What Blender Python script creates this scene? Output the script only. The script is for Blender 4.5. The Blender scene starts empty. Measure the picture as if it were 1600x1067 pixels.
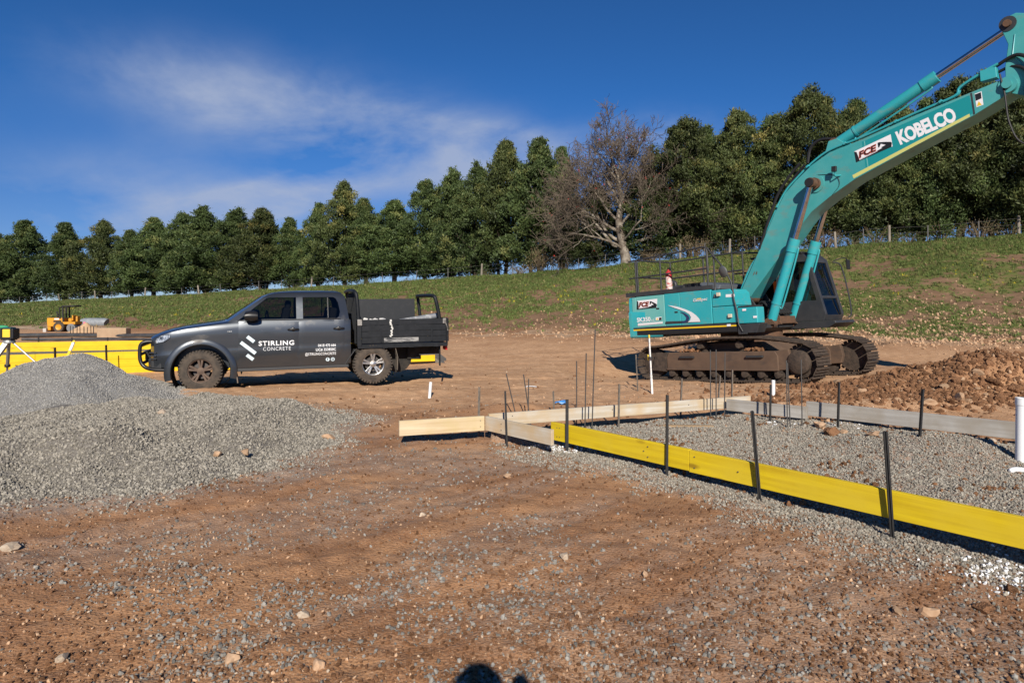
import bpy, bmesh, math, random
import numpy as np
from mathutils import Vector, Matrix, Euler
R = math.radians
random.seed(7); RNG = np.random.default_rng(11)
SC = bpy.context.scene
COL = SC.collection

# ------------------------------------------------------------------ camera, sky, sun, exposure
F, HCAM, YH = 1067.0, 1.65, 470.0          # focal length in photo pixels, eye height, horizon row of the 1600x1067 photo
cam_d = bpy.data.cameras.new('camera'); cam = bpy.data.objects.new('camera', cam_d); COL.objects.link(cam)
cam.location = (0, 0, HCAM); cam.rotation_euler = (R(90), 0, 0)
cam_d.sensor_width = 36; cam_d.lens = 24.0; cam_d.shift_y = -63.5/1600
cam_d.clip_start = 0.05; cam_d.clip_end = 9000
SC.camera = cam
SUN_EL, SUN_AZ = R(29.0), R(-2.6)          # sun stands behind the camera; shadows run away from it, a touch to the left
sun_d = bpy.data.lights.new('sun', 'SUN'); sun = bpy.data.objects.new('sun', sun_d); COL.objects.link(sun)
sun_d.energy = 5.0; sun_d.angle = R(0.5); sun_d.color = (1.0, .92, .80)
dsh = Vector((math.sin(SUN_AZ)*math.cos(SUN_EL), math.cos(SUN_AZ)*math.cos(SUN_EL), -math.sin(SUN_EL)))   # light travels this way
sun.rotation_euler = dsh.to_track_quat('-Z', 'Y').to_euler()
sun.location = (-4, -20, 20)

W = bpy.data.worlds.new('World'); SC.world = W; W.use_nodes = True
nt = W.node_tree; N = nt.nodes; L = nt.links; N.clear()
def wn(t, **k):
    n = N.new(t)
    for a, b in k.items(): setattr(n, a, b)
    return n
out = wn('ShaderNodeOutputWorld'); bg = wn('ShaderNodeBackground'); L.new(bg.outputs[0], out.inputs[0])
sky = wn('ShaderNodeTexSky'); sky.sky_type = 'NISHITA'; sky.sun_disc = False
sky.sun_elevation = SUN_EL; sky.sun_rotation = math.atan2(-dsh.x, -dsh.y)
sky.air_density = 0.6; sky.dust_density = 0.0; sky.ozone_density = 2.0; sky.altitude = 0
bg.inputs[1].default_value = 0.075
# thin cloud: a drifting band described by direction (u = x/y, w = z/y), broken up by noise
tc = wn('ShaderNodeTexCoord'); sep = wn('ShaderNodeSeparateXYZ'); L.new(tc.outputs['Generated'], sep.inputs[0])
def wm(op, a, b=None, c=None):
    n = wn('ShaderNodeMath', operation=op)
    for i, v in enumerate((a, b, c)):
        if v is None: continue
        if isinstance(v, (int, float)): n.inputs[i].default_value = v
        else: L.new(v, n.inputs[i])
    return n.outputs[0]
yy = wm('MAXIMUM', sep.outputs[1], 0.08)
u = wm('DIVIDE', sep.outputs[0], yy); w = wm('DIVIDE', sep.outputs[2], yy)
mp = wn('ShaderNodeMapping'); mp.inputs['Rotation'].default_value = (0, R(22), 0); mp.inputs['Scale'].default_value = (1.0, 1.0, 2.0)
L.new(tc.outputs['Generated'], mp.inputs[0])
nz = wn('ShaderNodeTexNoise'); nz.inputs['Scale'].default_value = 4.0; nz.inputs['Detail'].default_value = 9; nz.inputs['Roughness'].default_value = .58
nz.inputs['Distortion'].default_value = .25; L.new(mp.outputs[0], nz.inputs['Vector'])
def blob(u0, w0, a, b, ang):
    c, s = math.cos(ang), math.sin(ang)
    du = wm('SUBTRACT', u, u0); dw = wm('SUBTRACT', w, w0)
    p = wm('DIVIDE', wm('ADD', wm('MULTIPLY', du, c), wm('MULTIPLY', dw, s)), a)
    q = wm('DIVIDE', wm('SUBTRACT', wm('MULTIPLY', dw, c), wm('MULTIPLY', du, s)), b)
    e = wm('ADD', wm('MULTIPLY', p, p), wm('MULTIPLY', q, q))
    return wm('POWER', 2.718, wm('MULTIPLY', e, -1.0))
def PXU(x): return (x-800)/F
def PYW(y): return (YH-y)/F
blobs = [(330, 150, 210, 55, -.22, .8), (560, 200, 230, 62, -.3, 1.0), (700, 235, 170, 48, -.12, 1.2), (520, 272, 120, 30, .35, 1.7), (440, 310, 150, 26, .22, 1.6), (800, 225, 80, 30, -.1, .9), (300, 330, 170, 30, .15, .75),
         (80, 325, 330, 75, .1, .62), (1010, 205, 90, 26, .1, .75), (-420, 240, 260, 60, .2, .7), (1900, 230, 320, 60, -.1, .6)]
tot = None
for (bx_, by_, ba, bb, an, st) in blobs:
    g = wm('MULTIPLY', blob(PXU(bx_), PYW(by_), ba/F, bb/F, an), st)
    tot = g if tot is None else wm('ADD', tot, g)
nn = wm('MULTIPLY', wm('SUBTRACT', nz.outputs[0], .36), 3.9)
cl = wm('MULTIPLY', wm('MINIMUM', tot, 1.0), nn)
cl = wn('ShaderNodeMath', operation='MULTIPLY', use_clamp=True).outputs[0] if False else wm('MINIMUM', wm('MAXIMUM', wm('MULTIPLY', cl, .80), 0.0), .78)
mixc = wn('ShaderNodeMix', data_type='RGBA'); L.new(cl, mixc.inputs['Factor'])
hs = wn('ShaderNodeMix', data_type='RGBA', blend_type='MULTIPLY'); hs.inputs['Factor'].default_value = 1.0   # clear, dry winter air: deep blue
tn_ = wn('ShaderNodeMix', data_type='RGBA'); el_ = wn('ShaderNodeMapRange', interpolation_type='SMOOTHSTEP'); el_.inputs['From Min'].default_value = .0; el_.inputs['From Max'].default_value = .30
L.new(sep.outputs[2], el_.inputs[0]); L.new(el_.outputs[0], tn_.inputs['Factor']); tn_.inputs['A'].default_value = (.46, .56, .78, 1); tn_.inputs['B'].default_value = (.26, .69, 1.12, 1)
L.new(sky.outputs[0], hs.inputs['A']); L.new(tn_.outputs['Result'], hs.inputs['B'])
L.new(hs.outputs['Result'], mixc.inputs['A']); mixc.inputs['B'].default_value = (4.6, 5.3, 7.0, 1)
L.new(mixc.outputs['Result'], bg.inputs[0])

vs = SC.view_settings; vs.view_transform = 'Standard'; vs.look = 'None'; vs.exposure = 0.25; vs.gamma = 1; vs.use_curve_mapping = False
SC.render.engine = 'CYCLES'; SC.cycles.use_denoising = True; SC.cycles.max_bounces = 6; SC.cycles.transparent_max_bounces = 12
SC.cycles.caustics_reflective = False; SC.cycles.caustics_refractive = False

# ------------------------------------------------------------------ pixel helpers (photo pixel + depth -> place)
def at(px, py, Y): return Vector(((px-800)/F*Y, Y, HCAM-(py-YH)/F*Y))
def on(px, py, z=0.0):
    Y = F*(HCAM-z)/(py-YH); return Vector(((px-800)/F*Y, Y, z))

# ------------------------------------------------------------------ naming and tagging
def tag(o, label=None, cat=None, group=None, kind=None):
    if label: o['label'] = label
    if cat: o['category'] = cat
    if group: o['group'] = group
    if kind: o['kind'] = kind
    return o
def empty(name, loc=(0, 0, 0), rot=(0, 0, 0), label=None, cat=None, group=None):
    o = bpy.data.objects.new(name, None); COL.objects.link(o); o.location = loc; o.rotation_euler = rot
    o.empty_display_size = .2
    return tag(o, label, cat, group)
def link(name, me, mat=None, parent=None, loc=None, rot=None, scale=None):
    o = bpy.data.objects.new(name, me); COL.objects.link(o)
    if mat is not None and len(me.materials) == 0: me.materials.append(mat)
    if parent is not None: o.parent = parent
    if loc is not None: o.location = loc
    if rot is not None: o.rotation_euler = rot
    if scale is not None: o.scale = scale if hasattr(scale, '__len__') else (scale,)*3
    return o
def kids(o): return [c for c in bpy.data.objects if c.parent == o]
def copy_tree(o, parent=None):
    c = o.copy(); COL.objects.link(c); c.parent = parent
    for ch in kids(o): copy_tree(ch, c)
    return c

# ------------------------------------------------------------------ mesh collector
def basis(d):
    d = Vector(d).normalized(); a = Vector((0, 0, 1)) if abs(d.z) < .9 else Vector((1, 0, 0))
    x = d.cross(a).normalized(); return x, d.cross(x).normalized()
class MB:
    def __init__(s): s.v = []; s.f = []
    def add(s, vs_, fs):
        o = len(s.v); s.v += [tuple(p) for p in vs_]; s.f += [tuple(i+o for i in f) for f in fs]; return s
    def box(s, c, d, rot=None):
        x, y, z = [k/2 for k in d]; P = [(-x, -y, -z), (x, -y, -z), (x, y, -z), (-x, y, -z), (-x, -y, z), (x, -y, z), (x, y, z), (-x, y, z)]
        M = Euler(rot).to_matrix() if rot is not None else Matrix.Identity(3)
        return s.add([M @ Vector(p)+Vector(c) for p in P], [(0, 3, 2, 1), (4, 5, 6, 7), (0, 1, 5, 4), (1, 2, 6, 5), (2, 3, 7, 6), (3, 0, 4, 7)])
    def bb(s, x0, x1, y0, y1, z0, z1): return s.box(((x0+x1)/2, (y0+y1)/2, (z0+z1)/2), (abs(x1-x0), abs(y1-y0), abs(z1-z0)))
    def cyl(s, a, b, r0, r1=None, n=12, caps=True):
        r1 = r0 if r1 is None else r1; a = Vector(a); b = Vector(b); x, y = basis(b-a); V = []
        for p, r in ((a, r0), (b, r1)):
            for i in range(n): t = 2*math.pi*i/n; V.append(p+x*(r*math.cos(t))+y*(r*math.sin(t)))
        Fc = [(i, (i+1) % n, n+(i+1) % n, n+i) for i in range(n)]
        if caps: Fc += [tuple(range(n-1, -1, -1)), tuple(range(n, 2*n))]
        return s.add(V, Fc)
    def tube(s, pts, r, n=8, caps=True):
        pts = [Vector(p) for p in pts]; k = len(pts); rr = r if hasattr(r, '__len__') else [r]*k; V = []; px_ = None
        for i, p in enumerate(pts):
            d = (pts[min(i+1, k-1)]-pts[max(i-1, 0)])
            if d.length < 1e-9: d = Vector((0, 0, 1))
            d.normalize()
            if px_ is None: x, y = basis(d)
            else:
                x = (px_-d*px_.dot(d))
                if x.length < 1e-6: x, y = basis(d)
                x.normalize(); y = d.cross(x)
            px_ = x
            for j in range(n): t = 2*math.pi*j/n; V.append(p+x*(rr[i]*math.cos(t))+y*(rr[i]*math.sin(t)))
        Fc = [(i*n+j, i*n+(j+1) % n, (i+1)*n+(j+1) % n, (i+1)*n+j) for i in range(k-1) for j in range(n)]
        if caps: Fc += [tuple(range(n-1, -1, -1)), tuple(range((k-1)*n, k*n))]
        return s.add(V, Fc)
    def prism(s, prof, fn):
        """prof: 2-D outline; fn(p, side) -> 3-D point for side 0 / 1"""
        n = len(prof); V = [fn(p, 0) for p in prof]+[fn(p, 1) for p in prof]
        return s.add(V, [tuple(range(n-1, -1, -1)), tuple(range(n, 2*n))]+[(i, (i+1) % n, n+(i+1) % n, n+i) for i in range(n)])
    def xz(s, prof, y0, y1): return s.prism(prof, lambda p, k: (p[0], (y0, y1)[k], p[1]))
    def loft(s, secs, closed=True, caps=True):
        k = len(secs); n = len(secs[0]); V = [p for q in secs for p in q]
        m = n if closed else n-1
        Fc = [(i*n+j, i*n+(j+1) % n, (i+1)*n+(j+1) % n, (i+1)*n+j) for i in range(k-1) for j in range(m)]
        if caps and closed: Fc += [tuple(range(n-1, -1, -1)), tuple(range((k-1)*n, k*n))]
        return s.add(V, Fc)
    def lathe(s, prof, c=(0, 0, 0), axis='y', n=32):
        """prof: (radius, along-axis) pairs, open chain"""
        V = []; c = Vector(c)
        for r, h in prof:
            for j in range(n):
                t = 2*math.pi*j/n; a, b = r*math.cos(t), r*math.sin(t)
                V.append(c+(Vector((a, h, b)) if axis == 'y' else Vector((a, b, h)) if axis == 'z' else Vector((h, a, b))))
        k = len(prof)
        return s.add(V, [(i*n+j, i*n+(j+1) % n, (i+1)*n+(j+1) % n, (i+1)*n+j) for i in range(k-1) for j in range(n)])
    def mesh(s, name='m', smooth=None, fix=True):
        me = bpy.data.meshes.new(name); me.from_pydata(s.v, [], s.f)
        if fix:
            bm = bmesh.new(); bm.from_mesh(me); bmesh.ops.recalc_face_normals(bm, faces=bm.faces); bm.to_mesh(me); bm.free()
        if smooth is not None:
            me.polygons.foreach_set('use_smooth', [True]*len(me.polygons)); me.set_sharp_from_angle(angle=R(smooth))
        return me
    def build(s, name, mat, parent=None, smooth=None, bevel=0, seg=2, loc=None, rot=None):
        o = link(name, s.mesh(name, smooth), mat, parent, loc, rot)
        if bevel:
            m = o.modifiers.new('bevel', 'BEVEL'); m.width = bevel; m.segments = seg; m.limit_method = 'ANGLE'; m.angle_limit = R(35)
            if smooth is None:
                o.data.polygons.foreach_set('use_smooth', [True]*len(o.data.polygons)); o.data.set_sharp_from_angle(angle=R(50)); m.harden_normals = True
        return o
def smooth_path(pts, k=6):
    """Catmull-Rom through pts"""
    P = [Vector(p) for p in pts]; P = [P[0]*2-P[1]]+P+[P[-1]*2-P[-2]]; o = []
    for i in range(1, len(P)-2):
        for j in range(k):
            t = j/k; a, b, c, d = P[i-1], P[i], P[i+1], P[i+2]
            o.append(.5*((2*b)+(c-a)*t+(2*a-5*b+4*c-d)*t*t+(3*b-a-3*c+d)*t**3))
    o.append(P[-2]); return o
def text_mesh(s, size, bold=0.0, shear=0.0, align='LEFT', space=1.0, thick=0.0):
    c = bpy.data.curves.new('t', 'FONT'); c.body = s; c.size = size; c.offset = bold; c.shear = shear; c.align_x = align; c.space_character = space
    c.extrude = thick; c.resolution_u = 3
    o = bpy.data.objects.new('t', c); COL.objects.link(o); dg = bpy.context.evaluated_depsgraph_get(); dg.update()
    me = bpy.data.meshes.new_from_object(o.evaluated_get(dg)); bpy.data.objects.remove(o); bpy.data.curves.remove(c); return me

# ------------------------------------------------------------------ noise (numpy)
def _h(ix, iy, s):
    n = (ix.astype(np.int64)*374761393+iy.astype(np.int64)*668265263+s*974634541) & 0xffffffff
    n = ((n ^ (n >> 13))*1274126177) & 0xffffffff; n = (n ^ (n >> 16)) & 0xffff
    return n/65535.0
def vnoise(x, y, s=0):
    x = np.asarray(x, float); y = np.asarray(y, float)
    ix, iy = np.floor(x), np.floor(y); fx, fy = x-ix, y-iy; fx = fx*fx*(3-2*fx); fy = fy*fy*(3-2*fy)
    return (_h(ix, iy, s)*(1-fx)+_h(ix+1, iy, s)*fx)*(1-fy)+(_h(ix, iy+1, s)*(1-fx)+_h(ix+1, iy+1, s)*fx)*fy
def fbm(x, y, o=4, s=0):
    a, t, n = 1.0, 0.0, 0.0
    for i in range(o): t = t+a*vnoise(x*2**i+i*17.3, y*2**i-i*9.1, s+i); n += a; a *= .5
    return t/n

# ------------------------------------------------------------------ materials
def mat(name, col, rough=.6, metal=0.0, spec=.5, coat=0.0, noise=None, bump=None, rnd=0.0, emit=None, trans=0.0, alpha=1.0, dirt=None):
    """noise: (scale, colour2, lo, hi)   bump: (scale, strength, distance)   dirt: (scale, colour, lo, hi) second layer of wear"""
    m = bpy.data.materials.new(name); m.use_nodes = True; t = m.node_tree; b = t.nodes['Principled BSDF']; nw = t.nodes.new
    b.inputs['Base Color'].default_value = (*col, 1); b.inputs['Roughness'].default_value = rough; b.inputs['Metallic'].default_value = metal
    b.inputs['Specular IOR Level'].default_value = spec; b.inputs['Coat Weight'].default_value = coat; b.inputs['Coat Roughness'].default_value = .06
    b.inputs['Transmission Weight'].default_value = trans; b.inputs['Alpha'].default_value = alpha
    tc = nw('ShaderNodeTexCoord'); src = None
    def layer(prev, spec_, detail):
        sc, c2, lo, hi = spec_
        n = nw('ShaderNodeTexNoise'); n.inputs['Detail'].default_value = detail; n.inputs['Roughness'].default_value = .6
        if hasattr(sc, '__len__'):
            mpn = nw('ShaderNodeMapping'); mpn.inputs['Scale'].default_value = sc; t.links.new(tc.outputs['Object'], mpn.inputs[0]); t.links.new(mpn.outputs[0], n.inputs[0]); n.inputs['Scale'].default_value = 1
        else: t.links.new(tc.outputs['Object'], n.inputs[0]); n.inputs['Scale'].default_value = sc
        r = nw('ShaderNodeMapRange'); r.inputs['From Min'].default_value = lo; r.inputs['From Max'].default_value = hi; t.links.new(n.outputs[0], r.inputs[0])
        x = nw('ShaderNodeMix'); x.data_type = 'RGBA'; t.links.new(r.outputs[0], x.inputs['Factor'])
        if prev is None: x.inputs['A'].default_value = (*col, 1)
        else: t.links.new(prev, x.inputs['A'])
        x.inputs['B'].default_value = (*c2, 1); return x.outputs['Result'], r.outputs[0]
    if noise: src, _ = layer(src, noise, 6)
    if dirt:
        src, fac = layer(src, dirt, 8)
        rr = nw('ShaderNodeMapRange'); rr.inputs['To Min'].default_value = rough; rr.inputs['To Max'].default_value = .85
        t.links.new(fac, rr.inputs[0]); t.links.new(rr.outputs[0], b.inputs['Roughness'])
    if rnd:
        oi = nw('ShaderNodeObjectInfo'); hv = nw('ShaderNodeHueSaturation'); mr = nw('ShaderNodeMapRange')
        mr.inputs['To Min'].default_value = 1-rnd; mr.inputs['To Max'].default_value = 1+rnd; t.links.new(oi.outputs['Random'], mr.inputs[0]); t.links.new(mr.outputs[0], hv.inputs['Value'])
        if src: t.links.new(src, hv.inputs['Color'])
        else: hv.inputs['Color'].default_value = (*col, 1)
        src = hv.outputs[0]
    if src: t.links.new(src, b.inputs['Base Color'])
    if bump:
        n = nw('ShaderNodeTexNoise'); n.inputs['Scale'].default_value = bump[0]; n.inputs['Detail'].default_value = 6; t.links.new(tc.outputs['Object'], n.inputs[0])
        bp = nw('ShaderNodeBump'); bp.inputs['Strength'].default_value = bump[1]; bp.inputs['Distance'].default_value = bump[2]
        t.links.new(n.outputs[0], bp.inputs['Height']); t.links.new(bp.outputs[0], b.inputs['Normal'])
    if emit: b.inputs['Emission Color'].default_value = (*emit, 1); b.inputs['Emission Strength'].default_value = 1
    return m

# ------------------------------------------------------------------ scatter of small stuff by geometry nodes
def proto_set(name, meshes):
    c = bpy.data.collections.new(name)
    for i, me in enumerate(meshes):
        o = bpy.data.objects.new('%s_piece' % name, me); c.objects.link(o)
    return c
def scatter(name, pts, scl, rot, coll, idx=None, parent=None):
    pts = np.asarray(pts, np.float32); n = len(pts)
    me = bpy.data.meshes.new(name); me.vertices.add(n); me.vertices.foreach_set('co', pts.ravel())
    a = me.attributes.new('sc', 'FLOAT_VECTOR', 'POINT'); s3 = np.asarray(scl, np.float32); s3 = np.repeat(s3[:, None], 3, 1) if s3.ndim == 1 else s3
    a.data.foreach_set('vector', np.ascontiguousarray(s3).ravel())
    a = me.attributes.new('ro', 'FLOAT_VECTOR', 'POINT'); a.data.foreach_set('vector', np.asarray(rot, np.float32).ravel())
    k = len(coll.objects); a = me.attributes.new('ix', 'INT', 'POINT')
    a.data.foreach_set('value', (RNG.integers(0, k, n) if idx is None else np.asarray(idx)).astype(np.int32))
    o = link(name, me, None, parent)
    g = bpy.data.node_groups.new(name+'_nodes', 'GeometryNodeTree')
    g.interface.new_socket('Geometry', in_out='INPUT', socket_type='NodeSocketGeometry'); g.interface.new_socket('Geometry', in_out='OUTPUT', socket_type='NodeSocketGeometry')
    nd = g.nodes.new; gi, go = nd('NodeGroupInput'), nd('NodeGroupOutput'); ip = nd('GeometryNodeInstanceOnPoints'); ci = nd('GeometryNodeCollectionInfo')
    ci.inputs['Collection'].default_value = coll; ci.inputs['Separate Children'].default_value = True; ci.inputs['Reset Children'].default_value = True
    def named(t, nm):
        q = nd('GeometryNodeInputNamedAttribute'); q.data_type = t; q.inputs['Name'].default_value = nm; return q.outputs[0]
    e2r = nd('FunctionNodeEulerToRotation')
    g.links.new(gi.outputs[0], ip.inputs['Points']); g.links.new(ci.outputs[0], ip.inputs['Instance']); ip.inputs['Pick Instance'].default_value = True
    g.links.new(named('INT', 'ix'), ip.inputs['Instance Index']); g.links.new(named('FLOAT_VECTOR', 'ro'), e2r.inputs[0]); g.links.new(e2r.outputs[0], ip.inputs['Rotation'])
    g.links.new(named('FLOAT_VECTOR', 'sc'), ip.inputs['Scale']); g.links.new(ip.outputs[0], go.inputs[0])
    m = o.modifiers.new('scatter', 'NODES'); m.node_group = g
    return o
def stone_mesh(name, seed, m, sub=1, flat=.75, jag=.28):
    rn = random.Random(seed); bm = bmesh.new(); bmesh.ops.create_icosphere(bm, subdivisions=sub, radius=1.0)
    cut = [(Vector((rn.uniform(-1, 1), rn.uniform(-1, 1), rn.uniform(-1, 1))).normalized(), rn.uniform(.45, .8)) for _ in range(6 if sub < 3 else 11)]
    sx, sy, sz = rn.uniform(.8, 1.25), rn.uniform(.7, 1.05), flat*rn.uniform(.8, 1.15)
    for v in bm.verts:
        p = v.co*(1+rn.uniform(-jag, jag)*.35)
        for nrm, d in cut:
            e = p.dot(nrm)-d
            if e > 0: p = p-nrm*e*.9
        v.co = Vector((p.x*sx, p.y*sy, p.z*sz))
    me = bpy.data.meshes.new(name); bm.to_mesh(me); bm.free(); me.materials.append(m)
    if sub >= 3:
        me.polygons.foreach_set('use_smooth', [True]*len(me.polygons)); me.set_sharp_from_angle(angle=R(28))
    return me
# ------------------------------------------------------------------ the ground
def sst(a, b, x): t = np.clip((x-a)/(b-a), 0, 1); return t*t*(3-2*t)
PADQ = ([-50, 9, 12.4, 13.5, 15, 17, 20, 26], [0, 0, .03, -.02, -.09, -.19, -.27, -.30])
CRX = ([-140, -68, -35, -14, 2.6, 9.8, 18, 25, 31, 70], [-.6, .95, 2.15, 3.0, 3.8, 4.45, 5.1, 5.4, 5.6, 6.3])
TOX = ([-80, -29, 0, 13.6, 22, 60], [-.6, -.31, .06, .25, .1, .1])
POLY_B = [(-2.2, 9.3), (-2.15, 8.0), (-2.1, 6.7), (-2.9, 6.1), (-3.6, 5.8), (-4.3, 5.55), (-6, 5.2), (-9, 6), (-10, 9.5), (-6.5, 10.4), (-4.9, 11.0), (-3.6, 10.5)]
PILE_A, PILE_B = (-7.0, 10.9), (-5.2, 8.1)
PAD_POLY = [(.40, 7.62), (-.25, 8.0), (2.95, 9.42), (4.2, 8.95), (6.6, 6.9), (8.5, 4.6), (5.6, 1.4)]
def in_poly(x, y, P):
    r = np.zeros(np.shape(x), bool); n = len(P)
    for i in range(n):
        (x0, y0), (x1, y1) = P[i], P[(i+1) % n]
        c = ((y0 > y) != (y1 > y)) & (x < (x1-x0)*(y-y0)/(y1-y0+1e-12)+x0); r ^= c
    return r
def dist_seg(x, y, a, b):
    ax, ay = a; dx, dy = b[0]-ax, b[1]-ay; t = np.clip(((x-ax)*dx+(y-ay)*dy)/(dx*dx+dy*dy), 0, 1)
    return np.hypot(x-ax-t*dx, y-ay-t*dy)
YL0, YL1 = (.436, 7.62), (3.195, 4.26)          # the yellow formwork line
YLE = (YL0[0]+(YL1[0]-YL0[0])*1.9, YL0[1]+(YL1[1]-YL0[1])*1.9)
def height(X, Y, fine=True):
    X = np.asarray(X, float); Y = np.asarray(Y, float)
    q = Y+.5*X
    pad = np.interp(Y, *PADQ); toe = np.interp(X, *TOX); cr = np.interp(X, *CRX)
    wob = (fbm(X/9, Y/9, 3, 5)-.5)*3
    s = np.clip((q+wob-34)/23, 0, 1); f = s*.9+.1*s*s*(3-2*s)
    z = pad+(toe-pad)*sst(22, 34, q)
    z = np.where(q+wob > 34, toe+(cr-toe)*f, z)
    back = q-64
    z = np.where(back > 0, cr-np.minimum(back*.09*sst(0, 30, back)+0*back, 45), z)
    z = z+sst(30, 40, q)*(1-sst(66, 80, q))*(fbm(X/3.1, Y/3.1, 4, 21)-.5)*.55
    # the tilted stand of the excavator
    along = (X-6.38)*.643-(Y-18.0)*.766; rex = np.hypot(X-6.38, Y-18.0); kx = sst(5.6, 3.3, rex)
    z = z*(1-kx)+kx*(-.37+.070*along)
    # dirt heaps and ruts
    def mound(cx, cy, sx, sy, h, ang=0.0, p=1.0):
        c, s_ = math.cos(ang), math.sin(ang); dx, dy = X-cx, Y-cy
        return h*np.exp(-(((dx*c+dy*s_)/sx)**2+((dy*c-dx*s_)/sy)**2)**p)
    n1 = fbm(X*1.3, Y*1.3, 4, 3)
    z = z+mound(8.4, 12.1, 2.3, 1.15, .46, -.1, 1.4)*(.4+1.2*n1)+mound(11.5, 12.4, 2.5, 1.3, .42)*(.5+n1)+mound(5.9, 10.6, 1.5, .5, .14)
    z = z+mound(.2, 9.9, 1.5, .45, .13, .2)*(.5+n1)+mound(-1.2, 8.9, .9, .5, .10, .2)
    z = z+mound(3.6, 10.4, 2.2, .35, .08, -.2)
    # the ground falls a little towards the right foreground
    z = z-.09*sst(1.2, 3.2, X)*sst(7.5, 4.5, Y)*sst(-3, 1, Y)
    # gravel bed inside the formwork
    ins = in_poly(X, Y, PAD_POLY); d = np.minimum(dist_seg(X, Y, YL0, YLE), 3)
    z = z+np.where(ins, .07*sst(0, .5, d)+.02, .03*sst(.55, 0, d)*(Y < 7.9)*(X > .2))
    z = z+np.where(ins, mound(4.55, 7.15, .75, .55, .16), 0)
    near = sst(32, 20, q)
    z = z+near*((fbm(X/2.2, Y/2.2, 3, 8)-.5)*.10)
    if fine:
        amp = sst(40, 12, np.hypot(X, Y))
        z = z+amp*((fbm(X*2.6, Y*2.6, 3, 12)-.5)*.045+(fbm(X*8, Y*8, 2, 14)-.5)*.026)
        aa, bb_ = X*.96+Y*.28, Y*.96-X*.28; z = z+sst(10.5, 13, Y)*sst(30, 24, q)*(fbm(aa*.22, bb_*2.6, 3, 19)-.5)*.09
        a2, b2 = X*.75+Y*.66, Y*.75-X*.66; z = z+sst(9, 7, Y)*(fbm(a2*.3, b2*2.2, 3, 23)-.5)*.05
    return z
def hz(x, y): return float(height(np.array([x]), np.array([y]))[0])
def gz(px, py, z0=0.0):
    """ground point seen at a photo pixel"""
    Ys = np.geomspace(1.5, 120, 1500); Xs = (px-800)/F*Ys; ray = HCAM-(py-YH)/F*Ys; h = height(Xs, Ys)
    k = int(np.argmax(ray <= h)); lo, hi = Ys[max(k-1, 0)], Ys[k]
    for _ in range(12):
        m = .5*(lo+hi)
        if HCAM-(py-YH)/F*m <= hz((px-800)/F*m, m): hi = m
        else: lo = m
    return Vector(((px-800)/F*hi, hi, hz((px-800)/F*hi, hi)))

def polar_sheet():
    th = np.concatenate([np.linspace(-180, -52, 33)[:-1], np.linspace(-52, -42, 24)[:-1], np.linspace(-42, 42, 620), np.linspace(42, 52, 24)[1:], np.linspace(52, 180, 33)[1:]])
    th = np.radians(th)
    r = np.concatenate([[.15, .5, 1.0, 1.6, 2.1], np.geomspace(2.4, 16, 360), np.geomspace(16, 110, 210)[1:], np.geomspace(110, 6000, 40)[1:]])
    T, Rr = np.meshgrid(th, r); return Rr*np.sin(T), Rr*np.cos(T), len(r), len(th)
GX, GY, NR, NT = polar_sheet()
GZ = height(GX, GY)
verts = np.stack([GX, GY, GZ], -1).reshape(-1, 3)
ii = np.arange(NR-1)[:, None]*NT+np.arange(NT-1)[None, :]
faces = np.stack([ii, ii+1, ii+NT+1, ii+NT], -1).reshape(-1, 4)[:, ::-1]
me = bpy.data.meshes.new('ground'); me.vertices.add(len(verts)); me.vertices.foreach_set('co', verts.astype(np.float32).ravel())
me.loops.add(faces.size); me.loops.foreach_set('vertex_index', faces.astype(np.int32).ravel()); me.polygons.add(len(faces))
me.polygons.foreach_set('loop_start', np.arange(0, faces.size, 4, dtype=np.int32)); me.update(calc_edges=True)
me.polygons.foreach_set('use_smooth', [True]*len(faces))

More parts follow.
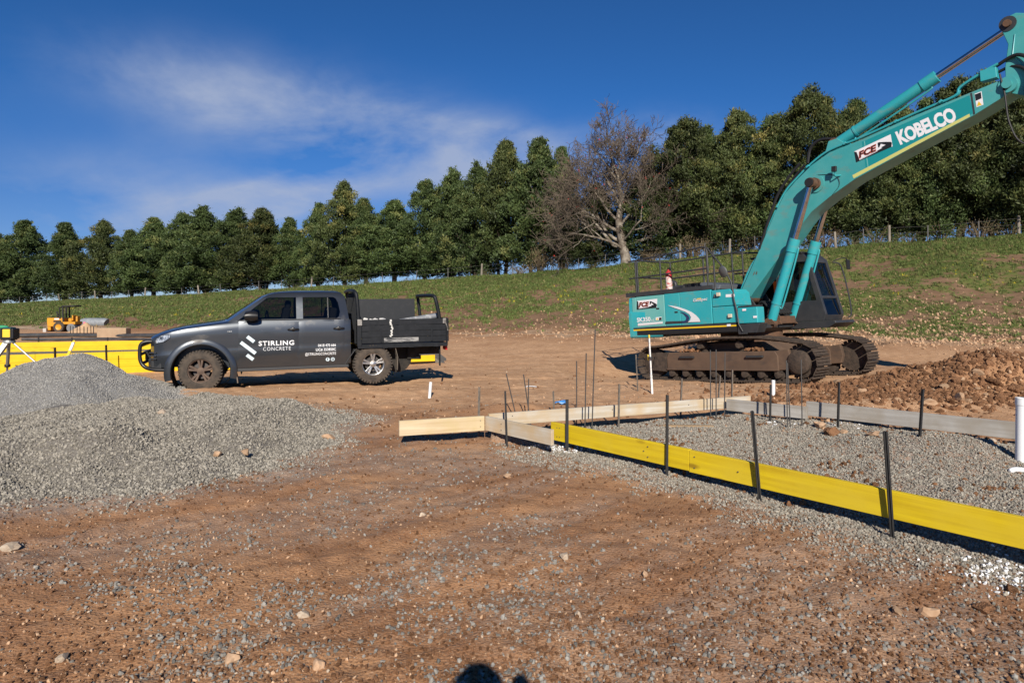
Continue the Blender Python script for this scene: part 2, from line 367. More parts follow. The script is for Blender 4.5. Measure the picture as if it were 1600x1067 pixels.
def masks(X, Y):
    q = Y+.5*X; s = (q-34)/23
    n = fbm(X/3.0, Y/3.0, 4, 31); n2 = fbm(X/.8, Y/.8, 3, 41)
    right = sst(2, 13, X)
    bias = np.interp(s, [-.1, .02, .12, .3, .55, .72, .82, 1.0, 1.3], [-.6, -.3, .10, .17, .19, .26, .5, .7, .7])-right*.10*sst(.05, .15, s)*sst(.60, .35, s)
    bias = bias+.42*sst(12.5, 16, X)*sst(-.12, -.03, s)*sst(.16, .05, s)
    bias = bias-.16*sst(.45, .08, s)*sst(-26, -18, X)*sst(12, 4, X)
    bias = bias-.25*sst(-12, -22, X)*sst(.45, .52, s)*sst(.84, .7, s)
    grass = np.clip((n*.55+n2*.45-.5)*3.2+.30+bias*1.15, 0, 1)*(q > 30); grass = np.maximum(grass, .14*sst(32.5, 36, q))
    ins = in_poly(X, Y, PAD_POLY); d = dist_seg(X, Y, YL0, YLE)
    g = np.where(ins, .85-.85*sst(.38, .28, fbm(X*1.1, Y*1.1, 3, 77)+.10)*sst(7.4, 8.8, Y+.25*X), 0)
    g = np.maximum(g, sst(.55, .1, d+.25*(fbm(X*3, Y*3, 3, 9)-.5))*(X > .1)*(Y < 8)*.9)
    fg = sst(.50, .68, fbm((X*.75+Y*.66)*.35, (Y*.75-X*.66)*1.5, 4, 61))*sst(9.5, 7.5, Y)*.32
    g = np.maximum(g, fg)
    g = np.maximum(g, .42*sst(1.35, .6, np.hypot((X+.2)/2.2, (Y-7.0)/.6)))
    g = np.maximum(g, .8*sst(-.75, .1, np.min([dist_seg(X, Y, POLY_B[i], POLY_B[(i+1) % len(POLY_B)]) for i in range(len(POLY_B))], 0)*np.where(in_poly(X, Y, POLY_B), 1, -1)+(fbm(X*1.6, Y*1.6, 3, 96)-.5)*.9))
    tan = sst(8.6, 11.5, Y+.12*X)*sst(33, 27, q)*(1-.85*sst(1.25, .8, np.hypot((X-9.5)/4.2, (Y-12.0)/1.7)))
    sand = sst(-24, -32, X)*sst(29, 32, q)*sst(37, 34.5, q)+.75*sst(-12, -4, X)*sst(29.5, 32.5, q)*sst(37, 34, q)*sst(.42, .55, n2)
    return grass, g, tan, np.clip(sand, 0, 1)
MG, MGR, MT, MS = masks(GX, GY)
for nm, arr in (('grass', MG), ('gravel', MGR), ('tan', MT), ('sand', MS)):
    a = me.attributes.new(nm, 'FLOAT', 'POINT'); a.data.foreach_set('value', arr.astype(np.float32).ravel())
gm = bpy.data.materials.new('dirt_ground'); gm.use_nodes = True; T_ = gm.node_tree; B_ = T_.nodes['Principled BSDF']; nw = T_.nodes.new; lk = T_.links.new
tcn = nw('ShaderNodeTexCoord')
def gnoise(scale, detail=6, rough=.6):
    n = nw('ShaderNodeTexNoise'); n.inputs['Scale'].default_value = scale; n.inputs['Detail'].default_value = detail; n.inputs['Roughness'].default_value = rough; lk(tcn.outputs['Object'], n.inputs[0]); return n.outputs[0]
def gramp(f, lo, hi, tmin=0, tmax=1):
    r = nw('ShaderNodeMapRange'); r.inputs['From Min'].default_value = lo; r.inputs['From Max'].default_value = hi; r.inputs['To Min'].default_value = tmin; r.inputs['To Max'].default_value = tmax; lk(f, r.inputs[0]); return r.outputs[0]
def gmix(f, a, b):
    x = nw('ShaderNodeMix'); x.data_type = 'RGBA'
    if isinstance(f, float): x.inputs['Factor'].default_value = f
    else: lk(f, x.inputs['Factor'])
    for k, v in (('A', a), ('B', b)):
        if isinstance(v, tuple): x.inputs[k].default_value = (*v, 1)
        else: lk(v, x.inputs[k])
    return x.outputs['Result']
def gattr(n): a = nw('ShaderNodeAttribute'); a.attribute_name = n; return a.outputs['Fac']
def gmath(op, a, b):
    n = nw('ShaderNodeMath'); n.operation = op; n.use_clamp = True
    for i, v in enumerate((a, b)):
        if isinstance(v, float): n.inputs[i].default_value = v
        else: lk(v, n.inputs[i])
    return n.outputs[0]
c0 = gmix(gramp(gnoise(.9, 8, .65), .36, .64), (.275, .132, .062), (.44, .238, .118))
c0 = gmix(gramp(gnoise(6, 6, .7), .48, .78, 0, .40), c0, (.21, .10, .055))
c0 = gmix(gramp(gnoise(38, 4, .7), .57, .74, 0, .55), c0, (.50, .35, .24))
c0 = gmix(gramp(gnoise(70, 3, .7), .60, .72, 0, .35), c0, (.15, .08, .05))
c0 = gmix(gmath('MULTIPLY', gattr('tan'), gramp(gnoise(.7, 6), .3, .6, .45, 1.0)), c0, gmix(gramp(gnoise(5, 7, .7), .35, .7), (.45, .255, .135), (.70, .45, .265)))
vor = nw('ShaderNodeTexVoronoi'); vor.inputs['Scale'].default_value = 55; lk(tcn.outputs['Object'], vor.inputs[0])
grv = gmix(gramp(vor.outputs['Color'], .2, .9), (.20, .185, .165), (.42, .39, .345))
c0 = gmix(gmath('MULTIPLY', gattr('gravel'), gramp(gnoise(9, 5, .7), .30, .58, .25, 1.0)), c0, grv)
c0 = gmix(gattr('sand'), c0, gmix(gramp(gnoise(1.5, 6), .35, .65), (.36, .24, .15), (.60, .46, .31)))
gr = gmix(gramp(gnoise(.55, 6), .3, .7), (.095, .125, .030), (.150, .165, .048))
gr = gmix(gramp(gnoise(3.3, 5), .45, .75, 0, .7), gr, (.17, .125, .06))
soil = gmix(gramp(gnoise(1.3, 7, .7), .3, .7), (.125, .074, .044), (.26, .165, .10))
q_at = gattr('grass')
c0 = gmix(gmath('MULTIPLY', gramp(q_at, 0.0, .15), 1.0), c0, soil)
c0 = gmix(gramp(gmath('MULTIPLY', q_at, gramp(gnoise(2.4, 8, .75), .30, .62, .2, 1.25)), .25, .55), c0, gr)
lk(c0, B_.inputs['Base Color']); B_.inputs['Roughness'].default_value = .95; B_.inputs['Specular IOR Level'].default_value = .15
c0 = gmix(gmath('MULTIPLY', gramp(gnoise(170, 2, .5), .56, .68, 0, .5), gramp(q_at, .05, .0)), c0, (.56, .40, .27))
c0 = gmix(gmath('MULTIPLY', gramp(gnoise(140, 2, .5), .57, .68, 0, .55), gramp(q_at, .05, .0)), c0, (.13, .072, .045))
lk(c0, B_.inputs['Base Color'])
bp1 = nw('ShaderNodeBump'); bp1.inputs['Strength'].default_value = .32; bp1.inputs['Distance'].default_value = .03; lk(gnoise(30, 7, .7), bp1.inputs['Height'])
bp2 = nw('ShaderNodeBump'); bp2.inputs['Strength'].default_value = .45; bp2.inputs['Distance'].default_value = .012; lk(vor.outputs['Distance'], bp2.inputs['Height']); lk(bp1.outputs[0], bp2.inputs['Normal'])
lk(bp2.outputs[0], B_.inputs['Normal'])
ground = link('ground', me, gm); tag(ground, kind='structure')

# ------------------------------------------------------------------ gravel heaps
M_fine = mat('fine_blue_gravel', (.29, .285, .275), .9, noise=(60, (.16, .157, .15), .35, .7), bump=(90, .9, .02))
M_coarse = mat('coarse_gravel_bed', (.25, .23, .20), .92, noise=(40, (.14, .125, .105), .35, .65), bump=(60, 1.0, .03))
def pileA(X, Y):
    a = np.hypot((X-PILE_A[0])*np.where(X > PILE_A[0], 1.0+.50*sst(.9, 2.2, X-PILE_A[0]), .92), Y-PILE_A[1]); n = fbm(X*1.1, Y*1.1, 3, 90)
    h = .86*np.exp(-((a*(.74+.52*n))/1.34)**1.5)
    h = h*(1-.85*sst(10.9, 11.6, Y)*sst(-6.7, -5.8, X))
    h = h-.10*np.exp(-(((X+5.75)/.24)**2+((Y-10.15)/.16)**2)**2)*(h > .05)
    return h+((fbm(X*5, Y*5, 3, 91)-.5)*.06+(fbm(X*1.7, Y*1.7, 2, 92)-.5)*.12)*sst(0, .25, h)-.035
def sdB(X, Y): return np.min([dist_seg(X, Y, POLY_B[i], POLY_B[(i+1) % len(POLY_B)]) for i in range(len(POLY_B))], 0)*np.where(in_poly(X, Y, POLY_B), 1, -1)+(fbm(X*1.3, Y*1.3, 4, 95)-.5)*1.1
def pileB(X, Y):
    e = 1-(sdB(X, Y)+.08)/1.6
    lump = fbm(X*.9, Y*.9, 3, 97)
    h = .27*sst(1.0, .25, e)*(.55+.9*lump)*(1-.8*sst(.0, .22, pileA(X, Y)))+.035*sst(1.0, .96, e)
    h = h+.10*np.exp(-(((X+3.95)/.35)**2+((Y-6.75)/.28)**2))*sst(1.0, .85, e)-.06*np.exp(-(((X+3.5)/.2)**2+((Y-6.9)/.25)**2))
    return h+(fbm(X*4, Y*4, 3, 98)-.5)*.07*sst(1.0, .8, e)-.035
def heap(name, cx, cy, rx, ry, fn, m, n=150):
    xs = np.linspace(cx-rx, cx+rx, n); ys = np.linspace(cy-ry, cy+ry, n); X, Y = np.meshgrid(xs, ys); h = fn(X, Y); Z = height(X, Y, False)+h
    keep = (h > -.034); ix = np.arange(n-1)[:, None]*n+np.arange(n-1)[None, :]
    k4 = (keep[:-1, :-1] | keep[1:, :-1] | keep[:-1, 1:] | keep[1:, 1:]).ravel()
    fc = np.stack([ix, ix+1, ix+n+1, ix+n], -1).reshape(-1, 4)[k4]
    used = np.unique(fc); remap = -np.ones(n*n, int); remap[used] = np.arange(len(used))
    m_ = bpy.data.meshes.new(name); m_.from_pydata(np.stack([X, Y, Z], -1).reshape(-1, 3)[used].tolist(), [], remap[fc].tolist())
    m_.polygons.foreach_set('use_smooth', [True]*len(m_.polygons)); return link(name, m_, m)
heapA = heap('gravel_pile', PILE_A[0], PILE_A[1], 3.4, 3.2, pileA, M_fine)
tag(heapA, 'tall pointed pile of fine blue grey gravel in front of the black truck', 'gravel pile')
heapB = heap('gravel_heap', PILE_B[0], PILE_B[1], 4.3, 3.9, pileB, M_coarse, 180)
tag(heapB, 'low wide spread of coarse grey gravel in the left foreground', 'gravel pile')

# ------------------------------------------------------------------ loose stones (stuff)
S_grey = mat('grey_stone', (.325, .297, .245), .95, spec=.1, rnd=.42, noise=(1.2, (.20, .187, .165), .35, .7))
S_grey2 = mat('slate_stone', (.255, .242, .215), .95, spec=.1, rnd=.45, noise=(1.2, (.17, .16, .145), .35, .7))
S_blue = mat('blue_grey_chip', (.295, .285, .265), .95, spec=.1, rnd=.4)
S_tan = mat('tan_stone', (.45, .305, .195), .95, spec=.1, rnd=.35, noise=(1.3, (.34, .21, .125), .4, .7))
S_brown = mat('dirt_clod', (.285, .150, .080), .97, spec=.1, rnd=.35, noise=(2.0, (.19, .098, .052), .35, .7), bump=(6, .6, .1))
S_pale = mat('pale_stone', (.50, .41, .31), .9, rnd=.25, noise=(1.5, (.36, .26, .18), .4, .7))
S_white = mat('white_crumb', (.74, .75, .76), .9, rnd=.2)
C_grey = proto_set('grey_stone', [stone_mesh('grey_stone', i, S_grey) for i in range(6)])
C_grey2 = proto_set('slate_stone', [stone_mesh('slate_stone', i+10, S_grey2) for i in range(6)])
C_blue = proto_set('blue_chip', [stone_mesh('blue_chip', 20+i, S_blue) for i in range(4)])
C_tan = proto_set('tan_stone', [stone_mesh('tan_stone', 40+i, S_tan) for i in range(5)])
C_brown = proto_set('dirt_clod', [stone_mesh('dirt_clod', 60+i, S_brown, 2, .7, .6) for i in range(5)])
C_pale = proto_set('pale_stone', [stone_mesh('pale_stone', 80+i, S_pale) for i in range(4)])
C_white = proto_set('white_crumb', [stone_mesh('white_crumb', 90+i, S_white, 1, .6, .9) for i in range(5)])
def rrot(n): return RNG.uniform(0, 2*math.pi, (n, 3))
def rsize(n, lo, hi, p=2.5): return lo+(hi-lo)*RNG.random(n)**p
def view_points(n, y0, y1, x0=-1e9, x1=1e9, w=.92):
    """points over the ground in the view wedge, denser nearby"""
    Y = 1/RNG.uniform(1/y1, 1/y0, n); t = RNG.uniform(-w, w, n); X = t*Y; k = (X > x0) & (X < x1); return X[k], Y[k]
def lay(name, X, Y, r, coll, sink=.25, hfn=None, parent=None, label=None):
    Z = height(X, Y) if hfn is None else hfn(X, Y)
    o = scatter(name, np.stack([X, Y, Z+r*(.55-sink)], -1), r, rrot(len(X)), coll, parent=parent); tag(o, kind='stuff')
    if label: tag(o, label)
    return o
def outside_heaps(X, Y): return (pileB(X, Y) < -.03) & (pileA(X, Y) < -.01)
# stones over the heaps
n = 190000; X = RNG.uniform(-9.2, -1.6, n); Y = RNG.uniform(4.8, 11.6, n); k = ((pileB(X, Y) > -.030) | (RNG.random(n) < .30*sst(-.55, .05, sdB(X, Y)))) & (np.abs(X/Y) < 1.05) & (pileA(X, Y) < .02); X, Y = X[k], Y[k]
lay('coarse_stone', X, Y, rsize(len(X), .006, .021, 1.7), C_grey, .2, lambda a, b: np.maximum(height(a, b, False)+pileB(a, b), height(a, b)), parent=heapB)
n = 90000; X = RNG.uniform(-9.6, -4.2, n); Y = RNG.uniform(8.4, 12.6, n); k = (pileA(X, Y) > -.02) & (np.abs(X/Y) < 1.0); X, Y = X[k], Y[k]
lay('fine_chip', X, Y, rsize(len(X), .005, .013, 1.5), C_blue, .2, lambda a, b: height(a, b, False)+pileA(a, b), parent=heapA)
# gravel bed in the formwork and the spill along the yellow boards
n = 250000; X = RNG.uniform(-.4, 8.4, n); Y = RNG.uniform(3.0, 9.6, n); _, g_, _, _ = masks(X, Y)
d_ = dist_seg(X, Y, YL0, YLE); ins = in_poly(X, Y, PAD_POLY); k = ((ins & (RNG.random(n) < g_*.95)) | ((~ins) & (d_ < .7) & (RNG.random(n) < g_*.9))) & (np.abs(X/Y) < 1.2); X, Y = X[k], Y[k]
lay('gravel_bed', X, Y, rsize(len(X), .006, .0165, 1.6), C_grey, .15, label='loose grey gravel filling the timber formwork and spilling under the yellow boards')
n = 9000; X = RNG.uniform(-.2, 6.5, n); Y = RNG.uniform(4.6, 9.4, n); k = in_poly(X, Y, PAD_POLY) & (np.abs(X/Y) < .8) & (RNG.random(n) < sst(.45, .72, fbm(X*1.2, Y*1.2, 3, 171)+.22*sst(1.4, .2, 9.4-.25*X-Y+1.0)))
X, Y = X[k], Y[k]; lay('bed_clods', X, Y, rsize(len(X), .005, .035, 3.2), C_brown, .1, label='red brown clods lying on the gravel bed')
# thin scatter over the dirt
X, Y = view_points(75000, 2.3, 12); _, g_, _, _ = masks(X, Y); cl_ = fbm(X*.9, Y*.9, 4, 120)
k = (RNG.random(len(X)) < np.clip(.015+g_*.9+(sst(.47, .66, cl_)*sst(.3, .7, fbm(X*3.1, Y*3.1, 2, 122)))*.85, .012, 1)) & outside_heaps(X, Y) & ~in_poly(X, Y, PAD_POLY); X, Y = X[k], Y[k]
lay('gravel_scatter', X, Y, rsize(len(X), .003, .019, 2.8), C_grey2, .45, label='scattered grey gravel over the red brown dirt')
X, Y = view_points(95000, 2.3, 24); k = outside_heaps(X, Y) & (RNG.random(len(X)) < (.25+1.2*fbm(X*.8, Y*.8, 3, 130)**2)*(1-.85*sst(8.5, 11.5, Y))); X, Y = X[k], Y[k]
lay('clod_scatter', X, Y, rsize(len(X), .0025, .021, 4.4)*np.clip(Y/7, .7, 1.7), C_brown, .2, label='small clods of red brown dirt strewn over the ground')
X, Y = view_points(22000, 2.3, 26); k = outside_heaps(X, Y) & (RNG.random(len(X)) < .2+1.6*fbm(X*.6, Y*.6, 3, 140)**2); X, Y = X[k], Y[k]
lay('tan_scatter', X, Y, rsize(len(X), .0025, .019, 4.0)*np.clip(Y/7, .7, 1.7), C_tan, .2, label='small tan stones strewn over the ground')
X, Y = view_points(900, 2.3, 20); k = outside_heaps(X, Y); X, Y = X[k], Y[k]
lay('pale_scatter', X, Y, rsize(len(X), .003, .016, 3)*np.clip(Y/7, .8, 1.6), C_pale, .2, label='tiny pale chips strewn over the ground')
# white crumbs at both ends of the yellow boards and along the back boards
X = np.concatenate([RNG.normal(.62, .16, 260), RNG.normal(3.22, .22, 620), RNG.uniform(3.2, 4.4, 110)]); Y = np.concatenate([RNG.normal(7.55, .12, 260), RNG.normal(4.22, .15, 620), RNG.normal(8.55, .1, 110)])
lay('white_crumbs', X, Y, rsize(len(X), .004, .020, 2.0), C_white, .1, label='white crumbled material on the gravel beside the boards')
# heap of diggings on the right, stony foot of the bank
def blobpts(n, cx, cy, sx, sy): return RNG.normal(cx, sx, n), RNG.normal(cy, sy, n)
X, Y = blobpts(11000, 8.3, 12.0, 1.9, .8); X2, Y2 = blobpts(6000, 11.2, 12.3, 1.8, .9); X3, Y3 = blobpts(3500, 6.0, 10.8, 1.3, .5); X = np.concatenate([X, X2, X3]); Y = np.concatenate([Y, Y2, Y3])
lay('digging_clods', X, Y, rsize(len(X), .006, .072, 7.0), C_brown, .4, label='rough clods on the heap of excavated dirt at right')
X4 = RNG.uniform(4.8, 13, 14000); Y4 = RNG.uniform(10.2, 13.8, 14000); k = (np.abs(X4/Y4) < .8) & (RNG.random(14000) < sst(1.15, .7, np.hypot((X4-9)/4.4, (Y4-12)/1.8))); lay('digging_fines', X4[k], Y4[k], rsize(int(k.sum()), .005, .035, 3.5), C_brown, .3, label='finer crumbs between the clods of the dirt heap at right')
lay('digging_stones', X[::22]+.05, Y[::22]+.04, rsize(len(X[::22]), .010, .05, 3.5), C_tan, .2, label='tan stones on the heap of excavated dirt at right')
n = 22000; X = RNG.uniform(-6, 40, n); q_ = 32.6+RNG.normal(0, 1, n)*1.9+RNG.random(n)**3*9; Y = q_-.5*X; k = (np.abs(X/Y) < .80) & (Y > 14) & (RNG.random(n) < np.clip(.15+X/16, .15, 1)); X, Y = X[k], Y[k]
lay('bank_rubble', X, Y, rsize(len(X), .015, .085, 3.2), C_tan, .2, label='band of tan rubble along the foot of the grassy bank')
n = 2400; X = RNG.uniform(-40, 34, n); q_ = RNG.uniform(31, 55, n); Y = q_-.5*X; k = (np.abs(X/Y) < .80) & (RNG.random(n) < np.clip(.35+X/40, .12, 1)*np.clip((56-q_)/20, .1, 1)); X, Y = X[k], Y[k]
lay('bank_stones', X, Y, rsize(len(X), .015, .075, 3.4), C_tan, .1, label='pale stones scattered over the grassy bank')
# grass on the bank
def tuft(seed, m, nb=14, h=.26, sp=.16):
    rn = random.Random(seed); b = MB()
    for i in range(nb):
        a = rn.uniform(0, 6.28); r_ = rn.uniform(0, sp); l = rn.uniform(.3, .95); hh = h*rn.uniform(.5, 1.15); wd = .018*rn.uniform(.7, 1.5)
        p = Vector((r_*math.cos(a), r_*math.sin(a), -.02)); t = p+Vector((math.cos(a)*l*hh, math.sin(a)*l*hh, hh)); sd = Vector((-math.sin(a), math.cos(a), 0))*wd; md = p.lerp(t, .55)+Vector((0, 0, hh*.12))
        b.add([p-sd, p+sd, md+sd*.8, t, md-sd*.8], [(0, 1, 2, 4), (4, 2, 3)])
    m_ = b.mesh('grass_tuft', fix=False); m_.materials.append(m); return m_
G_a = mat('green_grass', (.110, .158, .036), .8, rnd=.25); G_b = mat('olive_grass', (.155, .165, .052), .85, rnd=.25); G_c = mat('dry_weed', (.26, .19, .095), .9, rnd=.3); G_y = mat('yellow_flower', (.62, .50, .02), .7)
C_tuft = proto_set('grass_tuft', [tuft(1, G_a), tuft(2, G_a), tuft(3, G_b), tuft(4, G_b), tuft(5, G_c, 10), tuft(6, G_y, 5, .3, .12)])
n = 330000; X = RNG.uniform(-78, 36, n); q_ = RNG.uniform(31, 66, n); Y = q_-.5*X; k = (np.abs(X/Y) < .80) & (Y > 15); X, Y, q_ = X[k], Y[k], q_[k]
MGp = masks(X, Y)[0]; k = RNG.random(len(X)) < MGp**1.3*.8; X, Y, q_ = X[k], Y[k], q_[k]
ix = np.where(RNG.random(len(X)) < .07, 4, RNG.choice([0, 1, 2, 3], len(X), p=[.33, .33, .17, .17])); yf = (RNG.random(len(X)) < .055*sst(.52, .66, fbm(X/5, Y/5, 3, 55))); ix = np.where(yf, 5, ix)
go = scatter('bank_grass', np.stack([X, Y, height(X, Y)], -1), rsize(len(X), .30, .80, 1.3)*np.clip(Y/45, .7, 1.5), np.stack([RNG.normal(0, .1, len(X)), RNG.normal(0, .1, len(X)), RNG.uniform(0, 6.28, len(X))], -1), C_tuft, ix)
tag(go, 'short green grass and weeds covering the bank', kind='stuff')
# ------------------------------------------------------------------ trees
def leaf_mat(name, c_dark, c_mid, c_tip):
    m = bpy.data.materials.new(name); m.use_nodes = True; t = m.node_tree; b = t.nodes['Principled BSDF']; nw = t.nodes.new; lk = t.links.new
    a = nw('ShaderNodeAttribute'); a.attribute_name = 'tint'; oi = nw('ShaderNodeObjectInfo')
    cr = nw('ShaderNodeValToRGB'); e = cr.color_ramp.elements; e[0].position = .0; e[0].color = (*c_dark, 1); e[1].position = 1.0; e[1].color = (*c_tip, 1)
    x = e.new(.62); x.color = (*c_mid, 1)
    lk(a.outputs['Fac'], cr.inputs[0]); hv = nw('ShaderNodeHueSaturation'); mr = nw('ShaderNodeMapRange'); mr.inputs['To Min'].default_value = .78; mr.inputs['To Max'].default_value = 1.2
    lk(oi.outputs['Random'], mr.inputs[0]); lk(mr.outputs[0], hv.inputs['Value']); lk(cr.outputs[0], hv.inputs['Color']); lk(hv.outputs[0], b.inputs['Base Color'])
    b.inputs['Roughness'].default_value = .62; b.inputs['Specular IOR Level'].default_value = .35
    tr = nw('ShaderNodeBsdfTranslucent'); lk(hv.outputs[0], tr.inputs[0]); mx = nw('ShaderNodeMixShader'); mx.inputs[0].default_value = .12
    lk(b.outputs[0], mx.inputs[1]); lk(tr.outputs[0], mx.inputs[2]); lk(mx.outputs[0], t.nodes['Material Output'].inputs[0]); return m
LEAF_A = leaf_mat('cypress_foliage', (.024, .042, .013), (.088, .130, .040), (.20, .21, .068))
LEAF_B = leaf_mat('olive_cypress_foliage', (.024, .038, .012), (.088, .112, .034), (.23, .20, .060))
BARK_D = mat('dark_bark', (.085, .060, .043), .95, noise=(3, (.045, .032, .024), .35, .7), bump=(14, .8, .05))
BARK_P = mat('pale_bark', (.30, .265, .215), .9, noise=(2.2, (.11, .085, .062), .38, .58), bump=(12, .6, .04))
TWIG = mat('brown_twig', (.105, .082, .060), .95, rnd=.2)
BRUSH = mat('dry_brush', (.15, .11, .065), .95, rnd=.3)
RED = mat('red_blossom', (.55, .03, .02), .6)
def np_mesh(name, V, Q, m, tint=None):
    V = np.asarray(V, np.float32).reshape(-1, 3); k = Q.shape[1]
    me = bpy.data.meshes.new(name); me.vertices.add(len(V)); me.vertices.foreach_set('co', V.ravel()); me.loops.add(Q.size)
    me.loops.foreach_set('vertex_index', Q.astype(np.int32).ravel()); me.polygons.add(len(Q)); me.polygons.foreach_set('loop_start', np.arange(0, Q.size, k, dtype=np.int32)); me.update(calc_edges=True)
    if tint is not None: a = me.attributes.new('tint', 'FLOAT', 'FACE'); a.data.foreach_set('value', tint.astype(np.float32))
    me.materials.append(m); return me
def sprays(C, D, S, T, nb, rg, L0=.36, wd=.30):
    """leaf sprays: at each clump centre C, nb diamond blades fanning about the outward direction D, size S, tint T"""
    n = len(C); i = np.repeat(np.arange(n), nb); m = len(i)
    off = rg.normal(0, 1, (m, 3))*S[i, None]*.50; d = D[i]+rg.normal(0, .55, (m, 3)); d /= np.linalg.norm(d, axis=1, keepdims=True)+1e-9
    l = L0*S[i]*rg.uniform(.6, 1.35, m)/.5; sd = np.cross(d, rg.normal(0, 1, (m, 3))); sd /= np.linalg.norm(sd, axis=1, keepdims=True)+1e-9
    p = C[i]+off; w_ = (wd*l*rg.uniform(.7, 1.2, m))[:, None]
    a = p-d*(l*.5)[:, None]; b = p+d*(l*.5)[:, None]; mid = p-d*(l*.08)[:, None]
    V = np.stack([a, mid-sd*w_, b, mid+sd*w_], 1).reshape(-1, 3); Q = np.arange(m*4).reshape(-1, 4)
    return V, Q, np.clip(T[i]+rg.normal(0, .09, m), 0, 1)
def cypress(seed, Ht=12.0, Rd=2.7, clear=.10, tops=1, leaf=LEAF_A, nclump=1500, loose=0.0, wide=.33):
    rg = np.random.default_rng(seed); C = []; D = []; S = []; T = []
    # a billowy envelope: big clumps over a tapering crown, each set with sprays on its outer side, plus dark inner sprays
    zb = Ht*clear; ph = rg.uniform(0, 6.28, 4)
    gf = [0, .08, .22, .38, .55, .72, .86, .95, 1.0]; gv = [.70, .88, .98, .98, .80, .52, .26, .11, .01]
    if wide > .4: gv = [.55, .70, .88, .98, .94, .68, .36, .16, .02]
    apex = [(0.0, 0.0, 1.0)]+[(Rd*.42*math.cos(a_), Rd*.42*math.sin(a_), rg.uniform(.80, .95)) for a_ in rg.uniform(0, 6.28, tops)]
    nb_ = nclump//9
    for k in range(nb_):
        ox, oy, hh = apex[0] if rg.random() < .66 else apex[rg.integers(0, len(apex))]
        f = rg.random()**.92; g = float(np.interp(f, gf, gv)); a = rg.uniform(0, 6.28)
        E_ = Rd*g*(1+.15*math.sin(2*a+ph[0]+f*3)+.12*math.sin(3*a+ph[1]-f*5)+.10*math.sin(9*f+a+ph[2]))*(1 if ox == 0 and oy == 0 else .62)
        rr = E_*(rg.uniform(.60, .98) if rg.random() > .14 else rg.uniform(1.0, 1.16))*(1+loose*rg.normal())
        c = np.array([ox*min(1, (1-f)*1.6+.2)+rr*math.cos(a), oy*min(1, (1-f)*1.6+.2)+rr*math.sin(a), zb+(Ht*hh-zb)*f]); cr = Rd*rg.uniform(.13, .30)*(1-.66*f); tb = .40+.13*rg.normal()+(.30 if rg.random() < .07 else 0)
        for j in range(9):
            d = rg.normal(0, 1, 3)+np.array([math.cos(a)*.9, math.sin(a)*.9, .75]); d /= np.linalg.norm(d)
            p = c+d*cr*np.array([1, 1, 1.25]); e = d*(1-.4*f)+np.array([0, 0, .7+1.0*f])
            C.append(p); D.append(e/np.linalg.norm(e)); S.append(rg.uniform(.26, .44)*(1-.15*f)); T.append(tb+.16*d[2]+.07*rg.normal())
    for k in range(26):          # upright leaders that break the outline
        ox, oy, hh = apex[rg.integers(0, len(apex))]; f = rg.uniform(.62, 1.0); g = float(np.interp(f, gf, gv)); a = rg.uniform(0, 6.28); rr = Rd*g*rg.uniform(.3, 1.05)
        for j in range(4): C.append(np.array([ox*.6*(1-f)+rr*math.cos(a), oy*.6*(1-f)+rr*math.sin(a), zb+(Ht*hh-zb)*f+.22*j])); D.append(np.array([math.cos(a)*.25, math.sin(a)*.25, 1.0])); S.append(.27-.05*j); T.append(.45+.1*rg.normal())
    for k in range(nclump//5):
        f = rg.random(); g = float(np.interp(f, gf, gv)); a = rg.uniform(0, 6.28); rr = Rd*g*.62*rg.random()**.5
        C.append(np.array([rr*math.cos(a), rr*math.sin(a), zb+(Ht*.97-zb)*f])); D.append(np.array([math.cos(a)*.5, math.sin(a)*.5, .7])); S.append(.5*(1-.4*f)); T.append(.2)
    C, D, S, T = map(np.array, (C, D, S, T))
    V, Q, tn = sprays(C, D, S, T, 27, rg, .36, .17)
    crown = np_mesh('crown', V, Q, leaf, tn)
    b = MB(); rn = random.Random(seed)
    ns = rn.choice([1, 2, 3])
    for k in range(ns):
        x, y = (rn.uniform(-.35, .35), rn.uniform(-.35, .35)) if ns > 1 else (0, 0)
        b.tube([(x, y, -.6), (x*1.1, y*1.1, .3), (x*1.8+rn.uniform(-.1, .1), y*1.8, Ht*.25), (x*1.3, y*1.3, Ht*.55), (0, 0, Ht*.85)], [.27/ns**.5, .22/ns**.5, .17/ns**.5, .10, .03], 7)
    for k in range(16):      # bare low limbs
        a = rn.uniform(0, 6.28); z = rn.uniform(.4, Ht*.26); l = Rd*rn.uniform(.4, .85)
        p = [Vector((0, 0, z)), Vector((math.cos(a)*l*.4, math.sin(a)*l*.4, z+l*.25)), Vector((math.cos(a+.2)*l, math.sin(a+.2)*l, z+l*rn.uniform(.3, .95)))]
        b.tube(p, [.05, .035, .012], 5)
        for _ in range(3):
            q = p[1].lerp(p[2], rn.random()); b.tube([q, q+Vector((rn.uniform(-.5, .5), rn.uniform(-.5, .5), rn.uniform(.05, .7)))], [.016, .006], 4)
    tr = b.mesh('trunk', 60); tr.materials.append(BARK_D); return crown, tr
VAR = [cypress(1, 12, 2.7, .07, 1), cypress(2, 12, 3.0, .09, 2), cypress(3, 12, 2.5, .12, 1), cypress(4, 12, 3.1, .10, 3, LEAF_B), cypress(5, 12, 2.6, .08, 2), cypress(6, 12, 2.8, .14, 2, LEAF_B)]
BIG = [cypress(11, 13, 3.3, .10, 2, LEAF_B, 1800, .10, .45), cypress(12, 13, 3.0, .08, 1, LEAF_A, 1800, .08, .4), cypress(13, 13, 3.5, .12, 3, LEAF_B, 1900, .12, .5), cypress(14, 13, 3.2, .09, 2, LEAF_A, 1800, .10, .45)]
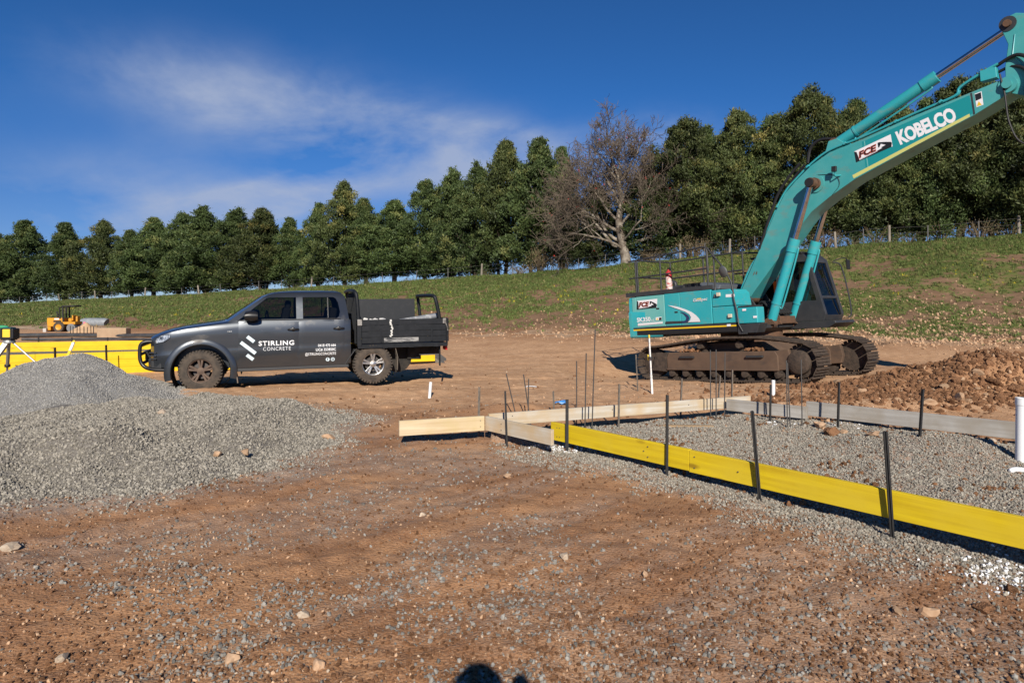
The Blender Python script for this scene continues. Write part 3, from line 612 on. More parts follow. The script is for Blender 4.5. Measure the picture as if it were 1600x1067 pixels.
def tree_at(px, top, q, vset, vi, wpx, label, H0, R0, group, rz):
    t = (px-800)/F; Y = q/(1+.5*t); X = t*Y; z = hz(X, Y); Ht = (HCAM+(YH-top)/F*Y)-z
    r_ = empty('cypress_tree', (X, Y, z), (R(random.uniform(-2.5, 2.5)), R(random.uniform(-2.5, 2.5)), rz), label, 'tree', group)
    sz = Ht/H0; sx = (wpx/F*Y)/(2*R0)*random.uniform(.9, 1.12)
    c, tr = vset[vi]
    link('crown', c, None, r_, scale=(sx, sx, sz)); link('trunk', tr, None, r_, scale=(sx, sx, sz)); return r_
# photo column of each tree, row of its tip, width in photo pixels, how its label tells it apart
row = [(-35, 362, 60, 'leftmost dark cypress cut by the left edge of the photo'), (-2, 366, 50, 'cypress at the left edge, first whole one of the row'), (40, 349, 72, 'broad dome topped cypress, second from the left edge'), (100, 351, 68, 'cypress directly behind the yellow roller, third from the left'),
  (157, 348, 62, 'blunt topped cypress right of the yellow roller, with a notch beside it'), (206, 362, 44, 'small low cypress in the dip of the row, left of the truck bonnet'), (240, 343, 56, 'cypress above the truck bumper with a dark pointed tip'), (278, 336, 62, 'cypress above the truck bonnet'), (322, 324, 80, 'large round topped cypress above the truck windscreen'),
  (366, 326, 66, 'cypress above the front edge of the truck roof'), (410, 328, 66, 'cypress above the truck front door'), (455, 343, 50, 'lower cypress above the pillar between the truck doors'), (497, 322, 54, 'slim cypress just left of the tall pointed one above the truck cab'), (538, 289, 66, 'tall pointed cypress standing out above the rear of the truck cab'),
  (572, 314, 62, 'round bright green cypress above the truck headboard'), (616, 316, 66, 'cypress with an open foot above the middle of the truck tray'), (663, 287, 58, 'narrow spired cypress above the rear of the truck tray'), (705, 265, 66, 'cypress just right of the truck tray end'), (742, 255, 74, 'broad cypress left of the pair of tall ones at mid photo'),
  (786, 225, 76, 'left one of the two tall cypresses at mid photo'), (836, 222, 78, 'right one of the two tall cypresses at mid photo'), (880, 236, 60, 'cypress half hidden by the left limbs of the bare tree')]
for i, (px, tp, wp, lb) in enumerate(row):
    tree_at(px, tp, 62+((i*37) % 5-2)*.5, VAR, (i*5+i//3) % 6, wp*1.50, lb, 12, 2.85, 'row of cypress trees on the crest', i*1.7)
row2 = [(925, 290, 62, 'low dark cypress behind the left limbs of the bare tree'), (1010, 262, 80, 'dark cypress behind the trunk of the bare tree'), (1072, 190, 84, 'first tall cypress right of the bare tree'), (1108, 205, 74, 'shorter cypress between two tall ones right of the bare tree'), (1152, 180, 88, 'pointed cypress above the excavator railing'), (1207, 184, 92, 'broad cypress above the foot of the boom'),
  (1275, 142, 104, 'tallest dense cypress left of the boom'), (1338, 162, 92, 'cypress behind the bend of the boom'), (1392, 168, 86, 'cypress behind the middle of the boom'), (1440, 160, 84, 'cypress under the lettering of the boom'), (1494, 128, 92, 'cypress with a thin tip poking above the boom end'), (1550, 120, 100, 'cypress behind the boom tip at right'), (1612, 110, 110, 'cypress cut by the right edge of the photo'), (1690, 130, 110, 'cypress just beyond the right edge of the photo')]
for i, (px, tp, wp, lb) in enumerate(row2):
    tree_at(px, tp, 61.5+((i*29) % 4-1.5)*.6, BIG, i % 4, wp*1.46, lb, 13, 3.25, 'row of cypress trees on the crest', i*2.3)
# the bare tree with pale limbs and red blossom
def bare_tree(px, base_y, top, q):
    t = (px-800)/F; Y = q/(1+.5*t); X = t*Y; z = hz(X, Y); Ht = HCAM+(YH-top)/F*Y-z
    rt = empty('bare_tree', (X, Y, z), (0, 0, 0), 'bare spreading tree with pale trunk and red blossoms on the crest', 'tree')
    rn = random.Random(5); big, tw = MB(), MB(); fl = MB()
    def rv(s): return Vector((rn.uniform(-s, s), rn.uniform(-s, s), rn.uniform(-s, s)))
    def grow(p, d, r_, ln, lev):
        seg = 4; pts = [p]; rs = [r_]; dd = d.normalized()
        for k in range(seg):
            dd = (dd+rv(.28)+Vector((0, 0, (.10 if lev < 3 else .04)))).normalized(); pts.append(pts[-1]+dd*(ln/seg)); rs.append(r_*(1-.42*(k+1)/seg))
        (big if lev < 3 else tw).tube(pts, rs, 8 if lev < 2 else 5 if lev < 4 else 3, caps=lev < 2)
        if lev >= 6:
            if rn.random() < .012:
                c = pts[-1]
                for _ in range(4): a = c+rv(.08); fl.add([a+rv(.06), a+rv(.06), a+rv(.06)], [(0, 1, 2)])
            return
        nk = {0: 0, 1: 4, 2: 4, 3: 4, 4: 4, 5: 2}[lev]
        for k in range(nk):
            f = rn.uniform(.3, 1.0) if k else 1.0; i = min(seg-1, int(f*seg)); q_ = pts[i].lerp(pts[i+1], f*seg-i)
            ax = dd.cross(rv(1)).normalized(); an = R(rn.uniform(22, 62)); nd = (Matrix.Rotation(an, 3, ax) @ dd)
            grow(q_, nd, max(.017, rs[-1]*rn.uniform(.5, .78)), ln*rn.uniform(.52, .80), lev+1)
    s = Ht/15.8
    trunk = [Vector((0, 0, -.5)), Vector((-.05, 0, .8)), Vector((-.35, .1, 2.4)), Vector((-.75, 0, 4.6)), Vector((-.5, .1, 6.6)), Vector((-.75, 0, 8.6))]
    trunk = [p*s for p in smooth_path(trunk, 4)]; big.tube(trunk, [s*(.62-.43*i/(len(trunk)-1)) for i in range(len(trunk))], 10)
    def lim(f, d, r_, ln): i = int(f*(len(trunk)-1)); grow(trunk[i], Vector(d), r_*s, ln*s, 1)
    for f, d, r_, ln in [(.30, (-1, .1, .25), .20, 5.2), (.34, (-.9, -.5, .30), .16, 4.8), (.36, (1, -.2, .40), .17, 4.8), (.40, (-.8, .5, .6), .2, 4.6), (.48, (.8, .5, .6), .18, 4.4), (.52, (-1, -.2, .45), .2, 4.8), (.58, (.9, -.4, .7), .16, 4.2), (.62, (-.7, .3, .8), .16, 4.0),
                       (.70, (1, .1, .7), .15, 4.0), (.76, (-.6, -.4, .9), .15, 3.8), (.84, (.5, .3, 1), .14, 3.6), (.92, (-.5, .2, 1), .13, 3.4), (1.0, (.1, 0, 1), .14, 3.4), (1.0, (.7, -.2, .9), .12, 3.2), (1.0, (-.8, 0, .8), .12, 3.2), (.40, (.2, -1, .4), .14, 3.8), (.55, (.1, 1, .5), .15, 3.6)]:
        lim(f, d, r_, ln)
    m1 = big.mesh('trunk', 60); m1.materials.append(BARK_P); link('trunk', m1, None, rt)
    m2 = tw.mesh('crown', 60, fix=False); m2.materials.append(TWIG); link('crown', m2, None, rt)
    m3 = fl.mesh('blossom', fix=False); m3.materials.append(RED); o = link('blossom', m3, None, rt); tag(o, 'small red blossoms on the twig ends')
bare_tree(978, 415, 180, 58.5)
# brush and bushes along the fence
def bush(seed, m, n=70, nb=22, leaf=.30):
    rg = np.random.default_rng(seed); a = rg.uniform(0, 6.28, n); r_ = rg.random(n)**.5; z = rg.random(n); C = np.stack([r_*np.cos(a), r_*np.sin(a), .12+z*(1-.45*r_)], -1)
    D = C-np.array([0, 0, -.2]); D /= np.linalg.norm(D, axis=1, keepdims=True)
    V, Q, tn = sprays(C, D, np.full(n, .24), .45+.2*rg.normal(0, 1, n), nb, rg, leaf*.45, .28); return np_mesh('crown', V, Q, m, tn)
LEAF_C = leaf_mat('bush_foliage', (.045, .065, .02), (.085, .12, .03), (.17, .17, .05))
LEAF_D = leaf_mat('dry_bush_foliage', (.10, .075, .04), (.17, .13, .075), (.24, .20, .11))
BU = [bush(1, LEAF_C), bush(2, LEAF_C), bush(3, LEAF_C)]; BD = [bush(4, LEAF_D, 60, 20), bush(5, LEAF_D, 60, 20)]
def stems(seed):
    rn = random.Random(seed); b = MB()
    for k in range(22): a = rn.uniform(0, 6.28); l = rn.uniform(.3, .9); b.tube([(0, 0, -.15), (math.cos(a)*l*.4, math.sin(a)*l*.4, .4*rn.uniform(.7, 1.3)), (math.cos(a)*l, math.sin(a)*l, rn.uniform(.5, 1.05))], [.03, .02, .008], 4)
    m_ = b.mesh('stem', 60); m_.materials.append(BRUSH); return m_
ST = [stems(1), stems(2)]
bl = [(1085, 403, 34, 60, 1, 'dry brush under the trees above the excavator tail'), (1130, 398, 26, 54, 0, 'green undergrowth above the excavator railing'), (1170, 395, 34, 60, 1, 'dry undergrowth left of the boom foot'), (1235, 391, 30, 60, 0, 'undergrowth seen between boom and cylinders'), (1290, 388, 34, 64, 1, 'dry undergrowth above the cab'), (1370, 382, 30, 60, 0, 'undergrowth left of the upright post by the boom'), (310, 460, 3, 14, 0, 'tiny bush on the crest above the truck windscreen'), (372, 454, 3, 16, 0, 'small bush on the crest above the windscreen top'), (470, 448, 10, 20, 0, 'bush on the crest above the truck front door'), (575, 438, 14, 24, 0, 'bush under the trees right of the truck cab'), (640, 436, 10, 22, 1, 'dry bush under the trees above the truck tray'),
      (757, 431, 16, 24, 0, 'round green bush in front of the tall pair of cypresses'), (812, 427, 18, 40, 1, 'dry bush right of the tall pair of cypresses'), (845, 425, 40, 46, 1, 'tall dry brush left of the bare tree'), (880, 424, 22, 50, 1, 'dry brush under the left limbs of the bare tree'), (925, 418, 14, 30, 0, 'green bush just left of the bare trunk'),
      (1020, 408, 26, 44, 1, 'thin dry brush right of the bare trunk'), (1060, 404, 14, 30, 0, 'low green bush above the excavator railing'), (1330, 384, 22, 44, 0, 'green bush under the trees right of the cab'), (1420, 378, 20, 46, 0, 'bush on the crest right of the fence post by the boom'), (1470, 372, 34, 62, 0, 'large green bush on the crest at right'), (1530, 369, 30, 60, 1, 'dry olive bush on the crest at right'), (1580, 366, 34, 66, 0, 'green bush on the crest near the right edge')]
for i, (px, by, hp, wp, dry, lb) in enumerate(bl):
    t = (px-800)/F; q = 58.6+(i % 3)*.6; Y = q/(1+.5*t); X = t*Y; r_ = empty('bush', (X, Y, hz(X, Y)-.1), (0, 0, i*1.3), lb, 'bush', 'bushes along the fence')
    sx, sz = wp/F*Y*.5, max(.5, hp/F*Y*1.15)
    link('crown', (BD if dry else BU)[i % (2 if dry else 3)], None, r_, scale=(sx, sx, sz)); link('stem', ST[i % 2], None, r_, scale=(sx, sx, sz))
# fence: posts and wires
FP_W = mat('weathered_post', (.30, .265, .215), .95, noise=((6, 6, 1), (.16, .135, .105), .35, .65)); FP_S = mat('steel_post', (.12, .115, .11), .7); WIRE = mat('fence_wire', (.22, .21, .20), .6, .3)
seen = {}
fpx = [(-20, 0), (12, 1), (30, 1), (51, 1), (73, 1), (94, 2), (108, 1), (128, 1), (149, 0), (174, 1), (200, 1), (226, 0), (284, 1), (311, 2), (345, 1), (404, 1), (440, 1), (486, 0), (521, 1), (598, 1), (650, 1), (700, 1), (752, 0), (800, 1), (862, 1), (905, 1), (945, 1), (1063, 0), (1100, 1), (1140, 0), (1180, 1), (1306, 0), (1350, 1), (1390, 0), (1450, 1), (1530, 1), (1592, 0)]
fq = 57.6; prev = []
for i, (px, k) in enumerate(fpx):
    t = (px-800)/F; Y = fq/(1+.5*t); X = t*Y; z = hz(X, Y); b = MB(); h = 1.25 if k != 1 else 1.15
    rr = .085 if k == 0 else .09 if k == 2 else .035
    b.tube([(0, 0, -.4), (0, 0, h*.5), (0, 0, h)], [rr, rr*.98, rr*.92], 8)
    o = b.build('fence_post', FP_S if k == 1 else FP_W, None, 40, loc=(X, Y, z), rot=(R(random.uniform(-4, 4)), R(-3 if k == 0 else 24 if k == 2 and px < 120 else -6 if k == 2 else random.uniform(-4, 4)), i))
    lab = {0: 'upright weathered timber fence post', 1: 'thin dark steel fence post', 2: 'leaning weathered timber fence post'}[k]
    near = min(((abs(px-a), n_) for a, n_ in ((40, 'far left'), (100, 'above the yellow roller'), (157, 'right of the yellow roller'), (226, 'above the truck bumper'), (320, 'above the truck bonnet'), (405, 'above the windscreen'), (480, 'above the truck doors'), (600, 'above the truck tray'), (752, 'below the tall pair of cypresses'), (860, 'in the dry brush'), (945, 'by the bare trunk'), (1063, 'above the excavator railing'), (1140, 'left of the boom foot'), (1306, 'right of the cab'), (1390, 'below the boom lettering'), (1560, 'near the right edge'))))[1]
    key = lab+near; seen.setdefault(key, []).append(o); tag(o, '%s on the crest %s' % (lab, near), 'fence post', 'fence posts along the crest')
    prev.append((X, Y, z))
for os_ in seen.values():
    if len(os_) > 1:
        for o, w_ in zip(os_, (('left', 'right') if len(os_) == 2 else ('left', 'middle', 'right') if len(os_) == 3 else ('first', 'second', 'third', 'fourth', 'fifth'))): o['label'] = o['label'].replace('thin', w_+' thin').replace('upright', w_+' upright')
for j, hh in enumerate((.35, .72, 1.08)):
    b = MB(); b.tube([Vector((x, y, z+hh)) for x, y, z in prev], .005, 4); o = b.build('fence_wire', WIRE)
    tag(o, '%s wire strand of the fence along the crest' % ('bottom', 'middle', 'top')[j], 'wire', 'fence wires')
# ------------------------------------------------------------------ formwork boards, stakes, bars, pipes
def wood(name, col, c2, grain=(1.2, 40, 14), rough=.75, knots=None, stain=None):
    m = bpy.data.materials.new(name); m.use_nodes = True; t = m.node_tree; b = t.nodes['Principled BSDF']; nw = t.nodes.new; lk = t.links.new
    tc = nw('ShaderNodeTexCoord'); mp = nw('ShaderNodeMapping'); mp.inputs['Scale'].default_value = grain; oi = nw('ShaderNodeObjectInfo')
    ad = nw('ShaderNodeVectorMath'); ad.operation = 'ADD'; cmb = nw('ShaderNodeCombineXYZ'); mu = nw('ShaderNodeMath'); mu.operation = 'MULTIPLY'; mu.inputs[1].default_value = 50
    lk(oi.outputs['Random'], mu.inputs[0]); lk(mu.outputs[0], cmb.inputs[0]); lk(tc.outputs['Object'], ad.inputs[0]); lk(cmb.outputs[0], ad.inputs[1]); lk(ad.outputs[0], mp.inputs[0])
    n = nw('ShaderNodeTexNoise'); n.inputs['Scale'].default_value = 1; n.inputs['Detail'].default_value = 5; n.inputs['Distortion'].default_value = .6; lk(mp.outputs[0], n.inputs[0])
    r = nw('ShaderNodeMapRange'); r.inputs['From Min'].default_value = .35; r.inputs['From Max'].default_value = .68; lk(n.outputs[0], r.inputs[0])
    x = nw('ShaderNodeMix'); x.data_type = 'RGBA'; lk(r.outputs[0], x.inputs['Factor']); x.inputs['A'].default_value = (*col, 1); x.inputs['B'].default_value = (*c2, 1); src = x.outputs['Result']
    n2 = nw('ShaderNodeTexNoise'); n2.inputs['Scale'].default_value = 3.2; n2.inputs['Detail'].default_value = 7; lk(ad.outputs[0], n2.inputs[0])
    r2 = nw('ShaderNodeMapRange'); r2.inputs['From Min'].default_value = .5; r2.inputs['From Max'].default_value = .8; r2.inputs['To Max'].default_value = .55 if stain is None else .85; r2.inputs['From Min'].default_value = .5 if stain is None else .42; r2.inputs['From Max'].default_value = .8 if stain is None else .66; lk(n2.outputs[0], r2.inputs[0])
    x2 = nw('ShaderNodeMix'); x2.data_type = 'RGBA'; lk(r2.outputs[0], x2.inputs['Factor']); lk(src, x2.inputs['A']); x2.inputs['B'].default_value = (tuple(k*.62 for k in col) if stain is None else stain)+(1,); src = x2.outputs['Result']
    if knots:
        mk = nw('ShaderNodeMapping'); mk.inputs['Scale'].default_value = (2.1, 1, 6.5); lk(ad.outputs[0], mk.inputs[0])
        v = nw('ShaderNodeTexVoronoi'); v.inputs['Scale'].default_value = 1; lk(mk.outputs[0], v.inputs[0])
        r3 = nw('ShaderNodeMapRange'); r3.inputs['From Min'].default_value = .20; r3.inputs['From Max'].default_value = .08; r3.inputs['To Max'].default_value = .8; lk(v.outputs['Distance'], r3.inputs[0])
        x3 = nw('ShaderNodeMix'); x3.data_type = 'RGBA'; lk(r3.outputs[0], x3.inputs['Factor']); lk(src, x3.inputs['A']); x3.inputs['B'].default_value = (*knots, 1); src = x3.outputs['Result']
    lk(src, b.inputs['Base Color']); b.inputs['Roughness'].default_value = rough; b.inputs['Specular IOR Level'].default_value = .3
    bp = nw('ShaderNodeBump'); bp.inputs['Strength'].default_value = .25; bp.inputs['Distance'].default_value = .004; lk(n.outputs[0], bp.inputs['Height']); lk(bp.outputs[0], b.inputs['Normal']); return m
W_YEL = wood('yellow_form_ply', (.72, .53, .014), (.52, .35, .012), (.9, 8, 22), .55, (.26, .15, .012), (.64, .47, .03))
W_YEL2 = wood('bright_yellow_form_ply', (.80, .54, .012), (.70, .46, .010), (.7, 8, 16), .55, (.40, .24, .01))
W_CRM = wood('cream_form_board', (.66, .55, .38), (.50, .38, .23), (1.0, 30, 18), .8, None, (.50, .40, .20))
W_PALE = wood('pale_form_board', (.56, .52, .45), (.44, .37, .27), (1.0, 30, 20), .85, None, (.50, .36, .20))
W_GREY = wood('grey_form_board', (.40, .385, .36), (.29, .27, .245), (1.2, 30, 24), .9, None, (.27, .235, .19))
W_BRN = wood('raw_timber', (.42, .30, .18), (.30, .20, .11), (2, 30, 30), .85)
M_STK = mat('black_steel_stake', (.018, .018, .019), .55, .2, noise=(20, (.05, .04, .035), .55, .8))
M_STK2 = mat('dusty_steel_stake', (.10, .088, .075), .8, .1, noise=(14, (.26, .20, .15), .45, .75))
M_REB = mat('reinforcing_bar', (.10, .095, .09), .6, .5, noise=(8, (.16, .09, .055), .5, .8))
M_PVC = mat('white_pvc', (.78, .79, .80), .35, noise=(5, (.60, .57, .52), .55, .85))
M_NAIL = mat('nail', (.25, .22, .2), .5, .8)
def board(name, a, b, ztop, hgt, th, m, label, group, nails=()):
    """board standing on edge from plan point a to b (front faces the camera), top at ztop"""
    a = Vector((a[0], a[1], 0)); b = Vector((b[0], b[1], 0)); d = b-a; l = d.length; ang = math.atan2(d.y, d.x)
    mb = MB(); n = max(2, int(l/.5)); secs = []
    rn = random.Random(int(l*1000)); w_ = [rn.uniform(-.004, .004) for _ in range(n+1)]
    for i in range(n+1):
        x = l*i/n; secs.append([(x, w_[i], -hgt), (x, th+w_[i], -hgt), (x, th+w_[i], 0), (x, w_[i], 0)])
    mb.loft(secs)
    o = mb.build(name, m, None, bevel=.004, loc=(a.x, a.y, ztop), rot=(0, 0, ang))
    tag(o, label, 'board', group)
    for x, z in nails: MB().cyl((x, -.006, z), (x, .01, z), .006, n=6).build('nail', M_NAIL, o)
    return o
ZT = .30
def top(px, py, z=ZT): p = on(px, py, z); return (p.x, p.y)
yd = Vector((YL1[0]-YL0[0], YL1[1]-YL0[1])).normalized()
def yl(d): return (YL0[0]+yd.x*d, YL0[1]+yd.y*d)
# distance along the yellow line at which the joint (photo column 1152) falls
dj = 1.84
nl = [(x, z) for x in (.10, .14) for z in (-.05, -.15)]+[(1.37, -.05), (1.37, -.15), (1.32, -.1)]
board('formwork_board', yl(0), yl(dj), ZT, .195, .045, W_YEL, 'yellow board between the pale board end and the joint, nailed to two black stakes', 'yellow formwork boards', nl)
board('formwork_board', yl(dj+.004), yl(dj+4.8), ZT-.004, .198, .045, W_YEL, 'long yellow board running out of the photo at lower right', 'yellow formwork boards', [(.06, -.05), (.06, -.15), (.5, -.1)])
a0 = top(624, 657.9); a1 = top(757, 650)
board('formwork_board', a0, a1, ZT, .17, .045, W_CRM, 'cream board with a bluish left end, leftmost of the pale formwork', 'pale formwork boards', [(.95, -.05), (.95, -.12)])
board('formwork_board', (a1[0]+.006, a1[1]+.02), top(861, 671), ZT-.005, .165, .04, W_PALE, 'short pale board turning from the cream board to the yellow boards', 'pale formwork boards', [(.3, -.05), (.3, -.12)])
c0_ = top(764, 648); c1_ = top(1173, 618.7)
board('formwork_board', (c0_[0], c0_[1]+.05), c1_, ZT, .15, .045, W_PALE, 'long pale stained board along the back of the gravel bed', 'pale formwork boards', [(.3, -.04), (1.7, -.05), (2.9, -.06)])
board('formwork_board', (2.95, 9.40), top(1261, 635.5), ZT-.003, .155, .045, W_GREY, 'short grey board from the back corner with dark marks of bars', 'grey formwork boards')
board('formwork_board', top(1259.5, 627, .335), top(1640, 665, .335), .335, .185, .045, W_GREY, 'long grey weathered board running to the right edge behind the white pipe', 'grey formwork boards')
# stakes: (base px, base py, top px, top py, dark?, label)
def before_yellow(px, off=.024):
    t = (px-800)/F; nx, ny = yd.y, -yd.x; ax, ay = YL0[0]+nx*off, YL0[1]+ny*off; d = (t*ay-ax)/(yd.x-t*yd.y); x, y = ax+yd.x*d, ay+yd.y*d; return Vector((x, y, hz(x, y)))
def stake(bp, tp, m, r_, label, group='steel stakes', sec='star', zb=None):
    p = gz(*bp) if zb is None else before_yellow(bp[0]); q = at(tp[0], tp[1], p.y); l = (q-p).length; b = MB(); w_ = r_
    if sec == 'star':
        prof = [(-w_, -w_*.35), (-w_*.3, -w_*.35), (-w_*.3, -w_), (w_*.3, -w_), (w_*.3, -w_*.35), (w_, -w_*.35), (w_, w_*.35), (-w_, w_*.35)]
        b.prism(prof, lambda v, k: (v[0], v[1], (-.3, l)[k]))
    else: b.cyl((0, 0, -.3), (0, 0, l), r_, n=8)
    rot = (q-p).to_track_quat('Z', 'Y').to_euler()
    o = b.build('formwork_stake' if sec == 'star' else 'reinforcing_bar', m, None, 40, loc=p, rot=rot); tag(o, label, 'stake' if sec == 'star' else 'bar', group); return o
stake((886, 707), (886, 624), M_STK, .017, 'black stake at the left end of the yellow board', zb=1)
stake((1041, 745), (1042, 617), M_STK, .018, 'black stake at the middle of the near yellow board', zb=1)
stake((1188, 792), (1176, 642), M_STK, .018, 'black leaning stake just right of the joint in the yellow boards', zb=1)
stake((1395, 855), (1384, 674), M_STK, .018, 'black leaning stake in front of the right yellow board, nearest of all', zb=1)
stake((793, 698), (790, 611), M_STK, .016, 'black stake wired to the short pale return board')
stake((747, 683), (748, 605), M_STK2, .020, 'grey stake behind the cream board')
stake((867, 660), (865, 611), M_STK2, .017, 'dusty stake behind the long pale board near its left end')
stake((966, 668), (967, 600), M_STK2, .017, 'dusty stake behind the middle of the long pale board')
stake((1063, 652), (1065, 591), M_STK2, .017, 'dusty stake behind the long pale board near the back corner')
stake((1121, 640), (1125, 587), M_STK2, .016, 'leaning dark stake just left of the back corner')
stake((1143, 640), (1144, 578), M_STK2, .016, 'upright dark stake just right of the back corner')
stake((1203, 659), (1204, 601), M_STK, .016, 'dark stake behind the short grey board beside a white pipe')
stake((1309, 668), (1311, 597), M_STK, .017, 'dark stake behind the long grey board, left one of two')
stake((1437, 683), (1442, 608), M_STK, .017, 'dark stake behind the long grey board, right one of two')
stake((997, 611), (994, 554), M_STK2, .014, 'thin stake at the left tip of the excavator track')
# reinforcing bars
bars = [((809, 662), (791, 584), 'leaning bar right of the black wired stake, leftmost bar'), ((830, 668), (818, 585), 'leaning bar, left one of the crossing pair by the pale return board'), ((825, 668), (826, 592), 'upright bar of the crossing pair by the pale return board'),
        ((901, 666), (901, 564), 'left one of three upright bars behind the yellow board end'), ((914, 669), (916, 552), 'middle one of three upright bars behind the yellow board end'), ((925, 671), (930, 515), 'tallest right one of three upright bars behind the yellow board end'),
        ((1110.5, 654), (1110, 547), 'left one of three bars at the back corner'), ((1119, 656), (1119, 546), 'middle one of three bars at the back corner'), ((1132, 657), (1133, 551), 'right one of three bars at the back corner'),
        ((1230.5, 668), (1229, 563), 'left bar of the pair in front of the short grey board'), ((1235, 668), (1230.5, 567), 'leaning bar of the pair in front of the short grey board'), ((1253.5, 666), (1252, 562), 'single bar at the right end of the short grey board')]
for bp, tp, lb in bars: stake(bp, tp, M_REB, .0075, lb, 'upright reinforcing bars', 'bar')
# pipes
def pipe(bp, tp, r_, label, cap=False):
    p = gz(*bp); q = at(tp[0], tp[1], p.y); b = MB(); l = (q-p).length
    b.lathe([(r_, -.15), (r_, l), (r_*.86, l), (r_*.86, l-.12), (0.0005, l-.12)], axis='z', n=20)
    o = b.build('plastic_pipe', M_PVC, None, 40, loc=p, rot=(q-p).to_track_quat('Z', 'Y').to_euler()); tag(o, label, 'pipe', 'white plastic pipes')
    if cap:
        k = MB(); k.lathe([(r_, l-.07), (r_*1.10, l-.065), (r_*1.10, l+.004), (r_*.99, l+.004)], axis='z', n=20); k.build('collar', M_PVC, o, 40)
    return o
pipe((671, 622), (673, 597), .026, 'small leaning white pipe stub on the dirt behind the truck tray')
pipe((1208.5, 620), (1208.5, 594), .030, 'short upright white pipe between the grey board and the excavator track')
pipe((1597, 720), (1598, 622), .055, 'tall upright white pipe at the right edge of the photo', True)
p = gz(1593, 738); b = MB(); b.tube(smooth_path([(-.09, 0, .012), (-.02, .02, .022), (.08, .0, .018), (.3, .04, .01)], 5), [.012]+[.024]*14+[.02], 10); o = b.build('plastic_pipe', M_PVC, None, 40, loc=p); tag(o, 'white pipe bend lying on the gravel at the right edge', 'pipe', 'white plastic pipes')
# small things lying about
b = MB(); b.box((0, 0, .012), (.62, .075, .02)); o = b.build('timber_offcut', W_BRN, None, bevel=.003, loc=gz(1075, 667), rot=(0, R(-1), R(-9))); tag(o, 'thin timber offcut lying on the gravel bed', 'offcut')
b = MB(); rn = random.Random(3)
M_BLUE = mat('blue_plastic', (.05, .22, .55), .4); g = [[Vector((-.10+.05*i, -.05+.05*j, .03+rn.uniform(-.02, .04))) for j in range(3)] for i in range(5)]
b.loft(g, closed=False, caps=False); o = b.build('plastic_scrap', M_BLUE, None, 40, loc=gz(877, 632)); o.modifiers.new('solid', 'SOLIDIFY').thickness = .004; tag(o, 'crumpled blue plastic scrap behind the long pale board', 'scrap')
b = MB(); b.tube(smooth_path([(-.13, 0, .015), (-.05, .03, .03), (.05, 0, .03), (.13, .02, .015)], 5), .009, 6); o = b.build('plastic_strip', mat('clear_plastic', (.55, .58, .62), .3), None, 40, loc=gz(830, 606)); tag(o, 'pale plastic strip lying on the dirt road', 'scrap')
M_DUSTY_CLOTH = mat('white_cloth', (.74, .73, .70), .9)
# measuring staff with clamp
p = gz(1019, 615); q = at(1014, 523, p.y); st = empty('levelling_staff', p, (q-p).to_track_quat('Z', 'Y').to_euler(), 'white levelling staff with yellow receiver standing before the excavator track', 'staff'); l = (q-p).length
M_STAFF = mat('white_staff', (.75, .74, .71), .6, noise=((4, 4, 30), (.45, .43, .40), .5, .62)); M_YP = mat('yellow_plastic', (.75, .55, .05), .45); M_BP = mat('black_plastic', (.015, .015, .016), .45)
MB().bb(-.028, .028, -.012, .012, 0, l-.06).build('staff_body', M_STAFF, st, bevel=.004); MB().bb(-.026, .026, -.013, .013, l-.058, l).build('end_cap', M_YP, st, bevel=.004)
MB().bb(-.012, .05, -.022, .012, .0, .34).build('lower_section', M_STAFF, st, bevel=.004)
MB().bb(-.035, .11, -.03, .02, l*.60, l*.60+.03).build('clamp', M_BP, st, bevel=.005); rc = MB().bb(-.10, -.04, -.035, .01, l*.56, l*.66).build('receiver', M_YP, st, bevel=.006)
MB().bb(-.085, -.055, -.038, -.034, l*.605, l*.645).build('display', M_BP, rc)
# rocks that stand out one by one: (px, py, size, kind, label)
RK = {'tan': S_tan, 'pale': S_pale, 'brown': S_brown, 'grey': S_grey}
def rock(px, py, s, kind, label, group='larger loose rocks', k=[0], z=None):
    k[0] += 1; me_ = stone_mesh('rock', 300+k[0], RK[kind], 2, .68, .75); p = gz(px, py) if z is None else z
    o = link('rock', me_, None, None, p+Vector((0, 0, s*.28)), (random.uniform(-.3, .3), random.uniform(-.3, .3), random.uniform(0, 6)), s); tag(o, label, 'rock', group); return o
def on_heap(px, py):
    p = on(px, py, .1)
    for _ in range(10): z = max(hz(p.x, p.y), float(height(np.array([p.x]), np.array([p.y]), False)[0])+float(pileB(np.array([p.x]), np.array([p.y]))[0])); p = on(px, py, z)
    return p
rock(254, 646, .055, 'pale', 'pale rock on the back of the low gravel heap', z=on_heap(254, 646)); rock(342, 678, .075, 'pale', 'pale split rock on the middle of the low gravel heap', z=on_heap(342, 678)); rock(338, 711, .06, 'tan', 'tan rock on the lower right of the gravel heap', z=on_heap(338, 711)); rock(383, 709, .06, 'tan', 'tan rock with a dark side right on the gravel heap', z=on_heap(383, 709))
rock(514, 685, .07, 'tan', 'tan rock at the right rim of the gravel heap'); rock(474, 963, .032, 'pale', 'white angular rock at lower centre left'); rock(98, 1031, .035, 'pale', 'white rock at the bottom left'); rock(363, 1033, .040, 'tan', 'tan rock near the bottom edge, left of centre'); rock(498, 1040, .038, 'tan', 'tan rock at the bottom edge by centre')
rock(882, 872, .040, 'pale', 'flat pale stone at lower centre'); rock(904, 963, .028, 'pale', 'small bright stone at lower right of centre'); rock(792, 747, .05, 'tan', 'flat tan stone below the pale return board'); rock(1540, 955, .055, 'brown', 'flat brown rock at the lower right'); rock(1452, 962, .060, 'tan', 'large pale brown rock at the lower right'); rock(1402, 958, .032, 'tan', 'rock just left of the large one at the lower right')
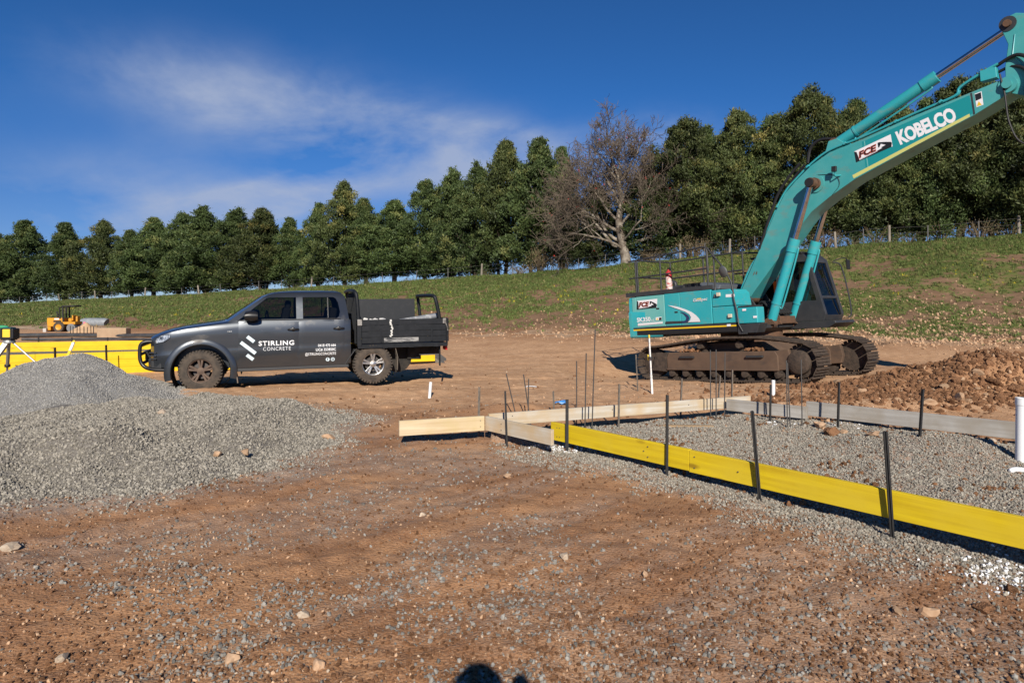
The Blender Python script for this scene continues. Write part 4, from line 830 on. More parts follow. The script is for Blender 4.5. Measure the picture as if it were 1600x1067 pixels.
rock(1582, 925, .05, 'brown', 'brown clod at the right edge below the yellow board'); rock(16, 858, .055, 'pale', 'flat pale stone at the left edge'); rock(1008, 900, .03, 'tan', 'small tan stone right of lower centre'); rock(660, 805, .03, 'pale', 'small pale stone in the mid foreground')
rock(1268, 597, .10, 'tan', 'round pale rock at the foot of the near track'); rock(1306, 600, .08, 'tan', 'tan rock below the round end of the near track')
for i, (px, py, s, kd, lb) in enumerate([(1280, 668, .085, 'tan', 'left'), (1300, 680, .09, 'brown', 'front'), (1318, 678, .06, 'tan', 'right')]): rock(px, py, s, kd, lb+' rock of the small pile on the gravel bed', z=None)
for px, py, s, kd, lb in [(1365, 681, .07, 'tan', 'tan rock on the gravel bed before the long grey board'), (1260, 663, .04, 'brown', 'small brown clod by the single bar'), (1293, 660, .05, 'tan', 'tan rock behind the small pile on the gravel bed'), (1552, 690, .05, 'pale', 'pale rock under the right end of the long grey board'), (1094, 676, .025, 'brown', 'small clod right of the timber offcut'), (1150, 678, .03, 'brown', 'small red clod at mid gravel bed')]: rock(px, py, s, kd, lb)
hp = [(1448, 632, .20, 'tan', 'rock in front of the right dark stake'), (1500, 625, .19, 'tan', 'pale rock at the front of the dirt heap'), (1512, 628, .12, 'tan', 'small rock behind the pale one on the dirt heap'), (1487, 640, .12, 'brown', 'clod at the foot of the dirt heap'), (1555, 600, .22, 'brown', 'large clod high on the dirt heap'), (1530, 585, .18, 'tan', 'rock on top of the dirt heap'), (1590, 612, .22, 'brown', 'large clod at the right edge of the dirt heap'), (1560, 625, .17, 'brown', 'round clod low at the right of the dirt heap'),
      (1495, 597, .15, 'brown', 'clod on the back of the dirt heap'), (1420, 612, .13, 'brown', 'clod on the left of the dirt heap'), (1475, 607, .14, 'tan', 'rock amid the dirt heap'), (1402, 627, .10, 'tan', 'small rock at the left foot of the dirt heap'), (1540, 640, .12, 'brown', 'clod right behind the long grey board'), (1386, 600, .10, 'brown', 'clod left behind the dark stake pair'), (1350, 612, .09, 'tan', 'tan rock between the two dark stakes'), (1372, 632, .09, 'brown', 'clod behind the long grey board between the stakes')]
for px, py, s, kd, lb in hp: rock(px, py, s*.62, kd, lb, 'rocks on the dirt heap')
# ------------------------------------------------------------------ the truck (x forward, y left = towards the camera, z up)
def bool_mesh(a, cutters, op='DIFFERENCE'):
    oa = bpy.data.objects.new('a', a); COL.objects.link(oa); tmp = [oa]
    for c in cutters:
        oc = bpy.data.objects.new('c', c); COL.objects.link(oc); tmp.append(oc); m = oa.modifiers.new('b', 'BOOLEAN'); m.operation = op; m.object = oc; m.solver = 'EXACT'
    dg = bpy.context.evaluated_depsgraph_get(); dg.update(); r_ = bpy.data.meshes.new_from_object(oa.evaluated_get(dg))
    for o in tmp: bpy.data.objects.remove(o)
    return r_
P_GREY = mat('dark_grey_metallic_paint', (.066, .075, .087), .32, .70, .5, .9, noise=((1.5, 1.5, 9), (.078, .084, .092), .3, .7), dirt=((2.2, 2, 3.5), (.13, .11, .088), .60, .86))
P_BLK = mat('black_tray_paint', (.007, .009, .012), .55, .0, .3, noise=(9, (.014, .016, .02), .4, .7), dirt=((7, 7, 12), (.26, .25, .24), .70, .77))
P_TRIM = mat('black_trim', (.012, .012, .013), .38, spec=.5); P_TRIM2 = mat('grey_trim', (.035, .036, .038), .6)
M_RUB = mat('tyre_rubber', (.085, .066, .050), .9, noise=(9, (.035, .030, .026), .38, .66), bump=(60, .4, .01))
M_RIMS = mat('silver_alloy', (.55, .55, .54), .32, .9, dirt=(9, (.25, .19, .14), .5, .8)); M_RIMD = mat('muddy_alloy', (.105, .072, .055), .75, .2, noise=(12, (.16, .11, .08), .4, .7))
M_DARK = mat('underbody', (.010, .0095, .009), .85, noise=(6, (.05, .04, .032), .45, .75)); M_MUD = mat('dusty_mudflap', (.20, .165, .13), .9, noise=(8, (.10, .085, .07), .35, .7))
M_LAMP = mat('lamp_glass', (.55, .58, .60), .12, .3, .8, .6, noise=(26, (.10, .11, .12), .42, .58)); M_AMB = mat('amber_lens', (.75, .25, .02), .25); M_REDL = mat('red_lens', (.45, .02, .02), .25)
M_DECAL = mat('white_decal', (.80, .82, .84), .5); M_DECB = mat('pale_blue_decal', (.62, .74, .80), .45)
M_SEAT = mat('seat_cloth', (.03, .03, .032), .9)
def glass(name, tint, amt=.55):
    m = bpy.data.materials.new(name); m.use_nodes = True; t = m.node_tree; t.nodes.clear(); nw = t.nodes.new; lk = t.links.new
    o = nw('ShaderNodeOutputMaterial'); tr = nw('ShaderNodeBsdfTransparent'); tr.inputs[0].default_value = (*tint, 1); gl = nw('ShaderNodeBsdfGlossy'); gl.inputs['Roughness'].default_value = .02
    fr = nw('ShaderNodeFresnel'); fr.inputs[0].default_value = 1.5; mx = nw('ShaderNodeMixShader'); lk(fr.outputs[0], mx.inputs[0]); lk(tr.outputs[0], mx.inputs[1]); lk(gl.outputs[0], mx.inputs[2]); lk(mx.outputs[0], o.inputs[0]); return m
M_GL = glass('tinted_glass', (.34, .36, .36)); M_GLW = glass('windscreen_glass', (.62, .68, .70))
YSP = ([.34, .40, .58, .655, .70, .78, .98, 1.12, 1.20, 1.28], [.90, .925, .945, .968, .960, .955, .964, .960, .950, .930])
def ys(z): return float(np.interp(z, *YSP))
TRK = empty('pickup_truck', (-4.498, 13.805, .0), (0, R(0.6), math.atan2(-1.05, -2.97)), 'dark grey crew cab pickup truck with black tray parked on the dirt road', 'truck')
TRK.location.z = .5*(hz(-5.69, 12.45)+hz(-2.72, 13.5))-.005
# lower body shell
st_ = [(2.41, .55, .52, .95, .99), (2.385, .76, .47, .98, 1.03), (2.32, .86, .45, 1.00, 1.065), (2.20, .915, .44, 1.045, 1.115), (2.02, .945, .43, 1.10, 1.165), (1.80, .955, .43, 1.145, 1.205), (1.55, .96, .42, 1.18, 1.24), (1.30, .96, .40, 1.21, 1.275), (1.10, .955, .38, 1.235, 1.30), (.95, .95, .37, 1.255, 1.29), (.60, .95, .37, 1.27, 1.28), (0, .95, .37, 1.27, 1.28), (-.60, .95, .37, 1.27, 1.28), (-1.02, .95, .37, 1.27, 1.28), (-1.12, .93, .40, 1.26, 1.27)]
def ring(x, wm, zb, zt, zc):
    k = wm/.955; h = []
    zz = [zb, zb+.03, zb+.12, .5*(zb+zt)-.05, .655 if zb < .5 else .7, .80, .5*(.80+zt), zt-.12, zt-.04, zt]
    for z in sorted(zz): h.append((min(wm*1.02, (ys(min(max(z, .36), 1.27))-.004)*k)-(.03 if z < zb+.01 else 0), z))
    h[-1] = (h[-1][0]-.012, zt); h += [(wm*.90, zt+(zc-zt)*.45), (wm*.74, zt+(zc-zt)*.72), (wm*.40, zt+(zc-zt)*.94), (0, zc)]
    return [(x, y, z) for y, z in h]+[(x, -y, z) for y, z in h[::-1][1:]]
sh = MB(); sh.loft([ring(*s) for s in st_]); shell = sh.mesh('body')
cut = [MB().cyl((1.55, .50, .36), (1.55, 1.3, .36), .50, n=40).mesh('c'), MB().cyl((1.55, -.50, .36), (1.55, -1.3, .36), .50, n=40).mesh('c'), MB().bb(-1.02, .92, -.86, .86, .55, 1.5).mesh('c')]
body = bool_mesh(shell, cut); body.materials.clear(); body.polygons.foreach_set('use_smooth', [True]*len(body.polygons)); body.set_sharp_from_angle(angle=R(32))
link('body', body, P_GREY, TRK)
# cab upper: pillars, roof
def cabring(z, xf, xr, hw, bow, n=10):
    P = []; rc = .16
    for i in range(n+1):       # front edge, bowed
        y = hw*(1-2*i/n)*.93; P.append((xf+bow*(1-(y/hw)**2)-.02*(abs(y)/hw)**8, y, z))
    for i in range(1, 9): x = xf-.06-(xf-.06-(xr+.06))*i/9; P.append((x, -hw, z))
    for i in range(n+1): y = -hw*.93+2*hw*.93*i/n; P.append((xr, y, z))
    for i in range(1, 9): x = xr+.06+(xf-.06-(xr+.06))*i/9; P.append((x, hw, z))
    return P
def hwz(z): return .935+(1.25-z)*(.935-.775)/.5     # flat leaning side glass plane
def xfz(z): return 1.10-(z-1.25)*1.36
def xrz(z): return -1.10+(z-1.25)*.14
def bowz(z): return .16-(z-1.25)*.10
up = MB(); zs = [1.24, 1.40, 1.56, 1.70]; secs = [cabring(z, xfz(z), xrz(z), hwz(z), bowz(z)) for z in zs]
secs += [cabring(1.755, .375, -1.00, .755, .11), cabring(1.795, .27, -.96, .705, .11), cabring(1.82, .10, -.86, .62, .10), cabring(1.833, -.12, -.66, .42, .06)]
up.loft(secs); cabm = up.mesh('c')
inn = MB(); inn.loft([cabring(z, xfz(z)-.07, xrz(z)+.06, hwz(z)-.055, bowz(z)) for z in (1.15, 1.40, 1.56, 1.70)]+[cabring(1.765, .27, -.90, .68, .10)])
FW = [(.90, 1.295), (-.115, 1.295), (-.115, 1.705), (.36, 1.705), (.42, 1.69)]; RW = [(-.235, 1.295), (-.86, 1.295), (-.905, 1.33), (-.925, 1.42), (-.895, 1.60), (-.85, 1.68), (-.80, 1.705), (-.235, 1.705)]
cts = [inn.mesh('c'), MB().xz(FW, -1.2, 1.2).mesh('c'), MB().xz(RW, -1.2, 1.2).mesh('c')]
ws = MB(); ws.prism([(-.78, 1.30), (.78, 1.30), (.66, 1.725), (-.66, 1.725)], lambda p, k: ((.05 if p[1] > 1.5 else .6, 1.6)[k], p[0], p[1])); cts.append(ws.mesh('c'))
rw = MB(); rw.bb(-1.3, -.8, -.6, .6, 1.33, 1.66); cts.append(rw.mesh('c'))
cabm = bool_mesh(cabm, cts); cabm.materials.clear(); cabm.polygons.foreach_set('use_smooth', [True]*len(cabm.polygons)); cabm.set_sharp_from_angle(angle=R(28))
link('roof', cabm, P_GREY, TRK)
for sgn in (1, -1):
    for prof, nm in ((FW, 'front'), (RW, 'rear')):
        b = MB(); b.add([(x, sgn*(hwz(z)-.014), z) for x, z in prof], [tuple(range(len(prof)))]); b.build('side_window', M_GL, TRK)
    b = MB(); b.box((-.70, sgn*(hwz(1.5)-.008), 1.50), (.018, .012, .41), (R(17.7)*sgn, 0, 0)); b.build('window_divider', P_TRIM, TRK)
    b = MB()                                              # rubber strip along the sill
    b.bb(-.93, .93, sgn*.925, sgn*.941, 1.278, 1.292); b.build('window_strip', P_TRIM, TRK)
b = MB(); b.loft([[(xfz(z)+bowz(z)*(1-(y/hwz(z))**2)-.014, y, z) for y in np.linspace(-.80, .80, 11)*(1-(z-1.28)*.33)] for z in np.linspace(1.285, 1.735, 6)], closed=False, caps=False); b.build('windscreen', M_GLW, TRK, 60)
MB().bb(-1.075, -1.07, -.62, .62, 1.32, 1.67).build('rear_window', M_GL, TRK)
# bonnet panel, shut lines, doors
def panel(name, outline, th=.006, nx=14, nz=10, sgn=1, m=P_GREY):
    """door skin following the body side; outline(u, v) -> (x, z)"""
    b = MB(); g = [[outline(i/nx, j/nz) for j in range(nz+1)] for i in range(nx+1)]
    V = []; 
    for off in (th, -.012): V += [(x, sgn*(ys(z)-.004+off-(.006 if (i in (0, nx) or j in (0, nz)) and off > 0 else 0)), z) for i, c in enumerate(g) for j, (x, z) in enumerate(c)]
    n = nz+1; k = (nx+1)*n; Fc = []
    for i in range(nx):
        for j in range(nz): a = i*n+j; Fc.append((a, a+1, a+n+1, a+n)); Fc.append((k+a, k+a+n, k+a+n+1, k+a+1))
    edge = [i*n for i in range(nx)]+[nx*n+j for j in range(nz)]+[i*n+nz for i in range(nx, 0, -1)]+[j for j in range(nz, 0, -1)]
    for q in range(len(edge)): a, c = edge[q], edge[(q+1) % len(edge)]; Fc.append((a, c, k+c, k+a))
    b.add(V, Fc); return b.build(name, m, TRK, 35)
for sgn in (1, -1):
    d1 = panel('door', lambda u_, v_: (.905-1.055*u_+(.02*(1-v_)), .415+.855*v_), sgn=sgn)
    d2 = panel('door', lambda u_, v_: (-.160-u_*(.84+.0*v_-.17*max(0, .35-v_)/.35), .415+.855*v_), sgn=sgn)
    for d_, x in ((d1, -.055), (d2, -.895)):
        b = MB(); b.tube(smooth_path([(x+.10, sgn*.962, 1.095), (x+.05, sgn*.995, 1.10), (x-.05, sgn*.995, 1.10), (x-.10, sgn*.962, 1.095)], 4), [.012]+[.020]*11+[.012], 8); h_ = b.build('door_handle', P_TRIM, d_, 50)
        b = MB(); b.lathe([(.0005, .003), (.034, .003), (.042, -.002)], (x, sgn*.962, 1.095), 'y', 14); b.build('handle_recess', P_TRIM, h_, 50)
    # mirror
    b = MB(); mpz = [(.80, .055), (.78, .085), (.70, .10), (.62, .095), (.57, .07)]
    for_m = []
    for x, r_ in mpz:
        for_m.append([(x, sgn*(1.06+.105*math.cos(a)), 1.365+r_*math.sin(a)*1.0) for a in np.linspace(0, 2*math.pi, 12, endpoint=False)])
    b.loft(for_m); mo = b.build('mirror', P_TRIM, TRK, 50)
    MB().tube([(.70, sgn*.93, 1.29), (.70, sgn*1.0, 1.31)], .035, 8).build('mirror_arm', P_TRIM, mo, 50)
    b = MB(); b.add([(.565, sgn*(1.06+.088*math.cos(a)), 1.365+.06*math.sin(a)) for a in np.linspace(0, 2*math.pi, 16, endpoint=False)], [tuple(range(16))]); b.build('mirror_glass', mat('mirror_glass', (.6, .65, .7), .03, 1.0), mo)
    # wheel arch flare
    b = MB(); fl = []
    for i in range(33):
        a = R(-14+i*(208/32)); c, s = math.cos(a), math.sin(a)
        fl.append([(1.55+r_*c, sgn*yy_, .36+r_*s) for r_, yy_ in ((.610, .952), (.590, .966), (.540, .978), (.505, .978), (.492, .962), (.50, .86))])
    b.loft(fl, closed=False, caps=False); b.build('wheel_arch', P_GREY, TRK, 45)
    b = MB(); b.lathe([(.495, sgn*.45), (.495, sgn*.955)], (1.55, 0, .36), 'y', 36); b.build('wheel_liner', M_DARK, TRK, 50)
    # sill, mudflap, lamps
    MB().bb(-1.08, .98, sgn*.86, sgn*.925, .335, .395).build('sill', P_TRIM2, TRK, bevel=.012)
    b = MB(); b.tube(smooth_path([(1.00, sgn*.84, .50), (.965, sgn*.85, .36), (.935, sgn*.86, .22), (.93, sgn*.86, .14)], 3), .016, 6); b.loft([[(x+.012, sgn*.70, z), (x+.012, sgn*.94, z), (x-.006, sgn*.94, z), (x-.006, sgn*.70, z)] for x, z in ((1.02, .56), (.975, .38), (.94, .22), (.93, .13))]); b.build('mudflap', M_MUD, TRK)
    b = MB(); hl = [(2.365, .60, 1.0), (2.30, .80, 1.015), (2.18, .905, 1.035), (2.03, .945, 1.06), (2.04, .95, .99), (2.14, .94, .93), (2.26, .885, .905), (2.345, .78, .895), (2.385, .62, .90)]
    c_ = Vector((2.20, .80, .97)); V = [Vector((x+.012, sgn*(y+.012), z)) for x, y, z in hl]; cc = Vector((2.245, sgn*.865, .965)); b.add(V+[cc+Vector((.03, sgn*.03, 0))]+[Vector((2.1, sgn*.7, .97))], [(i, (i+1) % 9, 9) for i in range(9)]+[((i+1) % 9, i, 10) for i in range(9)])
    hlo = b.build('headlight', M_LAMP, TRK, 25)
    b = MB(); b.lathe([(.0005, .0), (.05, .0), (.055, -.03)], (2.30, sgn*.80, .965), 'x', 14); b.build('reflector', mat('chrome', (.8, .8, .8), .08, 1.0), hlo, 40)
    MB().bb(1.02, 1.10, sgn*.955, sgn*.967, 1.075, 1.095).build('side_repeater', M_LAMP, TRK, bevel=.003)
    # bumper corner grille slats
    b = MB()
    for k in range(3): b.box((2.30, sgn*.80, .62+.055*k), (.16, .16, .022), (0, 0, -sgn*R(38)))
    b.build('bumper_slat', P_TRIM2, TRK, bevel=.004)
# wheels
def wheel(name, x, sgn, rim_m, steer=0):
    w = empty(name, (x, sgn*.80, .375), (0, 0, steer)); w.parent = TRK; s = sgn
    b = MB(); b.lathe([(.215, -.10*s), (.225, -.125*s), (.30, -.135*s), (.352, -.122*s), (.374, -.09*s), (.376, 0), (.374, .09*s), (.352, .122*s), (.30, .135*s), (.225, .125*s), (.213, .105*s), (.213, -.1*s)], n=48); b.build('tyre', M_RUB, w, 40)
    t = MB()
    for i in range(40):
        a = 2*math.pi*i/40; ca, sa = math.cos(a), math.sin(a)
        for k in (-1, 1):
            t.box((.374*ca, k*.075, .374*sa), (.020, .075, .036), (0, -a, 0)); t.box((.358*ca, k*.122, .358*sa), (.045, .018, .026), (0, -a, 0))
    t.build('tread', M_RUB, w)
    b = MB(); b.lathe([(.214, -.1*s), (.19, -.08*s), (.19, .055*s), (.205, .105*s), (.220, .113*s), (.222, .10*s)], n=40); rm = b.build('rim', rim_m, w, 40)
    sp = MB()
    for i in range(5):
        for e in (-.16, .16):
            a = 2*math.pi*i/5+.3; r0, r1 = .045, .205; a0, a1 = a+e*.9, a+e*1.0
            d = Vector((math.cos(a1), 0, math.sin(a1))); o_ = Vector((math.cos(a0), 0, math.sin(a0))); n_ = Vector((-math.sin(a1), 0, math.cos(a1)))
            p0, p1 = o_*r0, d*r1; yo0, yo1 = .085*s, .098*s
            sp.loft([[p0+n_*-.020+Vector((0, yo0-.03*s, 0)), p0+n_*-.013+Vector((0, yo0, 0)), p0+n_*.013+Vector((0, yo0, 0)), p0+n_*.020+Vector((0, yo0-.03*s, 0))], [p1+n_*-.026+Vector((0, yo1-.035*s, 0)), p1+n_*-.019+Vector((0, yo1, 0)), p1+n_*.019+Vector((0, yo1, 0)), p1+n_*.026+Vector((0, yo1-.035*s, 0))]])
    sp.build('spokes', rim_m, rm, bevel=.003)
    b = MB(); b.lathe([(.0005, .098*s), (.035, .095*s), (.065, .085*s), (.07, .05*s)], n=20); b.build('hub_cap', rim_m, rm, 40)
    b = MB(); b.lathe([(.0005, .0), (.15, .0), (.15, -.03*s)], n=24); b.build('brake_disc', mat('brake_disc', (.10, .09, .085), .5, .6), rm, 40)
    return w
wheel('wheel', 1.55, 1, M_RIMD, R(-7)); wheel('wheel', 1.55, -1, M_RIMD, R(-7)); wheel('wheel', -1.55, 1, M_RIMS); wheel('wheel', -1.55, -1, M_RIMS)
# nose: grille, bumper, nudge bar
b = MB()
for k in range(3): b.bb(2.405, 2.425, -.50, .50, .83+.05*k, .862+.05*k)
b.build('grille', P_TRIM, TRK, bevel=.004)
MB().loft([[(x, -w_, z0), (x, w_, z0), (x, w_, z1), (x, -w_, z1)] for x, w_, z0, z1 in ((2.20, .90, .44, .60), (2.38, .80, .45, .60), (2.46, .55, .46, .60))]).build('bumper', P_TRIM2, TRK, bevel=.02)
b = MB()
for s in (1, -1):
    b.tube(smooth_path([(2.32, s*.76, .925), (2.46, s*.76, .93), (2.545, s*.76, .88), (2.565, s*.76, .74), (2.55, s*.77, .58), (2.47, s*.80, .475), (2.32, s*.86, .43), (2.15, s*.90, .42)], 4), .033, 8)
b.tube([(2.55, -.76, .86), (2.55, .76, .86)], .03, 8); b.tube([(2.565, -.76, .70), (2.565, .76, .70)], .03, 8); b.tube([(2.53, -.77, .54), (2.53, .77, .54)], .03, 8); b.bb(2.42, 2.55, -.30, -.28, .55, .72); b.bb(2.42, 2.55, .28, .30, .55, .72)
b.build('nudge_bar', P_TRIM, TRK, 50)
# cab inside
for s in (.42, -.42):
    b = MB(); b.box((.10, s, 1.20), (.14, .50, .62), (0, R(-12), 0)); b.box((.02, s, 1.56), (.10, .27, .17), (0, R(-8), 0)); b.build('seat', M_SEAT, TRK, bevel=.04)
MB().box((-.78, 0, 1.20), (.14, 1.5, .60), (0, R(-10), 0)).build('rear_seat', M_SEAT, TRK, bevel=.04)
MB().bb(.55, .98, -.84, .84, 1.0, 1.25).build('dashboard', P_TRIM2, TRK, bevel=.05)
b = MB(); b.tube([(.42+.06*math.cos(a)*.4, -.42+.19*math.cos(a), 1.25+.19*math.sin(a)) for a in np.linspace(0, 6.28, 24)], .014, 6); b.build('steering_wheel', P_TRIM, TRK, 50)
MB().bb(-1.0, .9, -.86, .86, .54, .56).build('cab_floor', M_DARK, TRK)
# chassis under the tray
b = MB(); b.bb(-3.0, 2.2, .36, .46, .50, .66); b.bb(-3.0, 2.2, -.46, -.36, .50, .66); b.bb(-1.62, -1.48, -.75, .75, .32, .44); b.cyl((-1.55, .2, .38), (-1.55, -.1, .38), .17, n=14); b.bb(-.9, .6, -.7, .0, .36, .56)
b.tube([(-.5, .3, .42), (-1.9, .34, .45), (-2.6, .45, .44)], .045, 8); b.tube([(-2.1, -.5, .45), (-2.1, .5, .45)], .30, 14); b.bb(-2.55, -2.3, -.5, .55, .42, .66); b.bb(-.4, .4, .5, .8, .38, .48); b.tube([(-1.3, .55, .42), (-1.9, .55, .40)], .03, 8); b.build('chassis', M_DARK, TRK, 50)
for s in (1, -1):
    b = MB()                                                   # rear mudguard plates
    b.loft([[(x, s*.70, z), (x, s*.93, z), (x-.012, s*.93, z-.006), (x-.012, s*.70, z-.006)] for x, z in ((-1.00, .40), (-1.08, .52), (-1.20, .68))]); b.build('mudguard', P_TRIM2, TRK)
    b = MB(); b.loft([[(x, s*.70, z), (x, s*.93, z), (x-.010, s*.93, z), (x-.010, s*.70, z)] for x, z in ((-1.98, .70), (-2.03, .50), (-2.02, .24))]); b.build('mudflap', M_MUD, TRK)
MB().loft([[(x, -.9, z), (x, .9, z), (x-.02, .9, z), (x-.02, -.9, z)] for x, z in ((-1.02, .36), (-1.10, .36))]).build('cab_step', P_TRIM2, TRK)
# tray
TR = empty('tray', (0, 0, 0)); TR.parent = TRK
b = MB(); b.bb(-3.04, -1.26, -.93, .93, .725, .765); fo = b.build('floor', P_BLK, TR, bevel=.004)
b = MB()
for x in (-1.45, -1.9, -2.4, -2.85): b.bb(x-.03, x+.03, -.90, .90, .66, .724)
b.build('crossmember', P_BLK, TR)
for s in (1, -1):
    MB().bb(-3.05, -1.25, s*.925, s*.965, .69, .735).build('side_rail', P_BLK, TR, bevel=.005)
    side = empty('side_board', (0, 0, 0)); side.parent = TR
    for k in range(4): MB().bb(-3.02, -1.33, s*.93, s*.957, .785+.118*k, .785+.118*k+.113).build('plank', P_BLK, side, bevel=.006)
    MB().bb(-1.326, -1.24, s*.915, s*.968, .735, 1.265).build('corner_post', P_BLK, TR, bevel=.006)
    MB().bb(-3.052, -3.024, s*.915, s*.968, .735, 1.265).build('corner_post', P_BLK, TR, bevel=.006)
    if s == 1:
        LT = mat('worn_latch', (.33, .32, .30), .5, .5, noise=(14, (.12, .11, .10), .4, .7)); MB().bb(-1.335, -1.245, .969, .985, 1.14, 1.262).build('latch', LT, TR, bevel=.006); l2 = MB().bb(-3.02, -2.95, .958, .975, 1.15, 1.255).build('latch', LT, TR, bevel=.006)
        b = MB(); b.tube([(-2.99, .975, 1.20), (-3.03, .985, 1.10), (-3.05, .985, 1.0)], .010, 6); b.build('latch_lever', LT, TR, 50)
        for x in (-1.70, -2.72): MB().bb(x-.018, x+.018, .958, .972, .80, 1.07).build('hinge_strap', P_BLK, TR, bevel=.004)
        b = MB(); b.bb(-2.45, -1.76, .9575, .959, .80, .885); b.build('worn_patch', mat('worn_grey_paint', (.30, .30, .29), .7, noise=((3, 1, 20), (.03, .033, .038), .46, .56)), TR)
        b = MB(); rn = random.Random(2)
        for k in range(16): z = .92+k*.021; b.box((-1.90+rn.uniform(-.012, .012)-.02*math.sin(k*.25), .9575, z), (rn.uniform(.015, .04), .003, .026), (0, rn.uniform(-.5, .5), 0))
        b.build('paint_drip', mat('dried_slurry', (.60, .60, .57), .9), TR)
        for x in (-1.78, -2.30, -2.80): MB().box((x, .967, .712), (.10, .006, .05)).build('rail_bracket', P_BLK, TR)
tg = empty('tailgate', (0, 0, 0)); tg.parent = TR
for k in range(4): MB().bb(-3.085, -3.056, -.92, .92, .785+.118*k, .785+.118*k+.113).build('plank', P_BLK, tg, bevel=.006)
# headboard: hoop and mesh panel; rear hoop
hb = empty('headboard', (0, 0, 0)); hb.parent = TR
b = MB(); b.tube(smooth_path([(-1.285, .88, .74), (-1.275, .88, 1.3), (-1.25, .87, 1.70), (-1.22, .80, 1.80), (-1.20, .6, 1.825), (-1.20, 0, 1.835), (-1.20, -.6, 1.825), (-1.22, -.80, 1.80), (-1.25, -.87, 1.70), (-1.285, -.88, 1.2), (-1.285, -.88, .74)], 5), .036, 10); b.tube([(-1.20, .78, 1.80), (-1.12, .72, 1.815), (-1.02, .70, 1.80)], .02, 6); b.build('hoop', P_BLK, hb, 50)
b = MB()
for i in range(22): y = -.82+i*.078; b.bb(-1.235, -1.228, y, y+.02, .78, 1.79)
for i in range(14): z = .80+i*.075; b.bb(-1.242, -1.236, -.84, .84, z, z+.02)
b.build('mesh_guard', P_BLK, hb)
b = MB(); b.bb(-1.26, -1.25, -.84, .84, .78, 1.22); b.build('guard_plate', P_BLK, hb)
b = MB(); b.tube(smooth_path([(-2.92, .88, .78), (-2.90, .88, 1.25), (-2.83, .88, 1.62), (-2.80, .84, 1.70), (-2.78, .70, 1.715), (-2.78, 0, 1.72), (-2.78, -.70, 1.715), (-2.80, -.84, 1.70), (-2.83, -.88, 1.6), (-2.92, -.88, .78)], 5), .038, 10); b.build('rear_hoop', P_BLK, TR, 50)
MB().bb(-2.93, -2.90, .80, .83, .28, .72).build('tail_stay', P_BLK, TR)
for s in (1, -1): MB().bb(-3.07, -3.03, s*.60, s*.86, .60, .685).build('tail_lamp', M_REDL, TR, bevel=.006)
# load: each thing on its own
Mt = lambda p: TRK.matrix_basis @ Vector(p)
def load(name, mb, m, label, cat, bevel=.0, smooth=None):
    o = mb.build(name, m, None, smooth, bevel); o.location = TRK.location; o.rotation_euler = TRK.rotation_euler; tag(o, label, cat); return o
P_PLY = mat('black_form_ply', (.010, .012, .015), .5, noise=(16, (.02, .021, .024), .5, .75), dirt=(22, (.42, .41, .40), .72, .78))
load('form_ply_sheet', MB().box((-2.03, -.84, 1.23), (1.42, .02, .86), (R(2), 0, 0)), P_PLY, 'black speckled ply sheet standing along the far side of the truck tray', 'sheet', .003)
load('drain_tube', MB().tube([(-2.1, .25, 1.16), (-3.02, .35, 1.30)], .06, 12), mat('dusty_grey_tube', (.17, .18, .20), .6, noise=(8, (.42, .42, .42), .5, .7)), 'dusty grey tube sticking out at the rear of the truck tray', 'tube', 0, 50)
b = MB(); rn = random.Random(4)
for x, y, s in ((-1.42, .80, .09), (-1.52, .82, .07), (-1.62, .80, .08), (-1.75, .78, .09)): b.box((x, y, 1.20), (s*1.3, s, s*1.6), (rn.uniform(-.5, .5), rn.uniform(-.5, .5), rn.uniform(0, 3)))
load('concrete_rubble', b, mat('pale_rubble', (.55, .54, .52), .9), 'pale broken pieces heaped behind the truck headboard', 'rubble', .012)
load('timber_peg', MB().box((-1.40, .90, 1.22), (.22, .035, .03), (0, R(-15), 0)), W_BRN, 'short timber peg resting on the front corner of the truck tray', 'peg', .003)
# lettering on the doors: mapped onto the body side
def side_text(s, x, z, cap, m, bold=0.0, align='LEFT', space=1.0, width=None):
    me_ = text_mesh(s, cap/.70, bold, 0, align, space)
    if width:
        xs = [v.co.x for v in me_.vertices]; k = width/(max(xs)-min(xs))
        for v in me_.vertices: v.co.x *= k
    for v in me_.vertices: zz = z+v.co.y; v.co = Vector((x-v.co.x, ys(zz)+.0065, zz))
    me_.materials.clear(); return link('lettering', me_, m, TRK)
side_text('STIRLING', .565, .808, .084, M_DECAL, .003, 'LEFT', 1.15, .63)
side_text('CONCRETE', .49, .712, .066, M_DECAL, -.001, 'LEFT', 1.18, .49)
for s_, z_, wd_ in (('0418 470 666', .755, .33), ('LIC# 353850C', .675, .37), ('@STIRLINGCONCRETE', .595, .57)): side_text(s_, -.835, z_, .050, M_DECAL, .0008, 'RIGHT', 1.02, wd_)
def decal(poly, m, off=.0065):
    b = MB(); b.add([(x, ys(z)+off, z) for x, z in poly], [tuple(range(len(poly)))]); return b.build('logo_mark', m, TRK)
def bar(xc, zc, l, w_): 
    a = R(-40); dx, dz = -math.cos(a)*l/2, math.sin(a)*l/2; nx, nz = math.sin(-a)*w_/2, math.cos(a)*w_/2; nx = -nx*-1
    decal([(xc-dx-nx, zc-dz+nz*1.0), (xc+dx-nx, zc+dz+nz), (xc+dx+nx, zc+dz-nz), (xc-dx+nx, zc-dz-nz)], M_DECB)
bar(.70, .935, .155, .062); bar(.745, .775, .33, .062); bar(.715, .600, .145, .062)
for xc in (-.68, -.775):
    decal([(xc+.036*math.cos(a), .505+.036*math.sin(a)) for a in np.linspace(0, 2*math.pi, 20, endpoint=False)], M_DECB)
side_text('f', -.668, .485, .045, P_GREY, .003).location.y = .002
